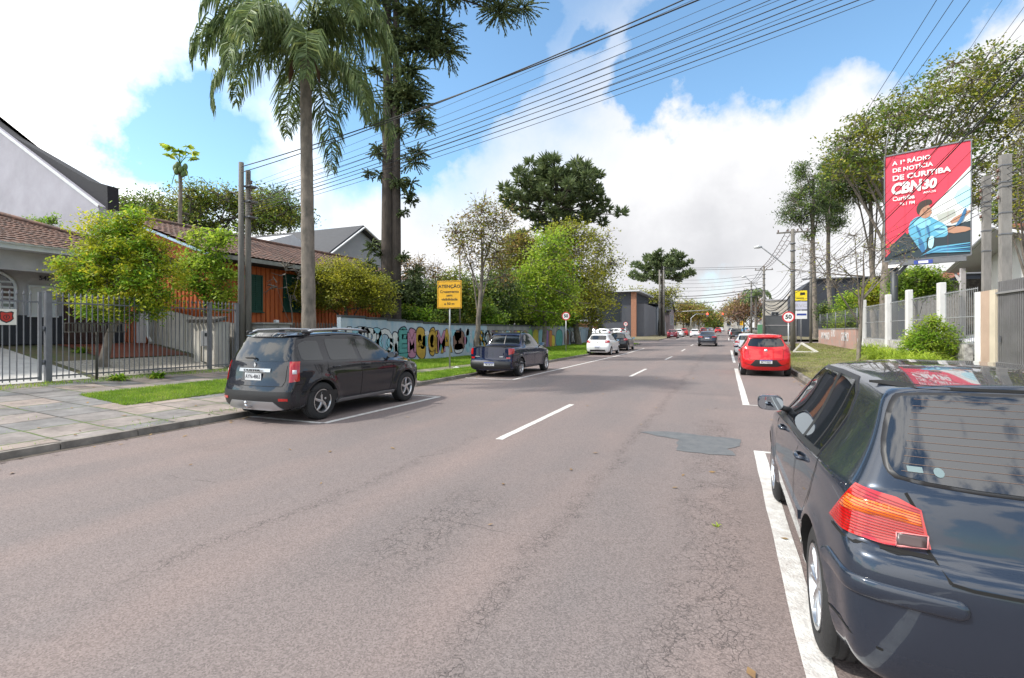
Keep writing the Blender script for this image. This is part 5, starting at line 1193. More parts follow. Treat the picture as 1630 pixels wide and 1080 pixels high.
# --- modern dark building across the side street
h = House('modern_grey_building', 'modern charcoal building with big dark window and brick column beyond the side street', 'building', (-24, 100, .6))
m = h.mb(); m.box((-26,100,4.6), (22,18,8.0)); h.put(m, 'wall', stucco('slate_render', (.075,.08,.095), .1))
m = h.mb(); m.box((-25.6,99.6,8.75), (23.4,19.6,.3)); h.put(m, 'roof', FASCIA)
m = h.mb(); m.box((-15.0,90.7,4.55), (.9,.5,7.9)); h.put(m, 'column', BRICK)
m = h.mb(); m.box((-28,90.6,2.0), (13,.9,2.8)); h.put(m, 'brick_front', BRICK)
m = h.mb(); m.box((-28,90.2,3.5), (13.6,1.6,.22)); h.put(m, 'canopy', FASCIA)
h.window('y-', 90.98, -21.2, -17.4, 3.4, 6.8, .1, DARKW, WIN, bars=0, sill=False); h.window('x+', -14.98, 93, 96, 3, 6.5, .1, DARKW, WIN, bars=1, sill=False)
m = h.mb(); m.box((-14.2,101,3.6), (1.4,16,6.0)); h.put(m, 'side_wall', stucco('mid_grey_render', (.2,.2,.22), .1))
h = House('shed_building', 'low grey corrugated building with slanted front past the modern building', 'building', (-15, 114, .7))
m = h.mb(); m.prism([(110,.7),(110,6.2),(113,7.2),(124,7.2),(124,.7)], -13.4, -24, 'X'); h.put(m, 'wall', stucco('steel_cladding', (.24,.26,.29), .1))
m = h.mb(); m.box((-18.7,117,7.3),(11,14.4,.2)); h.put(m, 'roof', SLATE)
h = House('gabled_house', 'pinkish grey gable house on the left far down the street', 'house', (-15, 134, .8))
m = h.mb(); m.prism([(128,.8),(128,6.5),(133,9.2),(140,6.5),(140,.8)], -12.6, -24, 'X'); h.put(m, 'wall', stucco('mauve_render', (.26,.21,.22), .1))
m = h.mb(); m.prism([(127.5,6.3),(133,9.25),(140.5,6.3),(140.5,6.6),(133,9.6),(127.5,6.6)], -12.2, -24, 'X'); h.put(m, 'roof', SLATE)
h.window('x+', -12.58, 130.5, 132.5, 3.2, 5.6); h.window('x+', -12.58, 134.5, 136.5, 3.2, 5.6)
for i, s0 in enumerate((111.5, 114.5, 118, 121.5)):
    m = MB(); m.bar((-12.9, s0, .7), (-13.3+.25*(i%2), s0+1.3, 3.6), 1.5, .12, up=(1,0,0)); o = m.build('leaning_panel', mat('pale_panel', (.34,.33,.35), .8, var=.2, vs=2))
    tag(o, ['nearest','second','third','farthest'][i]+' of the grey concrete panels leaning before the shed building', 'panel', 'panels leaning by the shed building')

# --- right side: house with white gable, stone garden wall
h = House('white_gable_house', 'white house with overhanging gable and red tile roof behind the concrete poles', 'house', (17, 34, .4))
pk, el, er = s_at(1590, 12.5), s_at(1512, 12.5), 25.5; zp = z_at(362, 12.5, pk); ze = z_at(432, 12.5, el); zr_ = zp-(zp-ze)/(el-pk)*(pk-er)
m = h.mb(); m.prism([(er,.4),(er,zr_-.1),(pk,zp-.1),(el-1.6,ze+.55),(el-1.6,.4)], 13.6, 22, 'X'); h.put(m, 'wall', mat('gable_house_white', (.74,.74,.73), .85, var=.08, vs=1))  # even white wall colour with faint random variation
m = h.mb(); m.prism([(er-.6,zr_-.35),(pk,zp-.12),(el,ze-.12),(el,ze),(pk,zp+.02),(er-.6,zr_-.2)], 12.4, 22, 'X'); h.put(m, 'roof_deck', SOFFIT)
m = h.mb(); m.bar((12.36,el+.05,ze-.04),(12.36,pk,zp+.0),.07,.26,up=(1,0,0)); m.bar((12.36,er-.6,zr_-.25),(12.36,pk,zp+.0),.07,.26,up=(1,0,0)); h.put(m, 'bargeboard', FASCIA)
h.tiles('roof', (12.4,el,ze+.04), (22,el,ze+.04), (22,pk,zp+.08), (12.4,pk,zp+.08), TILER); h.tiles('roof', (22,er-.6,zr_-.15), (12.4,er-.6,zr_-.15), (12.4,pk,zp+.08), (22,pk,zp+.08), TILER)
h.window('x-', 13.58, pk+.6, pk+1.7, 2.2, 3.9, fm=GREYW); m = h.mb(); m.box((13.56, pk-1.2, 1.6), (.08, 1.1, 2.3)); h.put(m, 'door', BROWND)
m = h.mb(); m.box((12.6, el-1.5, (ze+.1)/2), (.22, .22, ze-.1)); m.bar((12.6,el-1.5,ze-1.1),(12.6,el-.5,ze-.2),.1,.1,up=(1,0,0)); h.put(m, 'porch_post', GREYW)
STONE = mat('stone_facing', (.22,.20,.18), .95, var=.7, vs=6, bump=.8, bs=8, col2=(.08,.075,.07))
h = House('stone_walled_house', 'house with rough stone wall and orange tile roof left of the white gable', 'house', (14, 44, .4))
s0, s1 = s_at(1530, 13.0), s_at(1440, 13.0); zt = z_at(445, 13., s0)
m = h.mb(); m.box((15.5, (s0+s1)/2, zt/2), (5, s1-s0, zt)); h.put(m, 'wall', STONE)
h.tiles('roof', (12.4,s1,zt), (12.4,s0,zt), (16,s0,zt+1.6), (16,s1,zt+1.6), TILER)
h = House('roadside_tiled_house', 'brown tiled house roof at the far right over the ribbed metal gate', 'house', (13, 24, .4))
m = h.mb(); m.box((15.2, 22.6, 1.9), (6, 7, 3.0)); h.put(m, 'wall', GREYW)
za = z_at(405, 11.6, 22); h.tiles('roof', (11.6,26.6,za), (11.6,18.8,za), (14.6,18.8,za+1.3), (14.6,26.6,za+1.3), TILER); h.tiles('roof', (17.6,18.8,za), (17.6,26.6,za), (14.6,26.6,za+1.3), (14.6,18.8,za+1.3), TILER)
m = h.mb(); m.box((11.6,22.7,za-.05),(.14,7.8,.14)); h.put(m, 'gutter', FASCIA); m = h.mb(); m.box((15.2,22.6,3.3),(6.6,7.4,.3)); h.put(m, 'soffit', SOFFIT)
# --- far right
h = House('dark_commercial_building', 'big windowless charcoal building behind the two tall pines on the right', 'building', (24, 90, .6))
m = h.mb(); m.prism([(10,.5),(10,7.6),(11.3,8.9),(42,8.9),(42,.5)], 82, 100, 'Y'); h.put(m, 'wall', stucco('midnight_render', (.045,.05,.065), .15))
m = h.mb(); m.box((26,81.9,8.98),(32,.5,.16)); h.put(m, 'coping', STEEL)
m = h.mb(); [m.box((14+k*4, 81.96, 4.6), (.07,.06,8.2)) for k in range(7)]; h.put(m, 'cladding_joints', DARKW)
h = House('grey_garden_wall', 'dark grey boundary wall with pale stripe across the side street', 'wall', (7.5, 87, .5))
m = h.mb(); m.box((7.7, 87, 2.25), (4.4, .3, 3.5)); h.put(m, 'panel', stucco('grey_wall_paint', (.10,.105,.115), .1)); m = h.mb(); m.box((7.7, 86.82, 2.5), (4.42, .06, .09)); m.box((7.7,87,4.04),(4.5,.4,.08)); h.put(m, 'stripe', GREYW)
h = House('beige_block', 'cream flat-roofed building rising behind the grey boundary wall', 'building', (10, 110, .6))
m = h.mb(); m.box((10.5,112,4.0), (7,10,6.8)); m.box((12.5,112,8.0),(2.4,3,1.6)); h.put(m, 'wall', stucco('cream_render', (.50,.46,.40), .12)); m = h.mb(); m.box((10.5,112,7.5),(7.3,10.3,.2)); h.put(m, 'roof', GREYW)
h.window('y-', 106.98, 8, 9.2, 3.8, 5.2); h.window('y-', 106.98, 11.4, 12.6, 3.8, 5.2)
h = House('tiled_bungalow', 'small white bungalow with orange roof past the beige building', 'house', (9.5, 140, .9))
m = h.mb(); m.box((11,142,2.4), (7,10,3.2)); h.put(m, 'wall', WHITEW); h.tiles('roof', (7.2,148,4),(7.2,136.5,4),(11,136.5,6),(11,148,6), TILER, row=.6, pitch=.5); m = h.mb(); m.prism([(7.4,4),(11,5.9),(14.6,4)],136.9,147.8,'Y'); h.put(m,'gable',WHITEW)
for i, (px, dd, w_, zt, col, lab) in enumerate([(1085,175,9,5.2,(.42,.40,.37),'pale low building between the far trees on the left'),(1103,215,9,6,(.30,.27,.26),'brownish building end at the far left of the street'),(1168,190,7,5.6,(.45,.42,.38),'cream low building behind the far red trees'),(1128,300,14,8,(.22,.24,.26),'grey building at the end of the street')]):
    p = at(px, 520, dd); h = House('distant_building', lab, 'building', (p.x, p.y, rz_(p.y)))
    m = h.mb(); m.box((p.x, p.y, zt/2+rz_(p.y)), (w_, 8, zt)); h.put(m, 'wall', stucco('far_render_%s' % 'abcd'[i], col)); m = h.mb(); m.box((p.x, p.y, zt+rz_(p.y)+.1), (w_+.6, 8.6, .3)); h.put(m, 'roof', SLATE)
    for k in (-1, 1): h.window('y-', p.y-4.02, p.x+k*w_/4-.7, p.x+k*w_/4+.7, 2+rz_(p.y), 3.6+rz_(p.y), bars=0)

# ---------------------------------------------------------------- walls, fences, gates
def fence_pickets(o, s0, s1, a, zb, zt, gap, r, m, name='pickets', tip=True):
    mb = MB(); n = int((s1-s0)/gap); ox, oy, oz = o.location
    for k in range(n+1):
        s = s0+gap*k; g = gz(a, s); x, y = a-ox, s-oy
        mb.box((x, y, (g+zb+zt+g)/2-oz), (r, r, zt-zb))
        if tip: 
            t = g+zt-oz; mb.add([(x-r*1.1,y-r*1.1,t-.01),(x+r*1.1,y-r*1.1,t-.01),(x+r*1.1,y+r*1.1,t-.01),(x-r*1.1,y+r*1.1,t-.01),(x,y,t+.09),(x,y,t-.05)], [(0,1,4),(1,2,4),(2,3,4),(3,0,4),(1,0,5),(2,1,5),(3,2,5),(0,3,5)])
    return mb.build(name, m, o)
o = empty('picket_fence', 'grey steel picket fence with spear tips in front of the low house', 'fence', (FL, 9, .4))
fence_pickets(o, 6.95, 11.75, FL, .06, 2.1, .125, .018, STEEL)
m = MB(); 
for zz in (.14, 1.92): m.bar((0, 6.8-9, gz(FL,6.8)+zz-.4), (0, 11.8-9, gz(FL,11.8)+zz-.4), .03, .035)
m.build('rail', STEEL, o)
for s, w_, hh in ((6.78,.12,2.18),(10.9,.10,2.12),(11.85,.11,2.15)):
    m = MB(); m.box((0, s-9, gz(FL,s)-.4+hh/2), (w_, w_, hh), bev=.008); m.box((0, s-9, gz(FL,s)-.4+hh), (w_+.02, w_+.02, .02)); m.build('post', STEEL, o)
o = empty('driveway_gate', 'grey steel picket driveway gate beside the shield sign', 'gate', (FL, 5, .4))
fence_pickets(o, 2.2, 6.5, FL, .06, 2.1, .125, .018, STEEL)
m = MB(); 
for zz in (.12, 1.92): m.bar((0, 2.1-5, gz(FL,5)+zz-.4), (0, 6.64-5, gz(FL,5)+zz-.4), .035, .04)
m.build('rail', STEEL, o); m = MB(); m.box((0, 6.62-5, 1.12), (.06,.06,2.1)); m.build('stile', STEEL, o)
for k, zz in enumerate((.5, 1.3)): m = MB(); m.lathe([(0,-.06),(.03,-.06),(.03,.06),(0,.06)], (0, 6.69-5, zz), 'Z', 10); m.build('hinge', STEEL, o)
# alarm company shield on a white plate
o = empty('shield_sign', 'white square sign with red and black shield wired to the fence', 'sign', (FL+.04, 6.0, gz(FL,6)+1.55))
MB().box((0,0,0), (.012,.36,.36), bev=.003).build('plate', mat('sign_white', (.68,.66,.6), .5), o)
sh = [(-.13,.11),(-.09,.13),(0,.105),(.09,.13),(.13,.11),(.115,.03),(.13,-.04),(.08,-.10),(0,-.14),(-.08,-.10),(-.13,-.04),(-.115,.03)]
MB().prism([(p[0], p[1]) for p in sh], .006, .010, 'X').build('shield', mat('sign_black', (.02,.015,.015), .5), o)
MB().prism([(p[0]*.8, p[1]*.8) for p in sh], .010, .013, 'X').build('shield_face', mat('sign_red', (.45,.03,.02), .5), o)
m = MB(); m.lathe([(.045,.013),(.045,.016),(.058,.016),(.058,.013)], (0,0,-.005), 'X', 20, close=True); m.box((.0145,0,0),(.003,.02,.06)); m.build('emblem', mat('sign_black2', (.03,.015,.015), .5), o)
# raised waste basket
o = empty('waste_basket', 'old metal street waste basket on a thin post before the picket fence', 'waste basket', (-14.72, 7.65, gz(-14.72,7.65)))
IRON = mat('rusty_iron', (.09,.085,.07), .8, .2, var=.5, vs=9); zb_ = 1.22
MB().tube([(0,0,0),(0,0,zb_)], .028, 8).build('post', IRON, o)
m = MB()
for z_ in (zb_, zb_+.22): [m.bar(*q, .02, .02) for q in (((-.22,-.57,z_),(.22,-.57,z_)),((-.22,.57,z_),(.22,.57,z_)),((-.22,-.57,z_),(-.22,.57,z_)),((.22,-.57,z_),(.22,.57,z_)))]
for k in range(15):
    y = -.57+k*1.14/14; m.bar((.22,y,zb_),(.22,y,zb_+.22),.018,.018); m.bar((-.22,y,zb_),(-.22,y,zb_+.22),.018,.018); m.bar((-.22,y,zb_),(.22,y,zb_),.018,.018)
m.build('basket', IRON, o)
# ribbed panel wall between the two plots
o = empty('ribbed_panel_wall', 'whitish ribbed concrete panel wall sloping down towards the picket fence', 'wall', (-17.4, 12.1, .5))
OLDW = mat('stained_white_concrete', (.64,.62,.57), .9, var=.5, vs=1.6, bump=.3, col2=(.38,.35,.31), streak=(1,1,.4)); m = MB()
n_ = 24
for k in range(n_):
    a0 = -19.9+4.5*k/n_; zt = lerp(a0, -19.9, 2.55, -16.6, 2.0, -15.4, 1.9); m.box((a0+.09+17.4, 0, (zt+gz(a0,12))/2-.5), (4.5/n_-.015, .09 if k % 5 else .15, zt-gz(a0,12)))
m.build('ribbed_panel', OLDW, o)
o = empty('meter_shelter', 'small white meter housing with tiled cap inside the fence corner', 'meter housing', (-15.8, 11.4, .45))
MB().box((0,.15,.75), (1.05,.5,1.5)).build('housing', OLDW, o); m = MB()
for k in range(7): m.tube([(-.6+k*.2,-.25,1.52),(-.6+k*.2,.2,1.62)], .07, 8)
m.build('tile_cap', mat('grey_tile', (.13,.12,.11), .9, var=.4, vs=8), o)
b_ = MB().box((.12,-.13,.95), (.42,.08,.5), bev=.01).build('meter_box', mat('meter_grey', (.24,.25,.27), .5), o); MB().box((.17,-.175,1.08),(.1,.02,.1)).build('meter_window', WIN, b_)
m = MB(); m.tube([(-.1,-.14,.7),(-.1,-.14,.2),(.3,-.14,.12)], .02, 6); m.build('conduit', IRON, o)
o = empty('concrete_kiosk', 'weathered concrete cabinet standing right of the twin utility poles', 'cabinet', (-14.9, 13.1, .4))
MB().box((0,0,.74), (.7,1.15,1.48), bev=.02).build('body', CONC, o); m = MB(); m.box((.36,-.28,.74),(.03,.5,1.36)); m.box((.36,.28,.74),(.03,.5,1.36)); m.build('door', CONC, o); MB().box((0,0,1.51),(.8,1.25,.06)).build('cap', CONC, o)
# low brown picket fence
o = empty('low_picket_fence', 'low brown wooden picket fence between the cabinet and the mural wall', 'fence', (-15.3, 16.5, .3)); WOOD = mat('weathered_wood', (.16,.11,.085), .9, var=.5, vs=7); m = MB()
for k in range(32):
    s = 13.8+k*.155; m.box((0, s-16.5, .82), (.025,.09,1.62)); m.add([(-.012,s-16.5-.045,1.63),(.012,s-16.5-.045,1.63),(.012,s-16.5+.045,1.63),(-.012,s-16.5+.045,1.63),(0,s-16.5,1.70)], [(0,1,4),(1,2,4),(2,3,4),(3,0,4)])
m.build('pickets', WOOD, o); m = MB(); m.box((-.03,-.3,.4),(.03,5,.08)); m.box((-.03,-.3,1.3),(.03,5,.08)); m.build('rail', WOOD, o)
for s in (13.75, 18.9): MB().box((-.02, s-16.5, .85), (.14,.14,1.8), bev=.01).build('post', FASCIA, o)
# mural wall
MW = empty('mural_wall', 'long rendered boundary wall covered in colourful street art', 'wall', (WL, 36.5, .1))
BLUEW = mat('pale_blue_wall', (.24,.36,.47), .9, var=.7, vs=1.6, bump=.25, col2=(.42,.46,.50), streak=(1,1,.35)); GRW = mat('grey_mural_wall', (.30,.29,.28), .9, var=.5, vs=1.2, bump=.25, col2=(.16,.17,.18), streak=(1,1,.35))
def wz(s): return gz(WL, s)-.1
m = MB(); 
def wallseg(m, s0, s1, hh, mi, a0=0, a1=-.2): m.add([(x, s-36.5, z) for s in (s0, s1) for x in (a0, a1) for z in (wz(s)-.2, wz(s)+hh)], [(0,1,3,2),(4,5,7,6),(0,1,5,4),(2,3,7,6),(0,2,6,4),(1,3,7,5)], mi)
wallseg(m, 16.0, 29.5, 1.85, 0); wallseg(m, 29.5, 45, 1.83, 1, -.005); wallseg(m, 45, 57, 1.85, 0, -.003)
m.build('panel', [BLUEW, GRW], MW)
m = MB(); [m.box((-.1, s-36.5+.74, wz(s)+1.90), (.26, 1.48, .1)) for s in np.arange(16, 57, 1.5)]; m.build('coping', mat('dark_coping', (.07,.075,.08), .9, var=.5, vs=3), MW)
PC = {k: mat('spray_'+k, c, .75, var=.25, vs=2.5) for k, c in dict(navy=(.012,.015,.04), teal=(.09,.32,.31), pink=(.45,.20,.30), mustard=(.48,.30,.04), white=(.62,.63,.64), green=(.16,.42,.16), yellow=(.62,.52,.06), purple=(.30,.14,.38), orange=(.55,.20,.05), brown=(.22,.12,.09), lblue=(.25,.48,.58), black=(.02,.02,.02)).items()}
def spray(ch, px, zc, size, fill, sx=1., wt=.035, px1=None, rot=0):
    s = s_at(px, WL)-36.5
    for i, (w_, c_, d) in enumerate(((wt+.035, 'navy', .004), (wt, fill, .009))):
        o = link('mural_letter', text_mesh(ch, size, w_, 'CENTER', .002, sx), PC[c_], MW, (d, s, zc)); o.rotation_euler = (R(90), rot, R(90))
def splash(px0, px1, z0, z1, fill, seed=0, outline=True):
    r_ = random.Random(seed); s0, s1 = s_at(px0, WL)-36.5, s_at(px1, WL)-36.5; c0, cz, rs, rz2 = (s0+s1)/2, (z0+z1)/2, (s1-s0)/2, (z1-z0)/2; n = 9
    pts = [(c0+rs*r_.uniform(.85,1.1)*math.copysign(abs(math.cos(t))**.6, math.cos(t)), cz+rz2*r_.uniform(.88,1.08)*math.copysign(abs(math.sin(t))**.6, math.sin(t))) for t in [2*math.pi*k/n for k in range(n)]]
    pts = chaikin(pts, 2)
    if outline: MB().prism([(c0+(p[0]-c0)*(1+.07/rs), cz+(p[1]-cz)*(1+.06/rz2)) for p in pts], .001, .0035, 'X').build('mural_patch', PC['navy'], MW)
    MB().prism(pts, .0035, .006, 'X').build('mural_patch', PC[fill], MW)
for k in range(46):                   # loose spray passes under the lettering
    p = 548+k*4.6+rng.uniform(-2, 2); cz_ = rng.uniform(.5, 1.5); hh = rng.uniform(.12, .35); splash(p, p+rng.uniform(3, 9), cz_-hh, cz_+hh, ('white','lblue','lblue','teal','white','pink')[k % 6] if k % 5 else 'navy', 40+k, False)
for ch, px, c_, sz_ in (('W',556,'white',1.9),('S',568,'lblue',1.8),('P',579,'white',1.9),('B',590,'white',1.8),('3',601,'lblue',1.8),('Q',612,'white',1.7),('s',621,'lblue',1.5)): spray(ch, px, .95, sz_, c_, .95, .03)
splash(624, 634, .45, 1.5, 'white', 1); splash(633, 650, .15, 1.75, 'teal', 2); spray('E', 641, .98, 1.5, 'teal', 1.0); splash(649, 663, .15, 1.72, 'pink', 3); spray('M', 655.5, .92, 1.3, 'pink', .8)
splash(662, 678, .12, 1.75, 'mustard', 4); spray('x', 670, .95, .6, 'mustard', 1.1, .01)
splash(683, 693, .2, 1.7, 'mustard', 5); spray('O', 688, .95, 1.5, 'mustard', .7); spray('i', 695, .92, 1.8, 'mustard', 1.); spray('M', 702, .92, 1.6, 'pink', .8); spray('A', 711, .92, 1.8, 'mustard', .95)
splash(720, 740, .4, 1.6, 'brown', 7); splash(723, 738, .25, .85, 'white', 8); splash(725, 731, 1.0, 1.5, 'white', 9); splash(741, 748, .2, 1.7, 'lblue', 19, False)
for k in range(16): spray('SRKOXBEZNGAHSTRO'[k], 762+k*4.9, 1.0, 1.35, ('white','mustard','lblue','white','brown','pink','yellow')[k%7], 1.1)
splash(839, 848, .15, 1.7, 'green', 10, False); splash(848, 857, .15, 1.7, 'yellow', 11, False); splash(857, 866, .2, 1.7, 'lblue', 12, False); splash(867, 873, .1, 1.7, 'purple', 13); splash(874, 879, .1, 1.65, 'orange', 14); splash(878, 883, .1, 1.2, 'yellow', 15)
splash(884, 896, .1, 1.65, 'teal', 16); splash(898, 906, .1, 1.6, 'brown', 17); splash(907, 918, .1, 1.6, 'black', 18, False); spray('R', 912, .9, 1.5, 'white', 1.2); spray('N', 921, .9, 1.5, 'white', 1.6)
# --- right side boundary
PINKW = mat('faded_pink_wall', (.46,.25,.20), .9, var=.7, vs=1.6, bump=.3, col2=(.34,.27,.24)); GS = mat('mesh_grey', (.33,.34,.35), .7, .3)
o = empty('pink_boundary_wall', 'faded pink low wall with white scribbles at the grass verge corner', 'wall', (RL, 46, .4))
MB().box((.1,0,.62),(.2,14.4,1.5)).build('panel', PINKW, o); MB().box((.1,0,1.4),(.26,14.5,.07)).build('coping', CONC, o)
for i, (tx, ds) in enumerate((('AM MARO', 3.9), ('STRU', .4), ('GREMIO', -3.8))):
    q = text(tx, .85, o, (-.004, ds, .8 if i != 1 else 1.05), (R(90), 0, R(-90)), PC['white'], .012, sx=.8 if i else 1.0)
o = empty('wire_garden_fence', 'tall wire mesh fence on thin posts above the pink wall', 'fence', (RL, 46, 1.8)); m = MB()
for k in range(5): MB().tube([(.1,-7+k*3.5,0),(.1,-7+k*3.5,1.35)], .035, 6).build('post', STEEL, o)
for z_ in (.05,.5,.95,1.3): m.tube([(.1,-7,z_),(.1,7,z_)], .012, 4)
for k in range(60): m.tube([(.1,-7+k*.237,.02),(.1,-7+k*.237,1.3)], .006, 3)
m.build('mesh', STEEL, o)
o = empty('stone_base_wall', 'low whitewashed stone wall carrying the mesh fence near the bushes', 'wall', (RL, 30.6, .4))
WST = mat('whitewashed_stone', (.55,.53,.50), .95, var=.8, vs=5, bump=.8, bs=9, col2=(.18,.17,.16)); MB().box((.12,0,.35),(.25,15.8,.85)).build('panel', WST, o)
o = empty('concrete_post_fence', 'pale mesh fence with stout concrete posts left of the big bushes', 'fence', (RL, 31, 1.1))
for px in (1374, 1412, 1445, 1496):
    s = s_at(px, RL); MB().box((.05, s-31, 1.0), (.22,.34 if px != 1374 else .2,2.9), bev=.02).build('post', WHITEW, o)
m = MB(); s0, s1 = s_at(1550, RL), s_at(1374, RL); k = s0
while k < s1: m.box((.1, k-31, 1.05), (.012,.012,2.0)); k += .15
[m.box((.1,(s0+s1)/2-31,z_),(.025,s1-s0,.03)) for z_ in (.1,1.05,2.0)]; m.build('bars', GS, o)
o = empty('gate_pillar', 'tall gate pillar painted white, beige and cream next to the ribbed gate', 'pillar', (RL, 21.6, .4))
for nm, p0, p1, mt in (('white_face',1553,1562,mat('bright_white_paint',(.75,.75,.74),.8,var=.1,vs=2)),('beige_face',1562,1577,stucco('beige_paint',(.48,.35,.27),.15)),('cream_face',1577,1586,stucco('cream_paint',(.62,.54,.42),.15))):
    s0, s1 = s_at(p1, RL), s_at(p0, RL); MB().box((.12+(.015 if nm=='beige_face' else 0), (s0+s1)/2-21.6, 1.27), (.3, s1-s0-.002, 2.56)).build('pillar_panel', mt, o)
o = empty('ribbed_metal_gate', 'tall grey ribbed sheet metal gate behind the dark hatchback', 'gate', (RL, 16, .4)); s1 = s_at(1586, RL)-.03; m = MB(); k = 8.
while k < s1: m.prism([(k-16,0),(k+.05-16,.0),(k+.07-16,.03),(k+.11-16,.03),(k+.13-16,0)] if 0 else [(k-16,.05),(k-16,2.78),(k+.075-16,2.78),(k+.075-16,.05)], .02, .07, 'X'); k += .115
m.build('ribs', mat('gate_grey', (.20,.195,.20), .6, .3, var=.2, vs=2), o); MB().box((.10,(8+s1)/2-16,1.4),(.03,s1-8,2.7)).build('sheet', mat('gate_dark', (.05,.05,.052), .7), o)
m = MB(); m.box((-.01,(8+s1)/2-16,2.42),(.05,s1-8,.06)); m.box((-.01,(8+s1)/2-16,.25),(.05,s1-8,.06)); m.build('rail', mat('gate_rail', (.28,.275,.28), .6, .3), o); MB().box((-.03, s1-.25-16, 1.0), (.05,.05,.2)).build('handle', STEEL, o)

# ---------------------------------------------------------------- vegetation
BARK = mat('grey_bark', (.15,.125,.10), .95, var=.5, vs=6, bump=.8, bs=14, streak=(1,1,.3)); BARKD = mat('dark_bark', (.07,.055,.045), .95, var=.5, vs=6, bump=.8, bs=14, streak=(1,1,.3))
BARKP = mat('pale_bark', (.24,.20,.165), .95, var=.6, vs=5, bump=.6, bs=14, col2=(.10,.09,.075), streak=(1,1,.5))
LM = dict(
 yellowgreen=leafmat('leaf_yellowgreen', (0.201,0.260,0.018), (0.496,0.519,0.035), (0.708,0.543,0.059), .5),
 fresh=leafmat('leaf_fresh', (0.106,0.224,0.018), (0.295,0.472,0.041), (0.566,0.590,0.083), .5),
 olive=leafmat('leaf_olive', (0.118,0.147,0.024), (0.307,0.319,0.041), (0.496,0.425,0.059), .4),
 mid=leafmat('leaf_mid', (0.062,0.112,0.022), (0.175,0.263,0.044), (0.350,0.388,0.062), .38),
 dark=leafmat('leaf_dark', (0.034,0.060,0.022), (0.084,0.132,0.036), (0.156,0.204,0.054), .3),
 araucaria=leafmat('leaf_araucaria', (0.054,0.081,0.035), (0.135,0.176,0.068), (0.257,0.297,0.121), .3),
 autumn=leafmat('leaf_autumn', (0.153,0.100,0.035), (0.307,0.224,0.059), (0.448,0.236,0.083), .4),
 reddish=leafmat('leaf_reddish', (0.177,0.100,0.083), (0.319,0.189,0.142), (0.425,0.295,0.165), .35),
 gold=leafmat('leaf_gold', (.18,.18,.015), (.42,.42,.035), (.64,.54,.06), .45),
 palm=leafmat('leaf_palm', (.08,.12,.05), (.20,.27,.10), (.42,.46,.16), .3, 3),
 lime=leafmat('leaf_lime', (.19,.28,.025), (.40,.52,.055), (.62,.64,.12), .5),
 grass=leafmat('leaf_grass', (0.106,0.212,0.014), (0.248,0.401,0.029), (0.448,0.496,0.094), .45, 2),
 drygrass=leafmat('leaf_dry', (0.177,0.189,0.059), (0.319,0.307,0.118), (0.448,0.389,0.212), .35, 1))
def rv(n): v = rng.normal(size=(n, 3)); return v/np.linalg.norm(v, axis=1, keepdims=True)
def leaf_quads(Cn, size, asp=.5, up=.4, jit=.35):
    n = len(Cn); nrm = rv(n); nrm[:, 2] = np.abs(nrm[:, 2])+up; nrm /= np.linalg.norm(nrm, axis=1, keepdims=True)
    u = np.cross(nrm, rv(n)); u /= np.linalg.norm(u, axis=1, keepdims=True)+1e-9; v = np.cross(nrm, u)
    s = size*(1+rng.uniform(-jit, jit, (n, 1))); a = u*s*.5; b = v*s*.5*asp
    V = np.stack([Cn-a, Cn+b-a*.1, Cn+a, Cn-b-a*.1], 1).reshape(-1, 3); return V, np.arange(4*n).reshape(-1, 4)
def spikes(P0, P1, w):
    """narrow flat blades from P0 to P1, crossed with a random side vector"""
    d = P1-P0; s = np.cross(d, rv(len(d))); s /= np.linalg.norm(s, axis=1, keepdims=True)+1e-9; s = s*(w*.5 if np.isscalar(w) else w[:, None]*.5)
    M_ = P0+d*.45; V = np.stack([P0-s*.5, P0+s*.5, M_+s, P1+s*.25, P1-s*.25, M_-s], 1).reshape(-1, 3)
    k = np.arange(len(d))[:, None]*6; F1 = np.concatenate([k+np.array([[0,1,2,5]]), k+np.array([[5,2,3,4]])], 0); return V, F1
class Tubes:
    def __init__(s): s.V = []; s.F = []; s.n = 0
    def add(s, P, r, n=5):
        P = np.asarray(P, float); k = len(P); r = np.asarray(r, float)*np.ones(k)
        T = np.gradient(P, axis=0); T /= np.linalg.norm(T, axis=1, keepdims=True)+1e-9
        ref = np.array([.31,.87,.2]) if abs(T[0, 2]) > .6 else np.array([0,0,1.]); U = np.cross(T, ref); U /= np.linalg.norm(U, axis=1, keepdims=True)+1e-9; W_ = np.cross(T, U)
        a = np.linspace(0, 2*np.pi, n, endpoint=False)
        V = P[:, None]+(U[:, None]*np.cos(a)[None, :, None]+W_[:, None]*np.sin(a)[None, :, None])*r[:, None, None]
        i, j = np.meshgrid(np.arange(k-1), np.arange(n), indexing='ij'); j2 = (j+1) % n
        s.F.append((np.stack([i*n+j, i*n+j2, (i+1)*n+j2, (i+1)*n+j], -1).reshape(-1, 4))+s.n); s.V.append(V.reshape(-1, 3)); s.n += k*n
    def mesh(s, name): return npmesh(name, np.concatenate(s.V), np.concatenate(s.F), True)
def bez(a, b, c, n): t = np.linspace(0, 1, n)[:, None]; return (1-t)**2*np.asarray(a)+2*t*(1-t)*np.asarray(b)+t*t*np.asarray(c)
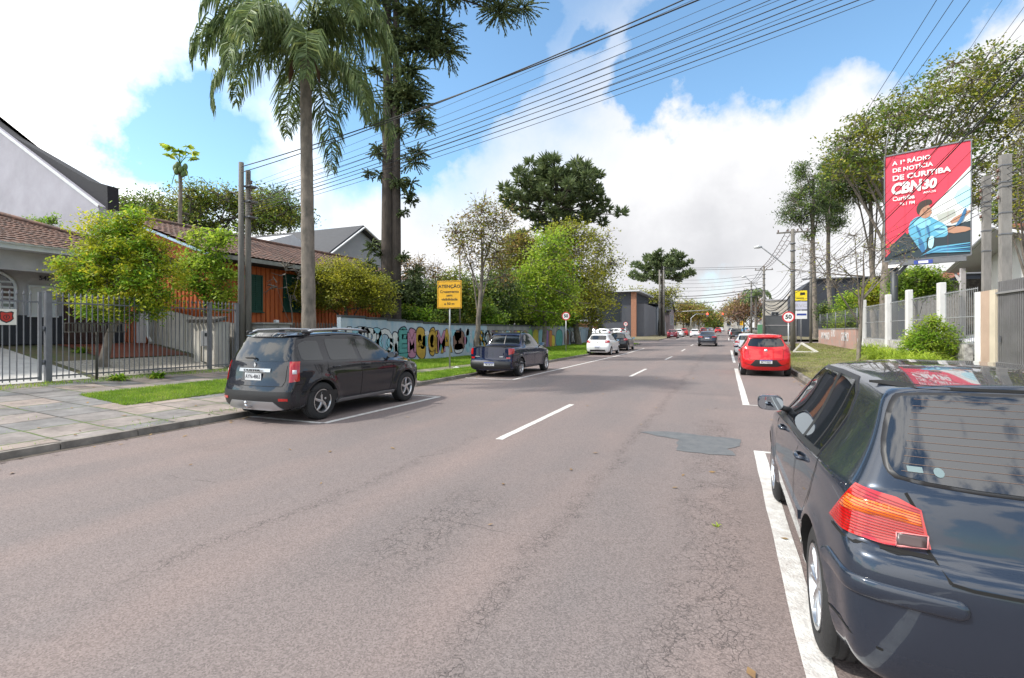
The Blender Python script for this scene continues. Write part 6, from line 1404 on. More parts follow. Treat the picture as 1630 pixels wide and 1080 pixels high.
def tree(name, label, cat, loc, trunk, lobes, leaf, ncl=60, nl=60, size=.12, cr=.45, asp=.5, bark=None, group=None, twig=.012, flat=.7, up=.4, twigs=True, limbr=.32, shell=.45, leaf2=None, sides=8):
    """trunk: [(x,y,z,r)...] local; lobes: [(x,y,z,rx,ry,rz)...] local; leaf: material"""
    o = empty(name, label, cat, loc, group=group); T = Tubes(); tp = np.array(trunk, float)
    k = 10; tt = np.linspace(0, len(tp)-1, k); P = np.stack([np.interp(tt, range(len(tp)), tp[:, c]) for c in range(4)], 1); P[1:-1, :2] += rng.normal(0, .012, (k-2, 2))*tp[-1, 2]*.3
    T.add(P[:, :3], P[:, 3], sides); rt = tp[-1, 3]; samples = [P[int(k*.55):, :3]]; weights = []
    vol = np.array([l[3]*l[4]*l[5] for l in lobes]); vol = vol**.75/np.sum(vol**.75); CC = []
    for l, w in zip(lobes, vol):
        c = np.array(l[:3]); st = P[rng.integers(int(k*.5), k), :3]; mid = (st+c)/2+np.array([rng.normal(0, .1), rng.normal(0, .1), -.05+.15*abs(c[2]-st[2])])*1.0
        B = bez(st, mid, c, 9); T.add(B, np.linspace(rt*limbr*1.9, rt*limbr*.5, 9), 6); samples.append(B[2:])
        n = max(2, int(ncl*w+.5)); d = rv(n)*(rng.uniform(0, 1, (n, 1))**shell)
        for _ in range(2 if l[3] > .8 else 0):      # secondary limbs
            e = c+rv(1)[0]*np.array(l[3:6])*.75; B2 = bez(B[4], (B[4]+e)/2+[0, 0, .1*l[5]], e, 7); T.add(B2, np.linspace(rt*limbr*.9, rt*limbr*.25, 7), 4); samples.append(B2[2:])
        CC.append(c+d*np.array(l[3:6]))
    CC = np.concatenate(CC); S = np.concatenate(samples)
    if twigs:
        for c in CC:
            q = S[np.argmin(np.sum((S-c)**2, 1)+rng.uniform(0, .3, len(S)))]; B = bez(q, (q+c)/2+rng.normal(0, .12, 3)*np.linalg.norm(c-q)*.5, c, 4); T.add(B, np.linspace(twig*2.2, twig*.7, 4), 3)
            for _ in range(2): e = c+rv(1)[0]*cr*1.1; T.add(np.array([B[2], (B[2]+e)/2+rng.normal(0, .03, 3), e]), [twig, twig*.8, twig*.5], 3)
    link('trunk', T.mesh('trunk'), bark or BARK, o)
    if nl:
        n = len(CC)*nl; g = rng.normal(size=(n, 3))*np.array([cr, cr, cr*flat])*.62; L_ = np.repeat(CC, nl, 0)+g
        V, Fq = leaf_quads(L_, size, asp, up)
        if leaf2:
            mi = (np.repeat(rng.uniform(size=len(CC)), nl) < leaf2[1]).astype(np.int32); link('crown', npmesh('crown', V, Fq, False, mi), [leaf, leaf2[0]], o)
        else: link('crown', npmesh('crown', V, Fq), leaf, o)
    return o
def ptree(name, label, cat, px, D, trunk_top, r0, lobes, leaf, base=None, lean=(0, 0), group=None, **k):
    """everything measured off the picture at depth D, then built as a solid tree in the street"""
    b = at(px, VY, D); b = Vector((b.x, b.y, gz(b.x, b.y) if base is None else base)); q = D/F; L_ = []
    for l in lobes:
        c = at(l[0], l[1], D+(l[4] if len(l) > 4 else 0))-b; L_.append((c.x, c.y, c.z, l[2]*q, l[2]*q*(.9 if l[2] < 60 else .75), l[3]*q))
    tt = at(trunk_top[0], trunk_top[1], D)-b
    tr = [(0, 0, -.25, r0*1.25), (0, 0, .15, r0*1.02)]+[(tt.x*f+lean[0]*math.sin(math.pi*f), tt.y*f+lean[1]*math.sin(math.pi*f), tt.z*f, r0*(1-.45*f)) for f in (.25, .5, .75, 1)]
    return tree(name, label, cat, b, tr, L_, leaf, group=group, **k)

# --- left gardens
ptree('small_tree', 'yellow-green leafy tree with crooked trunk behind the picket fence', 'tree', 165, 14.3, (205, 470), .13, [(185,450,60,40),(140,420,45,40),(205,395,55,40),(245,430,45,50),(165,370,35,32),(210,350,25,28),(120,455,30,28),(250,480,30,30),(180,490,50,22,-.3)], LM['yellowgreen'],
    lean=(-.25, 0), ncl=400, nl=80, size=.10, cr=.23, leaf2=(LM['fresh'], .42), bark=BARKP, asp=.42, twig=.007)
ptree('small_tree', 'bright green small tree between the papaya and the twin utility poles', 'tree', 335, 17.6, (325, 480), .07, [(325,420,38,32),(350,385,28,25),(300,450,25,30),(340,470,30,28),(360,440,20,30),(310,375,16,18)], LM['lime'], ncl=120, nl=48, size=.13, cr=.28, twig=.008, leaf2=(LM['fresh'], .4), asp=.5)
ptree('garden_bush', 'round golden-green clipped bush in front of the orange house', 'bush', 553, 23.0, (550, 480), .13, [(540,460,68,34),(500,465,38,30),(590,465,40,32),(545,435,48,22),(610,485,18,18)], LM['gold'], ncl=330, nl=85, size=.10, cr=.33, twig=.01, leaf2=(LM['olive'], .55), shell=.3)
ptree('bare_shrub', 'leafless twisted shrub in front of the green shutters', 'shrub', 470, 20.5, (462, 470), .035, [(440,450,18,22),(455,425,20,16),(475,440,18,18),(470,470,10,14)], LM['olive'], ncl=20, nl=0, bark=BARKP, twig=.018, cr=.3)
ptree('papaya_tree', 'slender papaya tree with fruit cluster and few leaves at its top', 'papaya tree', 287, 23, (286, 262), .13, [(286,262,1,1)], LM['mid'], ncl=2, nl=0, twigs=False, bark=BARKP)
pp = [o for o in bpy.data.objects if o.name == 'papaya_tree'][0]; tz = at(287, 262, 23).z-pp.location.z; m = MB(); bm = bmesh.new(); bmesh.ops.create_uvsphere(bm, u_segments=8, v_segments=6, radius=.13); bm.verts.index_update()
for k in range(12):
    a = k*2.4; c = Vector((math.cos(a)*.2, math.sin(a)*.2, tz-.45+.42*(k/12))); m.add([(c.x+v.co.x*.8, c.y+v.co.y*.8, c.z+v.co.z*1.3) for v in bm.verts], [[v.index for v in f.verts] for f in bm.faces], 0, True)
bm.free(); m.build('fruit', mat('papaya_green', (.10,.16,.05), .6), pp); T = Tubes(); P0, P1 = [], []
for k in range(9):
    a = k*2*math.pi/9; e = np.array([math.cos(a)*.5, math.sin(a)*.5, tz+.75-.15*(k % 3)]); T.add(bez((0,0,tz), (e[0]*.4, e[1]*.4, tz+.5), e, 5), .015, 3)
    for j in range(9): q = a+(j-4)*.45; P0.append(e); P1.append(e+np.array([math.cos(q)*.3, math.sin(q)*.3, .02-.04*abs(j-4)]))
for sx in (-1, 1): e = np.array([sx*.75, -.1*sx, tz-.8]); T.add(bez((0,0,tz-.2), (sx*.4, 0, tz-.2), e, 6), .02, 3)
link('stalk', T.mesh('stalk'), LM['fresh'], pp); V, Fq = spikes(np.array(P0), np.array(P1), .16); link('crown', npmesh('crown', V, Fq), LM['lime'], pp)
BG = 'broad trees rising behind the left houses'
ptree('broad_tree', 'spreading flat-topped tree behind the papaya, left of the utility poles', 'tree', 290, 52, (290, 370), .5, [(250,335,60,22),(200,330,30,16),(320,320,60,24),(390,325,60,26),(290,355,80,20),(430,350,45,22),(460,330,22,18)], LM['olive'], ncl=330, nl=60, size=.28, cr=.95, twig=.05, leaf2=(LM['mid'], .55), group=BG)
ptree('broad_tree', 'thinner dark tree crown directly behind the palm trunk', 'tree', 440, 58, (440, 385), .4, [(430,330,48,34),(470,345,30,26),(400,350,36,26)], LM['dark'], ncl=150, nl=46, size=.28, cr=.9, twig=.05, leaf2=(LM['mid'], .5), group=BG)
ptree('garden_shrub', 'small bushy shrub seen above the low tiled roof', 'shrub', 72, 22, (72, 375), .04, [(65,355,24,8),(85,350,14,8)], LM['fresh'], ncl=26, nl=26, size=.1, cr=.2, twig=.012)

# --- queen palm on the pavement
def palm(label, loc, h, r, nf, flen, seed, lean=(0, 0), name='queen_palm', leaf_l=.62, nleaf=64, wid=.03, top=1.0, group=None, fruits=True):
    g = np.random.default_rng(seed); o = empty(name, label, 'palm tree', loc, group=group); T = Tubes(); n = 34; t = np.linspace(0, 1, n)
    P = np.stack([lean[0]*t, lean[1]*t, -.3+(h+.3)*t], 1); rr = r*(1.15-.32*t+.03*np.sin(np.arange(n)*2.1)); rr[:2] *= 1.2; T.add(P, rr, 14); link('trunk', T.mesh('trunk'), BARKP, o)
    c = P[-1]
    for k in range(nf):
        az = 2*np.pi*k/nf*1.618*3+g.uniform(-.2, .2); e0 = g.uniform(-.1, 1.25) if k % 3 else g.uniform(.7, 1.4); L_ = flen*g.uniform(.85, 1.1); m = 22; p = c.copy()+[0,0,-.1+.25*(e0/1.4)]; pts = [p]; el = e0
        for i in range(m): el -= (1.75+e0*.75)/m*(0.5+i/m*1.1); p = p+np.array([math.cos(az)*math.cos(el), math.sin(az)*math.cos(el), math.sin(el)])*L_/m; pts.append(p)
        pts = np.array(pts); T = Tubes(); T.add(pts, np.linspace(.032, .006, m+1), 4); fo = link('frond', T.mesh('frond'), LM['palm'], o)
        tt = np.linspace(.12, .995, nleaf); P0, P1, P2 = [], [], []
        for q in tt:
            x = q*m; i = min(int(x), m-1); b = pts[i]+(pts[i+1]-pts[i])*(x-i); tg = pts[i+1]-pts[i]; tg = tg/np.linalg.norm(tg); side = np.cross(tg, [0,0,1.]); side /= np.linalg.norm(side)+1e-9
            ll = leaf_l*(.35+.65*math.sin(math.pi*min(1, q*1.05)**.8))*g.uniform(.85, 1.15)
            for sg in (-1, 1):
                d = side*sg*g.uniform(.35, 1)+tg*.45+np.array([0,0,g.uniform(-.5, .35)]); d /= np.linalg.norm(d); k1 = b+d*ll*.5; d2 = d*.45+np.array([0,0,-.9]); d2 /= np.linalg.norm(d2); P0.append(b); P1.append(k1); P2.append(k1+d2*ll*.6)
        P0, P1, P2 = map(np.array, (P0, P1, P2)); d = P2-P0; s = np.cross(d, rv(len(d))); s /= np.linalg.norm(s, axis=1, keepdims=True)+1e-9; s *= wid*.5
        V = np.stack([P0-s*.6, P0+s*.6, P1+s, P2+s*.2, P2-s*.2, P1-s], 1).reshape(-1, 3); kk = np.arange(len(d))[:, None]*6
        link('leaflets', npmesh('leaflets', V, np.concatenate([kk+np.array([[0,1,2,5]]), kk+np.array([[5,2,3,4]])], 0)), LM['palm'], fo)
    if fruits:
        for az in (.2, 3.6):
            T = Tubes(); T.add(bez(c+[0,0,-.1], c+[.35*math.cos(az), .35*math.sin(az), .1], c+[.45*math.cos(az), .45*math.sin(az), -.9], 8), [.03,.03,.03,.04,.06,.07,.06,.02], 6); link('flower_stalk', T.mesh('stalk'), mat('brown_spathe', (.10,.055,.03), .8), o)
    return o
b = at(493, 527, 14.6); zt = at(486, 85, 14.6).z; tb = at(486, 85, 14.6)
palm('tall queen palm with smooth grey trunk between the SUV and the orange house', (b.x, b.y, gz(b.x, b.y)), zt-gz(b.x, b.y), .185, 28, 3.75, 5, (tb.x-b.x, tb.y-b.y), leaf_l=.85, nleaf=105, wid=.045)
p = at(1203, 527, 112); palm('far queen palm rising above the red-brown trees on the right', (p.x, p.y, rz_(p.y)), 8.6, .25, 16, 4.2, 9, nleaf=26, wid=.16, leaf_l=1.0, fruits=False)

# --- araucarias
ROPE = False
def ropes(P0, P1, c, R_, n, g, up=.1, droop=.55, k=7):
    """drooping rope-like branchlets set with short needles"""
    m = max(6, n//k)
    d = g.normal(size=(m, 3)); d /= np.linalg.norm(d, axis=1, keepdims=True); d[:, 2] = d[:, 2]*.6+up; L_ = R_*g.uniform(.7, 1.2, (m, 1)); p = np.repeat(c[None], m, 0)+d*L_*.15
    for i in range(k):
        q = p+d*L_/k; d = d+np.array([0, 0, -droop/k]); d /= np.linalg.norm(d, axis=1, keepdims=True)
        for _ in range(3): e = q+d*.05+rv(m)*.055; P0.append((p+q)/2*.6+p*.4); P1.append(e)
        P0.append(p); P1.append(q+d*.03); p = q
def tuft(P0, P1, c, R_, n, g, up=.25, fl=.8):
    if ROPE: return ropes(P0, P1, c, R_, n, g)
    d = g.normal(size=(n, 3)); d /= np.linalg.norm(d, axis=1, keepdims=True); d[:, 2] = d[:, 2]*fl+up; P0.append(c+d*R_*.25); P1.append(c+d*R_*g.uniform(.7, 1.1, (n, 1)))
def araucaria(label, loc, h, r, branches, tufts_on_trunk, seed, tr=.9, n=70, w=.09, lean=(0, 0), group=None, per=3, trunk2=None):
    g = np.random.default_rng(seed); o = empty('araucaria', label, 'araucaria tree', loc, group=group); T = Tubes(); P0, P1 = [], []
    T.add([(lean[0]*f, lean[1]*f, -.3+(h+.3)*f) for f in np.linspace(0, 1, 12)], np.linspace(r*1.1, r*.45, 12), 12)
    if trunk2: T.add([(trunk2[0]+lean[0]*f, trunk2[1], -.3+(h+.3)*f) for f in np.linspace(0, 1, 12)], np.linspace(r*.8, r*.45, 12), 10)
    for (az, z0, L_, rise) in branches:
        s = np.array([lean[0]*z0/h, lean[1]*z0/h, z0]); e = s+np.array([math.cos(az)*L_, math.sin(az)*L_, rise]); B = bez(s, s+np.array([math.cos(az)*L_*.6, math.sin(az)*L_*.6, rise*.0-L_*.06]), e, 10); T.add(B, np.linspace(.035*math.sqrt(abs(L_))*r*2.2+.02, .03, 10), 5)
        for k in range(per):
            f = 1-.17*k; c = B[int(9*f)]+g.normal(0, tr*.28, 3)*(k > 0); c[2] += .1; tuft(P0, P1, c, tr*g.uniform(.75, 1.1), n, g)
    for (x, y, z, R_, nn) in tufts_on_trunk:
        tuft(P0, P1, np.array([x+lean[0]*z/h, y, z]), R_, nn, g, -.05, 1.0)
    link('trunk', T.mesh('trunk'), BARKD, o); V, Fq = spikes(np.concatenate(P0), np.concatenate(P1), w); link('crown', npmesh('crown', V, Fq), LM['araucaria'], o); return o
g = np.random.default_rng(3)
ab = at(617, 527, 26.5); AZ = gz(ab.x, ab.y); zz = lambda py: at(622, py, 26.5).z-AZ; q = 26.5/F
tt = []
for py, dx, R_ in [(60,20,1.0),(60,-5,.8),(110,30,.9),(95,5,.8),(150,35,1.0),(150,8,.7),(190,-15,.6),(200,45,1.0),(215,15,.7),(245,-18,.6),(250,40,.9),(280,15,.6),(290,-22,.5),(300,35,.6),(330,28,.45),(20,25,1.1),(30,-18,.9),(0,-10,1.),(445,-18,.9),(455,10,.9),(440,32,.8),(430,-30,.7),(470,38,.6),(400,-25,.5),(350,26,.35),(395,-12,.5),(410,22,.4),(480,-20,.5),(120,-22,.6),(170,20,.8)]:
    [tt.append(((dx+3+g.uniform(-8,8))*q*cst, (dx+3)*q*snt+g.uniform(-.5, .3), zz(py+g.uniform(-14,14)), R_*f_, int(330*R_))) for f_ in (.8,.65)]
br = []
for k in range(9): br.append((k*2*math.pi/9+g.uniform(-.2, .2), zz(-70)+g.uniform(-1.0, 2.5), g.uniform(2.5, 4.5), g.uniform(.2, 1.2)))
d0 = -TH+.0                                    # towards the right of the picture
for (dpx, py, py0) in ((95,75,30),(90,58,10),(70,85,62),(180,30,-20),(215,5,-30),(150,-10,-60),(-60,-20,-40),(45,170,120)): br.append((TH+g.uniform(-.25,.25), zz(py0), dpx*q, zz(py)-zz(py0)))
ROPE = True
araucaria('giant araucaria with shaggy tufts along its dark double trunk behind the mural wall', (ab.x, ab.y, AZ), zz(-60), .36, br, tt, 4, tr=1.05, n=460, w=.052, trunk2=(.42, .18), per=4); ROPE = False
br = []
for lv, (z, L_, ri, n_) in enumerate([(16.6,7.2,1.0,12),(17.8,6.4,1.7,12),(19.0,5.2,2.0,11),(20.0,3.6,1.9,8),(15.0,4.4,.4,5)]):
    for k in range(n_): br.append((2*math.pi*(k+.5*lv)/n_+g.uniform(-.2, .2), z, L_*g.uniform(.72, 1.06), ri*g.uniform(.7, 1.2)))
br += [(TH, 16.5, 8.2, -.6), (TH+3.3, 15, 5.4, -2.6), (TH+.2, 15.8, 6.2, -.8)]
p = at(886, 527, 64); g2 = [(g.uniform(-.8,.8), g.uniform(-.8,.8), z, 1.3, 70) for z in np.linspace(10, 15.5, 10)]
araucaria('umbrella-shaped araucaria towering over the roadside trees on the left', (p.x, p.y, .5), 20.6, .5, br, g2, 6, tr=1.2, n=75, w=.22)
br = []
for lv, (z, L_, ri, n_) in enumerate([(11.6,6.6,.6,11),(13.2,6.2,1.2,11),(14.6,4.6,1.4,9)]):
    for k in range(n_): br.append((2*math.pi*(k+.5*lv)/n_+g.uniform(-.2, .2), z, L_*g.uniform(.6, 1.05), ri*g.uniform(.7, 1.2)))
p = at(1054, 527, 102); araucaria('smaller flat-topped araucaria further along the left pavement', (p.x, p.y, rz_(p.y)), 16, .32, br, [], 8, tr=1.15, n=70, w=.26, per=3)

# --- trees above and in front of the mural wall
RG = 'trees along the mural wall verge'
ptree('street_tree', 'nearly bare slim tree with pale trunk on the verge near the yellow warning sign', 'tree', 757, 29.5, (768, 430), .17, [(770,360,42,36),(745,395,34,34),(800,345,28,24),(725,370,20,22),(790,400,30,30),(765,330,22,16),(800,440,20,25)], LM['autumn'], ncl=230, nl=17, size=.16, cr=.5, bark=BARKP, twig=.014, leaf2=(LM['olive'], .5), group=RG)
ptree('street_tree', 'slim tree with light green foliage on the verge beyond the pickup', 'tree', 866, 40.5, (868, 450), .2, [(868,430,46,46),(850,480,38,32),(882,395,32,34),(900,470,32,34),(845,450,32,30),(880,500,42,20)], LM['lime'], ncl=260, nl=50, size=.22, cr=.65, bark=BARKP, twig=.02, leaf2=(LM['fresh'], .35), group=RG)
ptree('street_tree', 'tall dense golden-olive tree on the verge beside the far speed sign', 'tree', 921, 50, (905, 440), .32, [(905,395,40,46),(903,372,32,26),(920,450,44,40),(890,440,30,40),(925,490,52,22),(950,505,24,14)], LM['gold'], ncl=280, nl=55, size=.26, cr=.8, bark=BARKP, twig=.03, leaf2=(LM['olive'], .6), group=RG)
ptree('street_tree', 'open-crowned olive tree right of the golden tree with sky showing through', 'tree', 938, 56, (950, 430), .25, [(955,385,30,26),(950,430,36,36),(972,420,20,30),(940,470,36,30),(965,470,22,24)], LM['olive'], ncl=150, nl=26, size=.28, cr=.8, bark=BARKP, twig=.03, group=RG)
WG = 'trees standing behind the mural wall'
ptree('garden_tree', 'thin twiggy tree behind the wall between the araucaria and the warning sign', 'tree', 668, 32, (668, 460), .14, [(665,425,32,22),(690,440,26,22),(650,450,22,22),(640,415,14,14)], LM['autumn'], ncl=130, nl=11, size=.14, cr=.5, bark=BARKP, twig=.014, group=WG)
ptree('garden_tree', 'low dark leafy tree just right of the giant araucaria trunk', 'tree', 655, 30, (655, 490), .16, [(650,485,26,26),(675,490,30,22),(690,470,26,20),(660,460,20,14)], LM['mid'], ncl=150, nl=60, size=.16, cr=.5, leaf2=(LM['dark'], .5), group=WG)
ptree('garden_tree', 'green bushy tree behind the warning sign', 'tree', 720, 34, (720, 490), .18, [(705,470,36,26),(740,480,34,24),(725,450,34,16)], LM['olive'], ncl=170, nl=60, size=.18, cr=.6, leaf2=(LM['mid'], .5), group=WG)
ptree('garden_tree', 'dark glossy tree behind the wall left of the pickup', 'tree', 780, 38, (780, 480), .2, [(780,485,44,26),(800,460,34,28),(755,470,26,24)], LM['mid'], ncl=210, nl=60, size=.2, cr=.65, leaf2=(LM['dark'], .5), group=WG)
ptree('garden_tree', 'large brownish olive dome of a tree filling the gap behind the light green tree', 'tree', 830, 52, (830, 450), .4, [(830,410,44,38),(800,440,36,36),(855,440,38,40),(825,385,30,16),(840,480,60,24),(880,470,30,30)], LM['olive'], ncl=290, nl=60, size=.27, cr=.95, leaf2=(LM['autumn'], .4), twig=.035, group=WG)
ptree('garden_tree', 'very dark tree below the umbrella araucaria', 'tree', 855, 60, (855, 470), .35, [(850,440,30,40),(885,480,34,34),(820,480,30,28),(860,500,50,20)], LM['dark'], ncl=170, nl=60, size=.3, cr=1., twig=.035, group=WG)  # plain dark leaf colour
ptree('garden_tree', 'grey green thin tree beyond the modern building roof', 'tree', 1030, 118, (1030, 485), .4, [(1020,475,34,14),(1050,480,32,16),(990,480,26,14),(1065,465,18,12)], LM['olive'], ncl=150, nl=30, size=.5, cr=1.6, twig=.06, group=WG)

for px, D, lb, lf, lf2, lab in ((655,29,[(645,505,26,16),(672,508,26,16)],'fresh','mid','light bush filling the foot of the giant araucaria behind the wall'),(705,33,[(695,505,28,18),(722,508,26,16)],'mid','olive','dark bush over the wall behind the warning sign post'),
    (760,36,[(745,500,26,20),(775,505,28,18)],'fresh','mid','green bush over the wall left of the pickup'),(815,42,[(800,505,28,18),(830,500,26,22)],'mid','dark','dark bush over the wall behind the pickup cab'),(875,50,[(862,505,26,18),(892,508,26,16)],'mid','fresh','green bush over the wall near the speed sign')):
    ptree('garden_bush', lab, 'bush', px, D, (px, 510), .08, lb, LM[lf], ncl=150, nl=60, size=D/190, cr=D/70, twig=.012, leaf2=(LM[lf2], .5), group='bushes showing over the mural wall')
# --- far avenue trees
FG = 'avenue trees in the distance'
def far(px, D, lobes, leaf, lab, leaf2=None, nl=40, ncl=110, top=None): return ptree('avenue_tree', lab, 'tree', px, D, top or (px, 505), .35, lobes, leaf, ncl=ncl, nl=nl, size=D/260, cr=D/75, twig=D/2600, leaf2=leaf2, group=FG)
far(1088, 165, [(1088,500,24,14),(1072,505,16,10),(1105,502,20,12),(1085,487,14,8)], LM['autumn'], 'brown tree past the gabled house on the left', (LM['olive'], .4), top=(1088,512))
far(1112, 200, [(1110,495,22,10),(1125,505,16,12),(1100,490,14,8)], LM['olive'], 'broad olive tree overhanging the far left lane', (LM['mid'], .3), top=(1112,512))
far(1130, 240, [(1130,510,14,9),(1140,513,8,8)], LM['dark'], 'dark tree at the end of the left row', (LM['mid'], .5), top=(1130,517))
far(1144, 330, [(1146,514,8,8),(1152,518,8,6)], LM['mid'], 'small green tree where the street vanishes', (LM['dark'], .5), ncl=60, top=(1146,519))
far(1192, 130, [(1190,490,30,18),(1170,500,22,14),(1210,495,26,16),(1195,475,18,10),(1225,500,18,12)], LM['reddish'], 'reddish bare-looking tree under the street lamp on the right', (LM['autumn'], .5), nl=26, ncl=220, top=(1195,515))
far(1172, 190, [(1170,495,16,14),(1160,505,12,10),(1182,485,14,8)], LM['autumn'], 'brown tree behind the yellow square sign', (LM['olive'], .4), nl=32, top=(1170,515))
far(1160, 260, [(1160,505,10,12),(1168,512,10,8)], LM['mid'], 'dark green tree at the far right of the lane', (LM['dark'], .5), top=(1162,518))
far(1236, 100, [(1232,500,12,12),(1240,512,9,8)], LM['mid'], 'green shrubby tree behind the grey boundary wall', (LM['gold'], .3), ncl=60, top=(1236,520))

# --- right side
PG = 'tall pines across the side street'
for px, D, lab, lb in ((1297,64,'left one of the two tall bare-trunked pines', [(1290,300,28,24),(1262,325,26,20),(1300,345,26,18),(1280,270,20,14),(1262,350,20,14),(1310,320,20,18),(1292,372,14,10)]), (1321,67,'right one of the two tall bare-trunked pines', [(1325,290,22,20),(1312,330,18,18),(1335,335,16,22),(1320,262,14,12),(1330,362,12,9)])):
    ptree('pine_tree', lab+', by the charcoal building', 'pine tree', px, D, (px-3, 285), .32, lb, LM['dark'], ncl=170, nl=70, size=.28, asp=.3, cr=.75, bark=BARKP, twig=.03, flat=.5, leaf2=(LM['mid'], .35), group=PG, up=0)
ptree('bare_tree', 'mostly leafless street tree with yellow blossoms on the right verge', 'tree', 1366, 21.2, (1375, 440), .085, [(1330,415,40,24),(1290,400,34,18),(1375,395,30,28),(1420,390,34,20),(1450,410,24,12),(1270,430,20,12),(1340,450,36,14),(1400,440,28,14),(1360,375,24,12)], LM['olive'], ncl=125, nl=2, size=.1, cr=.42, bark=BARKP, twig=.009, limbr=.42)
BT = at(1408, 527, 42)
ptree('broad_tree', 'huge spreading tree with airy crown towering behind the billboard', 'tree', 1408, 42, (1412, 330), .42, [(1500,160,80,45),(1430,190,60,45),(1380,215,50,34),(1340,235,36,24),(1580,190,70,55),(1560,110,70,32),(1470,250,80,45),(1370,270,50,30),(1610,130,60,40),(1600,280,60,50),(1530,300,60,40),(1420,300,40,25),(1340,275,26,20),(1640,210,50,60)], LM['olive'], ncl=600, nl=38, size=.28, cr=.95, bark=BARKP, twig=.028, flat=.3, leaf2=(LM['mid'], .5), shell=.4, limbr=.3)
ptree('dense_tree', 'dense dark green tree left of the billboard top', 'tree', 1392, 50, (1385, 320), .3, [(1355,275,40,22),(1330,300,28,20),(1385,265,34,22),(1345,250,26,14),(1400,300,26,22),(1375,310,34,14)], LM['mid'], ncl=260, nl=50, size=.25, cr=.8, bark=BARKP, twig=.03, leaf2=(LM['dark'], .6), flat=.5)
ptree('garden_tree', 'olive-leaved tree with bare yellowing branches at the right edge behind the gate', 'tree', 1640, 20, (1635, 380), .16, [(1620,300,36,50),(1600,350,28,30),(1625,230,30,40),(1590,290,22,30),(1640,170,30,30)], LM['gold'], ncl=110, nl=13, size=.11, cr=.38, bark=BARKP, twig=.012, leaf2=(LM['olive'], .6))
ptree('dense_tree', 'dark tree between the concrete poles and the right edge', 'tree', 1625, 33, (1625, 380), .25, [(1615,340,30,36),(1640,300,30,40),(1605,380,20,20)], LM['dark'], ncl=110, nl=60, size=.2, cr=.6, leaf2=(LM['mid'], .4))
ptree('garden_bush', 'round dark green bush directly below the billboard', 'bush', 1458, 29, (1460, 470), .1, [(1455,450,34,20),(1480,455,30,18),(1440,462,24,14),(1465,438,26,10)], LM['mid'], ncl=200, nl=60, size=.15, cr=.4, leaf2=(LM['fresh'], .35))
ptree('garden_bush', 'feathery golden bush behind the wire garden fence', 'bush', 1400, 44, (1400, 480), .1, [(1400,468,26,16),(1385,478,20,14),(1420,475,20,12),(1410,455,14,8)], LM['gold'], ncl=130, nl=60, size=.22, cr=.6, leaf2=(LM['lime'], .2))
ptree('garden_bush', 'bright green climbing bush inside the wire fence', 'bush', 1345, 43, (1345, 490), .06, [(1345,500,18,20),(1350,475,14,14),(1335,515,14,10),(1358,515,12,12)], LM['lime'], ncl=90, nl=50, size=.17, cr=.45, leaf2=(LM['fresh'], .4))
ptree('garden_bush', 'dark hedge plant at the far end of the wire fence', 'bush', 1316, 50, (1316, 500), .06, [(1316,505,14,14),(1325,515,16,10),(1310,490,8,10)], LM['mid'], ncl=70, nl=50, size=.2, cr=.5, leaf2=(LM['dark'], .5))
ptree('verge_shrub', 'bright leafy shrub with orange flowers before the stone wall', 'shrub', 1478, 18.8, (1478, 545), .05, [(1480,535,30,22),(1465,552,28,20),(1498,550,24,22),(1485,515,16,14),(1500,570,22,12),(1470,575,26,10)], LM['lime'], ncl=190, nl=60, size=.1, cr=.24, leaf2=(LM['fresh'], .5), asp=.4)
# strap-leaved clump and small plants
def clump(name, label, cat, loc, n, L_, w, leaf, spread=.3, seed=1, rad=.3, group=None):
    g = np.random.default_rng(seed); o = empty(name, label, cat, loc, group=group); T = []; F_ = []; 
    az = g.uniform(0, 2*np.pi, n); ll = L_*g.uniform(.6, 1.1, n); r0 = rad*np.sqrt(g.uniform(0, 1, n)); a0 = g.uniform(0, 2*np.pi, n); e0 = g.uniform(.7, 1.5, n); V = []; K = 6
    base = np.stack([r0*np.cos(a0), r0*np.sin(a0), np.zeros(n)], 1); p = base.copy(); el = e0.copy(); sd = np.stack([-np.sin(az), np.cos(az), np.zeros(n)], 1)
    for k in range(K):
        ww = w*(1-(k/(K-1))**2*.92)*.5; V.append(np.stack([p-sd*ww, p+sd*ww], 1)); st = ll/K; p = p+np.stack([np.cos(az)*np.cos(el), np.sin(az)*np.cos(el), np.sin(el)], 1)*st[:, None]; el -= .42
    V = np.stack(V, 1).reshape(n, -1, 3); idx = np.arange(n)[:, None]*(2*K); F_ = np.concatenate([idx+np.array([[2*k, 2*k+1, 2*k+3, 2*k+2]]) for k in range(K-1)], 0)
    link('leaves', npmesh('leaves', V.reshape(-1, 3), F_, True), leaf, o); return o
i = 0
for px, a in ((1400,6.6),(1420,6.4),(1441,6.5),(1462,6.3),(1385,7.2),(1430,6.0),(1455,5.8),(1480,5.9),(1410,6.0)):
    s = s_at(px, a); i += 1; clump('strap_leaf_plant', ['leftmost','second','third'][0]+' plant' if 0 else 'clump of long bright green strap leaves on the right verge', 'plant', (a, s, gz(a, s)), 230, 1.5, .05, LM['lime'], seed=i, rad=.4, group='strap-leaved clumps on the right verge')
for px, D, lab in ((190,12.9,'leafy weed clump at the foot of the picket fence'),(250,13.6,'low spreading weed right of the leafy clump by the fence'),(130,15.6,'small potted-looking green plant in the front garden')):
    b = at(px, 527, D); clump('weed_clump', lab, 'plant', (b.x, b.y, gz(b.x, b.y)), 70, .42, .06, LM['fresh'], seed=int(px), rad=.14, group='weeds by the picket fence')
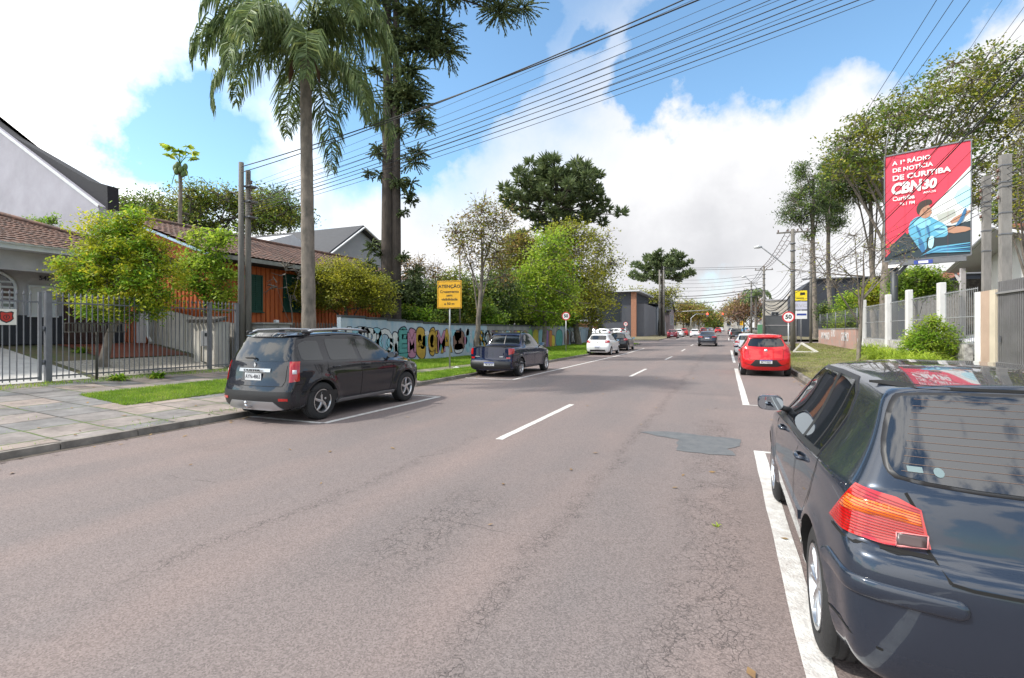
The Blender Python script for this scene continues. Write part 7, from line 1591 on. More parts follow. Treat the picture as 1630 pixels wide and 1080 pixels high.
# grass
def grass(name, poly, n, L_, w, leaf, dz=0, seed=1, clumpy=.5):
    g = np.random.default_rng(seed); xs = [p[0] for p in poly]; ys = [p[1] for p in poly]; P = np.stack([g.uniform(min(xs), max(xs), n*3), g.uniform(min(ys), max(ys), n*3)], 1)
    keep = [i for i in range(len(P)) if inside(P[i], poly)][:n]; P = P[keep]; n = len(P)
    dens = np.sin(P[:,0]*2.1+1.3*np.sin(P[:,1]*1.7))*np.cos(P[:,1]*2.3+np.sin(P[:,0]*3)); P = P[g.uniform(-1, 1, n) < dens+clumpy*2]; n = len(P)
    z = np.array([gz(x, y) for x, y in P])+dz; b = np.stack([P[:,0], P[:,1], z], 1); d = g.normal(size=(n, 3)); d[:, 2] = np.abs(d[:, 2])*.6+.75; d /= np.linalg.norm(d, axis=1, keepdims=True); l = L_*g.uniform(.4, 1.15, (n, 1))
    s = np.cross(d, [0,0,1.])+1e-4; s /= np.linalg.norm(s, axis=1, keepdims=True); s *= w*.5; tip = b+d*l; V = np.stack([b-s, b+s, b+s*.7+d*l*.6, tip], 1).reshape(-1, 3)
    return tag(link(name, npmesh(name, V, np.arange(4*n).reshape(-1, 4)), leaf), 'patch of short green grass', None, None, 'stuff')
poly_sheet('grass_bed', [(-12.55,6.3),(-10.75,6.15),(-10.85,13.4),(-12.9,13.5)], TURF, .01, jit=.06)
grass('grass', [(-12.6,6.2),(-10.7,6.05),(-10.8,13.5),(-12.95,13.6)], 60000, .075, .009, LM['grass'], 0, 1, .8)
grass('grass', [(-9.8,13.2),(-8.64,13.2),(-8.64,30),(-9.8,30)], 45000, .10, .016, LM['grass'], 0, 2, .9)
grass('grass', [(-14.25,13.8),(-10.65,13.2),(-10.65,30),(-14.25,30)], 70000, .11, .018, LM['grass'], 0, 3, .9)
grass('grass', [(-14.25,30),(-8.64,30),(-8.64,56),(-14.25,56)], 50000, .12, .035, LM['grass'], 0, 4, .9)
grass('dry_grass', [(2.5,11),(7.7,11),(7.7,32),(2.5,32)], 70000, .06, .014, LM['drygrass'], 0, 5, .35); grass('dry_grass', [(2.5,32),(7.7,32),(7.7,54),(2.5,54)], 30000, .07, .03, LM['drygrass'], 0, 6, .4)
grass('grass', [(3.2,14),(7.6,14),(7.6,40),(3.0,40)], 16000, .08, .014, LM['grass'], 0, 7, .0)
grass('weeds', [(-9.0,-2),(-8.64,-2),(-8.64,12),(-9.0,12)], 1600, .07, .009, LM['fresh'], 0, 8, -.25); grass('weeds', [(-14.9,5),(-14.3,5),(-14.3,12),(-14.9,12)], 3500, .10, .010, LM['fresh'], 0, 9, .0)
grass('weeds', [(-14.3,3),(-8.8,3),(-8.8,12),(-14.3,12)], 900, .05, .009, LM['fresh'], 0, 10, -.3)

# ---------------------------------------------------------------- vehicles
GZ = lambda a, s: rz_(s)
def place(o, a, s, rz=0): o.location = (a, s, rz_(s+1)); return o
golf = place(make_golf(), 1.28, 2.32); suv = place(make_suv(), -7.8, 6.42); pick = place(make_pickup(), -7.72, 16.1); ka = place(make_ka(), 1.34, 20.2)
gol = place(make_gol(), -7.95, 33.4); sed = place(make_sedan(), -1.62, 51.5)
P_ = {k: paint(k+'_car_paint', c, mt_) for k, c, mt_ in (('black',(.012,.012,.014),.2),('silver',(.42,.43,.45),.7),('maroon',(.14,.01,.02),.3),('grey',(.13,.14,.15),.5),('cherry',(.5,.015,.015),.1),('skyblue',(.08,.30,.55),.2),('snow',(.7,.71,.72),0),('beige',(.35,.30,.22),.2))}
LEFTG, LANE, LOT, RIGHTG = 'small cars parked along the left kerb', 'cars driving in the distance', 'cars parked in the lot beyond the mural wall', 'cars parked along the right kerb'
gol['group'] = LEFTG
def car(src, a, s, col, label, group, rz=0, dz=None):
    o = dup(src, (a, s, (rz_(s) if dz is None else dz)), rz, label, paint=P_[col]); o['group'] = group; o['category'] = src['category']; return o
car(gol, -8.0, 40.3, 'black', 'black hatchback parked just ahead of the white hatchback on the left', LEFTG)
car(gol, -7.8, 83, 'maroon', 'maroon hatchback parked at the left kerb beyond the side street', LEFTG); car(gol, -7.7, 93, 'snow', 'white hatchback parked right ahead of the maroon one', LEFTG); car(ka, -7.6, 104, 'cherry', 'dark red hatchback parked ahead of the far white one on the left', LEFTG)
car(gol, 1.35, 36.0, 'snow', 'white hatchback parked ahead of the bright red hatchback', RIGHTG); ka['group'] = RIGHTG; golf['group'] = RIGHTG
car(pick, 1.5, 82, 'black', 'black pickup parked on the right past the cross street', RIGHTG); car(gol, 1.4, 100, 'snow', 'white hatchback at the right kerb past the black pickup', RIGHTG); car(gol, 3.9, 118, 'silver', 'silver car standing off the road under the red-brown tree', RIGHTG, R(-70), rz_(118)+.15)
car(gol, -4.9, 92, 'snow', 'white hatchback driving in the left lane ahead of the dark sedan', LANE); car(ka, -1.9, 148, 'cherry', 'small red hatchback far ahead in the middle of the road', LANE); car(sed, -4.9, 160, 'grey', 'grey sedan far down the left lane', LANE)
car(gol, 4.5, 165, 'skyblue', 'light blue car turning in at the far right', LANE, R(-60)); car(gol, -4.7, 185, 'silver', 'silver car at the distant traffic lights', LANE); car(ka, -5.0, 130, 'maroon', 'dark red car ahead of the white one in the left lane', LANE); car(gol, -1.5, 200, 'snow', 'tiny white car beyond the traffic lights', LANE); car(sed, 1.3, 128, 'black', 'black sedan parked on the right past the silver car', RIGHTG)
sed['group'] = LANE
for i, (a, s, rz, src, c, lab) in enumerate([(-15.8,76.5,80,gol,'silver','silver car at the near left corner of the lot'),(-18.6,79.5,75,gol,'grey','grey car behind the silver one in the lot'),(-14.6,80,70,ka,'snow','white car nearest the street in the lot'),(-17.2,83.5,85,gol,'snow','white car in the middle row of the lot'),(-14.9,85.5,80,gol,'silver','pale car in front of the dark window building'),(-22.5,78.5,80,gol,'skyblue','light blue car furthest left in the lot')]):
    o = car(src, a, s, c, lab, LOT, R(rz), rz_(s)+.15)
car(suv, 12.6, 25.0, 'silver', 'silver car parked in the garden behind the mesh fence', 'car in the garden', R(90), .45)

# ---------------------------------------------------------------- signs
def pole(o, h_, r=.03, m=None, z0=-.2): return MB().tube([(0,0,z0),(0,0,h_)], r, 10).build('post', m or GALV, o)
b = at(716, 527, 20.4); o = empty('warning_sign', 'square yellow warning sign with black lettering beside the mural wall', 'sign', (b.x, b.y, gz(b.x, b.y)), R(12))
pole(o, 3.5, .032); zc = at(717, 469.5, 20.4).z-o.location.z; YEL = mat('sign_yellow', (.80,.42,.012), .5, var=.1, vs=3); SB = mat('sign_ink', (.02,.018,.015), .5)
MB().box((0,-.045,zc),(1.03,.02,1.12),bev=.01).build('board', YEL, o)
m = MB(); [m.box((0,-.058,zc+sg*.525),(.98,.004,.014)) for sg in (-1,1)]; [m.box((sg*.48,-.058,zc),(.014,.004,1.04)) for sg in (-1,1)]; m.build('border', SB, o)
for i, (tx, dz, sz_, w_) in enumerate((('ATENÇÃO', .33, .175, .004), ('Cruzamento', .12, .145, .002), ('sem', -.03, .145, .002), ('visibilidade', -.19, .145, .002), ('a 50 m', -.37, .145, .002))): text(tx, sz_, o, (0,-.058,zc+dz), (R(90),0,0), SB, w_, sx=1.12 if i == 0 else 1.08, ext=.002)
WS = mat('sign_white2', (.75,.75,.74), .5); RS = mat('sign_ring_red', (.55,.012,.02), .45)
def speed(label, a, s, zc, r, extra=0, rot=0, h=None):
    z = gz(a, s); o = empty('speed_limit_sign', label, 'road sign', (a, s, z), rot, group='round speed limit signs'); pole(o, zc-z+.1, .03); k = zc-z
    MB().lathe([(0,-.035),(r,-.035),(r,-.03),(0,-.03)], (0,0,k), 'Y', 36, 0, False).build('disc', WS, o); MB().lathe([(r*.80,-.039),(r*1.01,-.039),(r*1.01,-.028),(r*.80,-.034)], (0,0,k), 'Y', 40, 0, False, True).build('ring', RS, o)
    text('50', r*1.05, o, (0,-.040,k), (R(90),0,0), SB, r*.035, sx=1.0, ext=.002); return o
s = s_at(1255, 2.85); speed('round 50 speed limit sign on the right verge behind the red hatchback', 2.85, s, z_at(505, 2.85, s), .27, rot=R(-4))
b = at(901, 527, 36.4); speed('round 50 speed limit sign on the grass at the end of the mural wall', b.x, b.y, at(901, 503.5, 36.4).z, .30, rot=R(8))
b = at(996, 527, 80); o = speed('small red-ringed sign across the side street on the left', b.x, b.y, at(996, 516, 80).z, .33)
# totem of stacked panels
b = at(1275, 527, 60); o = empty('totem_sign', 'tall totem with yellow, lilac and white panels before the charcoal building', 'sign', (b.x, b.y, gz(b.x, b.y)+.1)); zz = lambda py: at(1275, py, 60).z-o.location.z; pole(o, zz(466), .06); MB().tube([(-.5,0,-.2),(-.5,0,zz(466))], .05, 8).build('post', GALV, o)
for nm, y0, y1, mt in (('yellow_panel',463,479,mat('bright_yellow',(.80,.62,.02),.5)),('lilac_panel',480.5,493,mat('lilac',(.52,.52,.62),.5)),('white_panel',495,508,WS)):
    q = MB().box((0,-.06,(zz(y0)+zz(y1))/2),(1.25,.08,zz(y0)-zz(y1))).build(nm, mt, o)
    if nm[0] == 'y': MB().box((-.1,-.105,zz(475)),(.8,.01,.1)).build('stripe', SB, q); MB().box((.15,-.105,zz(468)),(.5,.01,.3)).build('emblem', SB, q)
    if nm[0] == 'l': text('RVC', .55, q, (0,-.105,zz(487)), (R(90),0,0), GREYW, .01, sx=1.2)
    if nm[0] == 'w': MB().box((.05,-.105,zz(501)),(1.0,.01,.22)).build('stripe', mat('sign_blue', (.03,.06,.30), .5), q)
b = at(1184, 527, 150); o = empty('warning_sign', 'far yellow square sign in front of the brown trees on the right', 'sign', (b.x, b.y, rz_(b.y))); pole(o, 3.2, .06); k = at(1184, 515, 150).z-o.location.z; MB().box((-.4,-.08,k),(1.3,.03,1.3)).build('board', YEL, o); MB().lathe([(0,-.1),(.35,-.1),(.35,-.08)], (.3,0,k-.2), 'Y', 16).build('disc', WS, o)
b = at(1211, 527, 78); o = empty('utility_cabinet', 'green roadside cabinet near the grey boundary wall', 'cabinet', (b.x, b.y, gz(b.x, b.y)+.2)); MB().box((0,0,.85),(.9,.5,1.7),bev=.03).build('body', mat('cabinet_green', (.10,.26,.14), .6, var=.2), o); MB().box((0,-.26,.85),(.75,.03,1.5)).build('door', MATS['cabinet_green'], o)
# ---------------------------------------------------------------- billboard
TL, TR = at(1408, 250, 27), at(1546, 222, 27/1.1); BL = at(1408, 417, 27); bw = (TR.xy-TL.xy).length; bh = TL.z-BL.z; ux = (TR.xy-TL.xy).normalized(); ang = math.atan2(ux.y, ux.x)
c0 = (TL.xy+TR.xy)/2; o = empty('billboard', 'tall red advertising billboard with a man in a blue shirt at the wheel', 'billboard', (c0.x, c0.y, gz(RL, c0.y)), ang)
zb_ = BL.z-o.location.z; BR_ = mat('poster_red', (.72,.035,.075), .5); BD = mat('poster_dark', (.015,.03,.04), .5); BB = [mat('poster_blue%d' % i, c, .5) for i, c in enumerate(((.10,.36,.52),(.22,.52,.66),(.03,.14,.30),(.40,.66,.75)))]; SK = mat('poster_skin', (.42,.22,.14), .5); HR = mat('poster_hair', (.035,.022,.016), .5); BW = mat('poster_white', (.70,.73,.72), .5)
MB().box((0,.18,zb_+bh/2),(bw-.02,.3,bh-.02)).build('panel_box', STEEL, o)
PX = lambda u, v: ((u-.5)*bw, zb_+(1-v)*bh)                # u to the right, v down, 0..1
lay = [0]
def patch(pts, m_, nm='poster_shape', par=None):
    lay[0] += 1; MB().prism([PX(*p) for p in pts], .028-lay[0]*.0022, .0285-lay[0]*.0022+.0014, 'Y').build(nm, m_, par or o)
patch([(0,0),(1,0),(1,1),(0,1)], BD, 'poster'); patch([(0,0),(1,0),(1,.22),(.0,.97)], BR_); patch([(1,.22),(1,.70),(.52,.76),(.42,.66)], BW); patch([(1,.74),(.72,.72),(.55,.80),(.60,1),(1,1)], BD)
patch(chaikin([(.80,.45),(1,.36),(1,.60),(.86,.56)],1), BB[3]); patch([(.62,.62),(.82,.58),(.84,.64),(.66,.70)], mat('poster_grey',(.4,.42,.38),.5))
patch(chaikin([(.33,.62),(.50,.60),(.62,.66),(.74,.72),(.76,.82),(.60,.82),(.50,.80),(.52,.92),(.44,.93),(.36,.83),(.28,.74)],2), BB[0]); patch(chaikin([(.36,.64),(.50,.62),(.58,.68),(.48,.73),(.36,.70)],2), BB[1]); patch(chaikin([(.58,.70),(.74,.72),(.75,.80),(.62,.78)],1), BB[1])
patch(chaikin([(.40,.80),(.46,.82),(.50,.93),(.44,.95)],1), BB[2]); patch(chaikin([(.54,.80),(.60,.80),(.58,.92),(.52,.90)],1), BB[3]); patch(chaikin([(.74,.73),(.98,.75),(1,.79),(.75,.80)],1), SK); patch(chaikin([(.76,.68),(.98,.60),(1,.63),(.80,.72)],1), SK)
patch(chaikin([(.41,.52),(.52,.50),(.57,.56),(.55,.62),(.48,.64),(.42,.60)],2), SK); patch(chaikin([(.39,.52),(.44,.47),(.56,.46),(.58,.51),(.50,.52),(.44,.55),(.42,.60),(.39,.57)],2), HR); patch(chaikin([(.46,.545),(.485,.54),(.49,.575),(.465,.58)],1), mat('poster_ear',(.34,.16,.10),.5)); patch(chaikin([(.545,.56),(.575,.585),(.56,.60),(.545,.59)],1), SK); patch([(.515,.545),(.535,.545),(.535,.553),(.515,.553)], HR); patch(chaikin([(.50,.70),(.53,.70),(.55,.80),(.53,.80)],1), BB[2]); patch(chaikin([(.38,.70),(.40,.69),(.45,.78),(.43,.80)],1), BB[2]); patch(chaikin([(.60,.735),(.72,.745),(.72,.755),(.60,.75)],1), BB[2])
patch(chaikin([(.82,.74),(.88,.68),(.93,.58),(.96,.60),(.90,.72)],1), BB[2])
for k in range(5): patch([(.44+k*.03,.975-k*.006),(.62+k*.03,.90+k*.012),(.99,.89+k*.018),(.99,.898+k*.018),(.64+k*.03,.915+k*.012)], BB[(k*2)%4])
patch([(.06,.87),(.26,.74),(.40,.90),(.10,.96)], BD)
WT = mat('poster_letter', (.78,.74,.74), .5)
for tx, u, v, sz_, w_, sx_ in (('A 1ª RÁDIO',.10,.085,.31,.008,.46),('DE NOTÍCIA',.10,.152,.31,.008,.48),('DE CURITIBA',.10,.226,.38,.012,.68),('CBN',.08,.33,.82,.035,.37),('30',.455,.33,.68,.03,.17),('ANOS',.47,.40,.15,.003,.15),('Curitiba',.10,.42,.32,.008,.27),('95.1 FM',.19,.475,.24,.004,.18)):
    x, z = PX(u, v); t_ = text(tx, sz_*.95, o, (x, .028-.0022*28, z), (R(90),0,0), WT, w_, 'LEFT', ext=.002, shear=.15 if tx in ('CBN','30') else 0); xs_ = [q.co.x for q in t_.data.vertices]; t_.scale.x = sx_*bw/(max(xs_)-min(xs_))
m = MB(); [m.box((bw*(k/4-.5), .0285-.0022*26, zb_+bh/2), (.006,.004,bh-.05)) for k in (1,2,3)]; m.build('sheet_seam', mat('seam_dark_red', (.25,.03,.05), .6), o)  # dark red joint lines between the poster sheets
for a_, b_ in (((-bw/2,.0,zb_),(-bw/2,.0,zb_+bh)),((bw/2,.0,zb_),(bw/2,.0,zb_+bh)),((-bw/2,.0,zb_+bh),(bw/2,.0,zb_+bh)),((-bw/2,.0,zb_),(bw/2,.0,zb_))): MB().bar(a_, b_, .05, .07).build('frame', STEEL, o)
MB().box((.0,.1,zb_-.14),(bw*.9,.25,.26)).build('base_board', STEEL, o); x, z = PX(.5, 1.03); pb = MB().box((x-.1,-.04,z),(.75,.02,.2)).build('name_plate', MATS.get('sign_blue'), o); MB().box((x-.1,-.052,z),(.4,.006,.12)).build('name_patch', WT, pb); x, z = PX(.12, 1.05); MB().box((x,-.04,z),(.5,.02,.16)).build('name_plate', WT, o)
MB().tube([(-bw/2+.38,.25,-.3),(-bw/2+.38,.25,zb_+.3)], .17, 12).build('post', mat('dark_steel', (.05,.055,.06), .5, .3), o); MB().bar((-bw/2+.38,.22,zb_-.9),(-bw/2+1.1,.22,zb_),.14,.14).build('brace', MATS['dark_steel'], o)
MB().tube([(-bw/2+.02,-.05,zb_+bh*.9),(-bw/2+.1,-.3,zb_+bh+.3),(-bw/2+.3,-.9,zb_+bh+.9)], .03, 6).build('lamp_arm', GALV, o)
# ---------------------------------------------------------------- poles and lamps
CP = mat('concrete_pole', (.27,.255,.24), .9, var=.4, vs=3, bump=.3, streak=(1,1,.3)); CPD = mat('weathered_pole', (.20,.185,.165), .9, var=.5, vs=3, bump=.4, streak=(1,1,.25)); INS = mat('insulator', (.12,.06,.045), .3); CAB = mat('cable', (.018,.018,.02), .6)
def upole(label, a, s, top, r, m_, arms=(), lamp=None, name='utility_pole', square=False, z=None, group='utility poles', extras=True):
    z = gz(a, s) if z is None else z; o = empty(name, label, 'utility pole', (a, s, z), group=group); h_ = top-z
    if square: MB().prism([(-r,-r),(r,-r),(r,r),(-r,r)], -.2, h_, 'Z').build('shaft', m_, o)
    else: MB().tube([(0,0,-.2),(0,0,h_)], [r*1.15, r*.8], 12).build('shaft', m_, o)
    for (zz_, L_, ang_) in arms:
        c_, s_ = math.cos(ang_), math.sin(ang_); ar = MB().bar((-L_/2*c_,-L_/2*s_,zz_-z),(L_/2*c_,L_/2*s_,zz_-z),.09,.1).build('crossarm', m_, o)
        for k in (-.45,-.15,.15,.45): MB().lathe([(0,0),(.05,0),(.03,.05),(.06,.08),(.03,.12),(.05,.15),(0,.18)], (L_*k*c_,L_*k*s_,zz_-z+.05), 'Z', 8).build('insulator', INS, ar)
    if square:
        m = MB(); [m.box((0,0,h_-q_),(2*r+.03,2*r+.03,.035)) for q_ in (.35,.9,1.05,1.9,2.6)]; [m.box((r+.06,0,h_-q_),(.12,.3,.04)) for q_ in (.6,1.5)]; m.build('strap', STEEL, o)
        for q_ in (.5,.75,1.4): MB().lathe([(0,-.05),(.045,-.05),(.03,0),(.045,.05),(0,.05)], (-r-.07,-.04,h_-q_), 'Z', 8).build('insulator', INS, o)
    if extras and not square:
        m = MB(); [m.lathe([(r,-.04),(r+.03,-.04),(r+.03,.04),(r,.04)], (0,0,h_-q_), 'Z', 12) for q_ in (1.0,1.5,2.3,2.9)]; m.build('clamp_band', STEEL, o)
    if lamp:
        (x1, y1, z1, za) = lamp; arm = MB().tube(bez((0,0,za-z), (x1*.55, y1*.55, (za*.35+z1*.65)-z), (x1*.85, y1*.85, z1-z), 8), .04, 8); arm.build('lamp_arm', GALV, o)
        MB().tube([(x1*.83,y1*.83,z1-z),(x1*.92,y1*.92,z1-z+.02),(x1*1.05,y1*1.05,z1-z-.04)], [.06,.13,.07], 10).build('lamp_head', mat('lamp_head_grey', (.45,.46,.47), .5), o)
    return o
LP = at(384, 527, 17); LPa, LPs = LP.x, LP.y; o = upole('taller left one of the twin weathered poles by the cabinet', LPa, LPs, at(384, 259, 17).z, .10, CPD, group='twin weathered poles', extras=False)
b = at(395, 527, 17.2); o2 = upole('shorter right one of the twin weathered poles by the cabinet', b.x, b.y, at(395, 272, 17.2).z, .10, CPD, group='twin weathered poles', extras=False)
for k, (py) in enumerate((290, 302, 314, 328, 340)): z = at(395, py, 17).z-o2.location.z; MB().lathe([(0,-.05),(.05,-.05),(.03,0),(.05,.05),(0,.05)], (.2,-.05,z), 'Z', 8).build('insulator', INS, o2)
m = MB(); [m.box((.12,0,at(395, py, 17).z-o2.location.z),(.3,.34,.05)) for py in (296,320,345)]; m.build('bracket', STEEL, o2); MB().tube([(-.22+.0,-.14,.4),(-.22,-.14,3.4)], .045, 8).build('riser_pipe', mat('white_pipe', (.55,.55,.56), .5), o2)
s = s_at(1262, 4.3); upole('tall pole with street lamp right behind the speed sign on the right verge', 4.3, s, z_at(365, 4.3, s), .15, CPD, [(z_at(370,4.3,s), 2.0, R(0))], (-2.35, -.5, z_at(394,3,s), z_at(432,4.3,s)))
s2 = s_at(1216, 4.3); upole('second lamp pole along the right kerb past the cross street', 4.3, s2, z_at(424, 4.3, s2), .15, CPD, [(z_at(430,4.3,s2), 2.0, 0)], (-2.4, -.5, z_at(441,3,s2), z_at(470,4.3,s2)))
s3 = s_at(1196, 4.6); upole('third pole down the right kerb beside the far palm', 4.6, s3, z_at(448, 4.6, s3), .16, CPD, [(z_at(452,4.6,s3), 2.2, 0)])
s4 = s_at(1184, 4.6); upole('farthest pole on the right near the yellow square sign', 4.6, s4, z_at(462, 4.6, s4), .18, CPD, [(z_at(466,4.6,s4), 2.2, 0)])
upole('slim dark pole between the lamp pole and the left pine', 7.3, 54, z_at(393, 7.3, 54), .11, CPD)
o = upole('pole just outside the right of the view carrying the crossing wires', 4.9, 9.4, 9.6, .16, CP, [(9.3, 2.0, 0)])
b = at(1570, 527, 17.5); upole('narrower concrete pole left of the thick one by the gate pillar', b.x, b.y, at(1570, 281, 17.5).z, .10, CP, group='concrete poles by the ribbed gate', square=True)
b = at(1600, 527, 16.5); upole('thick pale concrete pole right of the narrower one by the gate', b.x, b.y, at(1600, 247, 16.5).z, .125, CP, group='concrete poles by the ribbed gate', square=True)
for px, lab in ((1050, 'left of the two close-set poles by the small araucaria'), (1056.5, 'right of the two close-set poles by the small araucaria')): b = at(px, 527, 96); upole(lab, b.x, b.y, at(px, 430, 96).z, .2, CPD, group='two close-set poles by the small araucaria', extras=False)
b = at(732, 527, 31); upole('thin mast behind the mural wall next to the warning sign', b.x, b.y, at(732, 385, 31).z, .05, BARKP, extras=False, name='wooden_mast')
b = at(737, 527, 30); 
# traffic lights over the far crossing
RED_ON = mat('red_light', (1,.05,.03), .4, emit=4)
for px, py, x1, lab in ((1100, 507, 1126, 'far traffic light arm reaching over the road from the left, showing red'), (1176, 505, 1150, 'far traffic light arm reaching over the road from the right, showing red')):
    D = 150; b = at(px, 527, D); o = empty('traffic_light', lab, 'traffic light', (b.x, b.y, rz_(b.y)), group='traffic lights over the far crossing'); z = at(x1, 501, D).z-o.location.z; e = at(x1, 501, D)-o.location
    MB().tube([(0,0,0),(0,0,z*.8),(e.x*.3,e.y*.3,z+.15),(e.x,e.y,z+.1)], [.12,.1,.08,.06], 8).build('mast', GALV, o); MB().box((e.x,e.y,z-.1),(.5,.35,1.1),bev=.05).build('signal_housing', STEEL, o); MB().lathe([(0,-.22),(.26,-.22),(.26,-.17)], (e.x,e.y,z+.2), 'Y', 14).build('red_lamp', RED_ON, o)
b = at(1076, 527, 128); o = empty('street_name_post', 'pale horizontal arm post in front of the gabled house', 'post', (b.x, b.y, rz_(b.y))); MB().tube([(0,0,0),(0,0,5.6),(9,0,6.0)], .08, 6).build('arm', GALV, o)
# ---------------------------------------------------------------- overhead wires
def wire(p, q, sag, r, n=24):
    p, q = np.array(p, float), np.array(q, float); t = np.linspace(0, 1, n)[:, None]; P = p+(q-p)*t; P[:, 2] -= sag*4*(t*(1-t))[:, 0]; return P
def wires(label, lst, group='overhead wires', r=.012):
    for (p, q, sag, *rr) in lst:
        T = Tubes(); T.add(wire(p, q, sag, 0), rr[0] if rr else r, 5); o = link('overhead_wire', T.mesh('wire'), CAB, None); tag(o, label, 'wire', group)
Q = (4.9, 9.4)
def endz(px0, py0, X0):           # height at pole Q of the line seen leaving the twin poles at (px0,py0) and the frame top at X0
    qx = 815+F*(Q[1]*snt+Q[0]*cst)/dep(*Q); k = (0-py0)/(X0-px0); return H-(py0+k*(qx-px0)-VY)*dep(*Q)/F
A_ = lambda py: (LPa+.12, LPs-.1, at(390, py, 17).z)
wires('heavy twisted power cable from the twin poles, upper pair above the others', [(A_(268), (Q[0], Q[1]+.5, endz(390,268,1018)), .35, .016), (A_(277), (Q[0], Q[1]+.4, endz(390,277,1003)+.0), .38, .014)], 'upper pair of thick cables')
lst = []
for i, (py, X0, r_) in enumerate(((300,1130,.004),(306,1165,.004),(312,1190,.007),(316,1205,.007),(322,1232,.005),(326,1242,.009),(330,1252,.009),(333,1258,.005),(337,1290,.008),(341,1300,.009),(345,1308,.006))): lst.append((A_(py), (Q[0]-.1, Q[1]+.1*i-.5, endz(390,py,X0)), .18+.05*(i % 4), r_))
wires('dark telephone cable of the bundle crossing the street from the twin poles', lst, 'bundle of cables crossing the street')
pr = []
zP, z1_, z2_, z3_, z4_ = 9.5, z_at(370, 4.3, s), z_at(430, 4.3, s2), z_at(452, 4.6, s3), z_at(466, 4.6, s4)
for dx in (-.35, 0, .35):
    pr += [((Q[0]+dx,Q[1],zP),(4.3+dx,s,z1_+.2),.25,.008),((4.3+dx,s,z1_+.2),(4.3+dx,s2,z2_+.2),.35,.02),((4.3+dx,s2,z2_+.2),(4.6+dx,s3,z3_+.2),.35,.03)]
wires('bare power line running along the right kerb from pole to pole', pr, 'power lines along the right kerb')
cb = []
for k, (dz_, dx, r_) in enumerate(((0,0,.03),(-.25,.1,.02),(-.5,-.1,.035),(-.75,.0,.014),(-.95,.15,.028),(.35,.1,.012),(.7,0,.012),(1.1,.1,.010),(1.5,-.1,.010))):
    zz1 = z_at(458, 4.3, s)+dz_; cb += [((Q[0]+dx,Q[1],6.9+dz_),(4.3+dx,s,zz1),.5+.08*k,r_*.42),((4.3+dx,s,zz1),(4.3+dx,s2,z_at(482,4.3,s2)+dz_),.8,r_*1.4),((4.3+dx,s2,z_at(482,4.3,s2)+dz_),(4.6+dx,s3,z_at(492,4.6,s3)+dz_),.9,r_*2)]
wires('drooping communication cable slung along the right kerb poles', cb, 'communication cables along the right kerb')
b1, b2 = at(1570, 300, 17.5), at(1600, 270, 16.5); sw = []
for k in range(5): sw += [((b2.x, b2.y, b2.z-.25*k), (4.3, s, z_at(440+6*k, 4.3, s)), .25+.05*k, .010)]
for k in range(4): sw += [((b2.x, b2.y, b2.z-.2*k), (10, -4, 8.0-.3*k), .3, .012)]
sw += [((b1.x, b1.y, b1.z), (b2.x, b2.y, b2.z-.3), .05, .012)]
wires('service wire tied to the concrete poles by the ribbed gate', sw, 'service wires at the concrete poles')
L1 = at(1053, 468, 96); cr = []
for k, (zl, zr2, r_, tg) in enumerate(((471,458,.05,s2),(474,463,.04,s2),(462,452,.025,s2),(456,448,.02,s2),(450,441,.02,s2),(444,436,.02,s2),(482,470,.045,s2))): cr.append(((L1.x, L1.y, at(1053, zl, 96).z), (4.3, tg, z_at(zr2, 4.3, tg)), .5, r_))
for k, py in enumerate((424, 427)): cr.append(((L1.x, L1.y, at(1053, py+3, 96).z), (4.3, s2, z_at(py, 4.3, s2)), .1, .025))
for k in range(3): p_ = at(900, 462+5*k, 85); cr.append(((L1.x, L1.y, at(1053, 470+6*k, 96).z), (p_.x, p_.y, p_.z), .5, .025))
wires('far cable spanning the street near the cross street', cr, 'far cables spanning the street')
T = Tubes()
for k in range(14):                      # spacers on the primary line
    f = (k+.5)/14; y = s+(s2-s)*f; z = z1_+.2+(z2_-z1_)*f-.35*4*f*(1-f); T.add([(3.9,y,z),(4.1,y,z+.18),(4.3,y,z+.05),(4.5,y,z+.18),(4.7,y,z)], .018, 4)
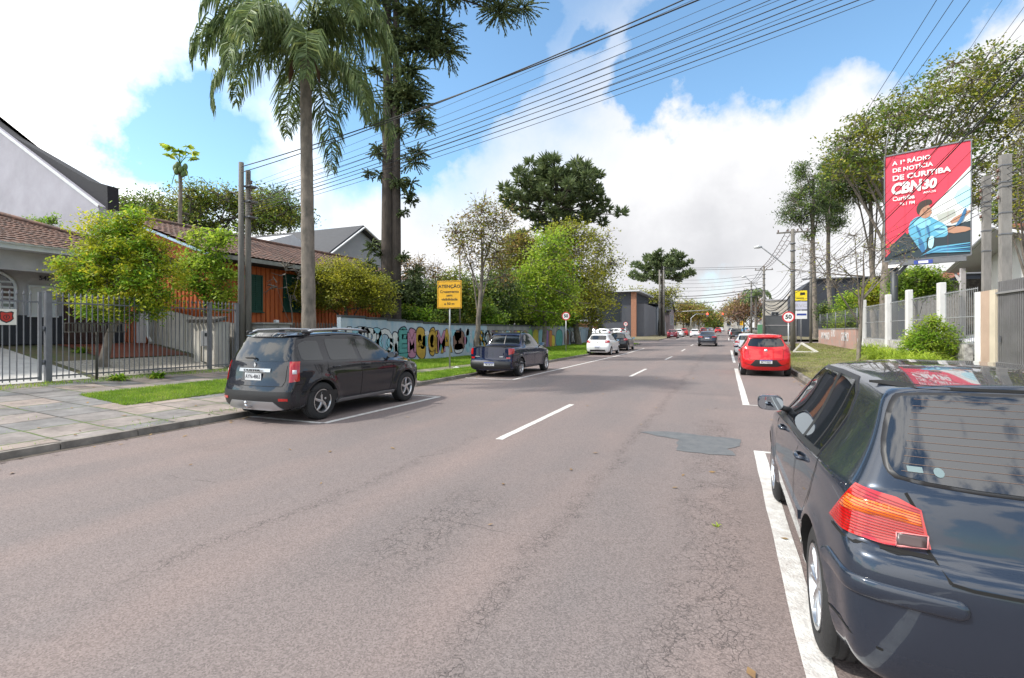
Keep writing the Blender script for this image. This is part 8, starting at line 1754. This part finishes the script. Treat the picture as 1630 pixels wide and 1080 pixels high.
tag(link('line_spacers', T.mesh('sp'), INS), 'row of small spacers hanging on the power lines past the first lamp pole', 'spacers'); bpy.data.objects['line_spacers'].name = 'line_spacer'
# ---------------------------------------------------------------- small things
b = at(727, 527, 20.2); o = empty('litter_bag', 'crumpled white plastic bag on the grass by the warning sign post', 'plastic bag', (b.x, b.y, gz(b.x, b.y))); bm = bmesh.new(); bmesh.ops.create_icosphere(bm, subdivisions=3, radius=.10); r_ = random.Random(4)
for v in bm.verts: v.co = Vector((v.co.x*1.4, v.co.y, max(-.02, v.co.z*.7)))*r_.uniform(.8, 1.2)
me = bpy.data.meshes.new('bag'); bm.to_mesh(me); bm.free(); link('bag', me, mat('white_plastic', (.6,.6,.6), .4), o)
p1, p2, p3 = at(1263, 527, 33), at(1291, 527, 31), at(1273, 527, 31); o = empty('concrete_ramp', 'small white triangular concrete frame on the verge behind the speed sign', 'kerb block', (p1.x, p1.y, gz(p1.x, p1.y))); m = MB(); q = [(0,0,.05),(.45,-.1,.62),(1.25,-.9,.05)]
for i in range(3): m.bar(q[i], q[(i+1)%3], .14, .1)
m.build('frame', mat('whitewashed', (.55,.53,.48), .9, var=.3, vs=4), o)
g = np.random.default_rng(21); n = 260; LX = np.concatenate([np.stack([g.normal(KL+.25, .14, n), g.uniform(2, 50, n)], 1), np.stack([g.normal(KR-.2, .12, n), g.uniform(7, 40, n)], 1), np.stack([g.uniform(KL, KR, 60), g.uniform(2.5, 20, 60)], 1), np.stack([g.uniform(-14.5, KL, 120), g.uniform(4, 14, 120)], 1)])
P = np.stack([LX[:,0], LX[:,1], [gz(x, y)+.012 for x, y in LX]], 1); V, Fq = leaf_quads(P, .075, .5, 3.5); tag(link('fallen_leaves', npmesh('leaves', V, Fq), mat('dry_leaf', (.34,.22,.08), .8, var=.6, vs=3, col2=(.14,.08,.04))), kind='stuff')
g = np.random.default_rng(5); n = 26; pts = np.stack([g.uniform(-6, 1.6, n), g.uniform(3, 26, n)], 1)
b = at(1140, 527, 4.25); clump('road_weed', 'tiny green weed growing from a crack in the asphalt', 'plant', (b.x, b.y, 0), 9, .07, .012, LM['lime'], rad=.02)
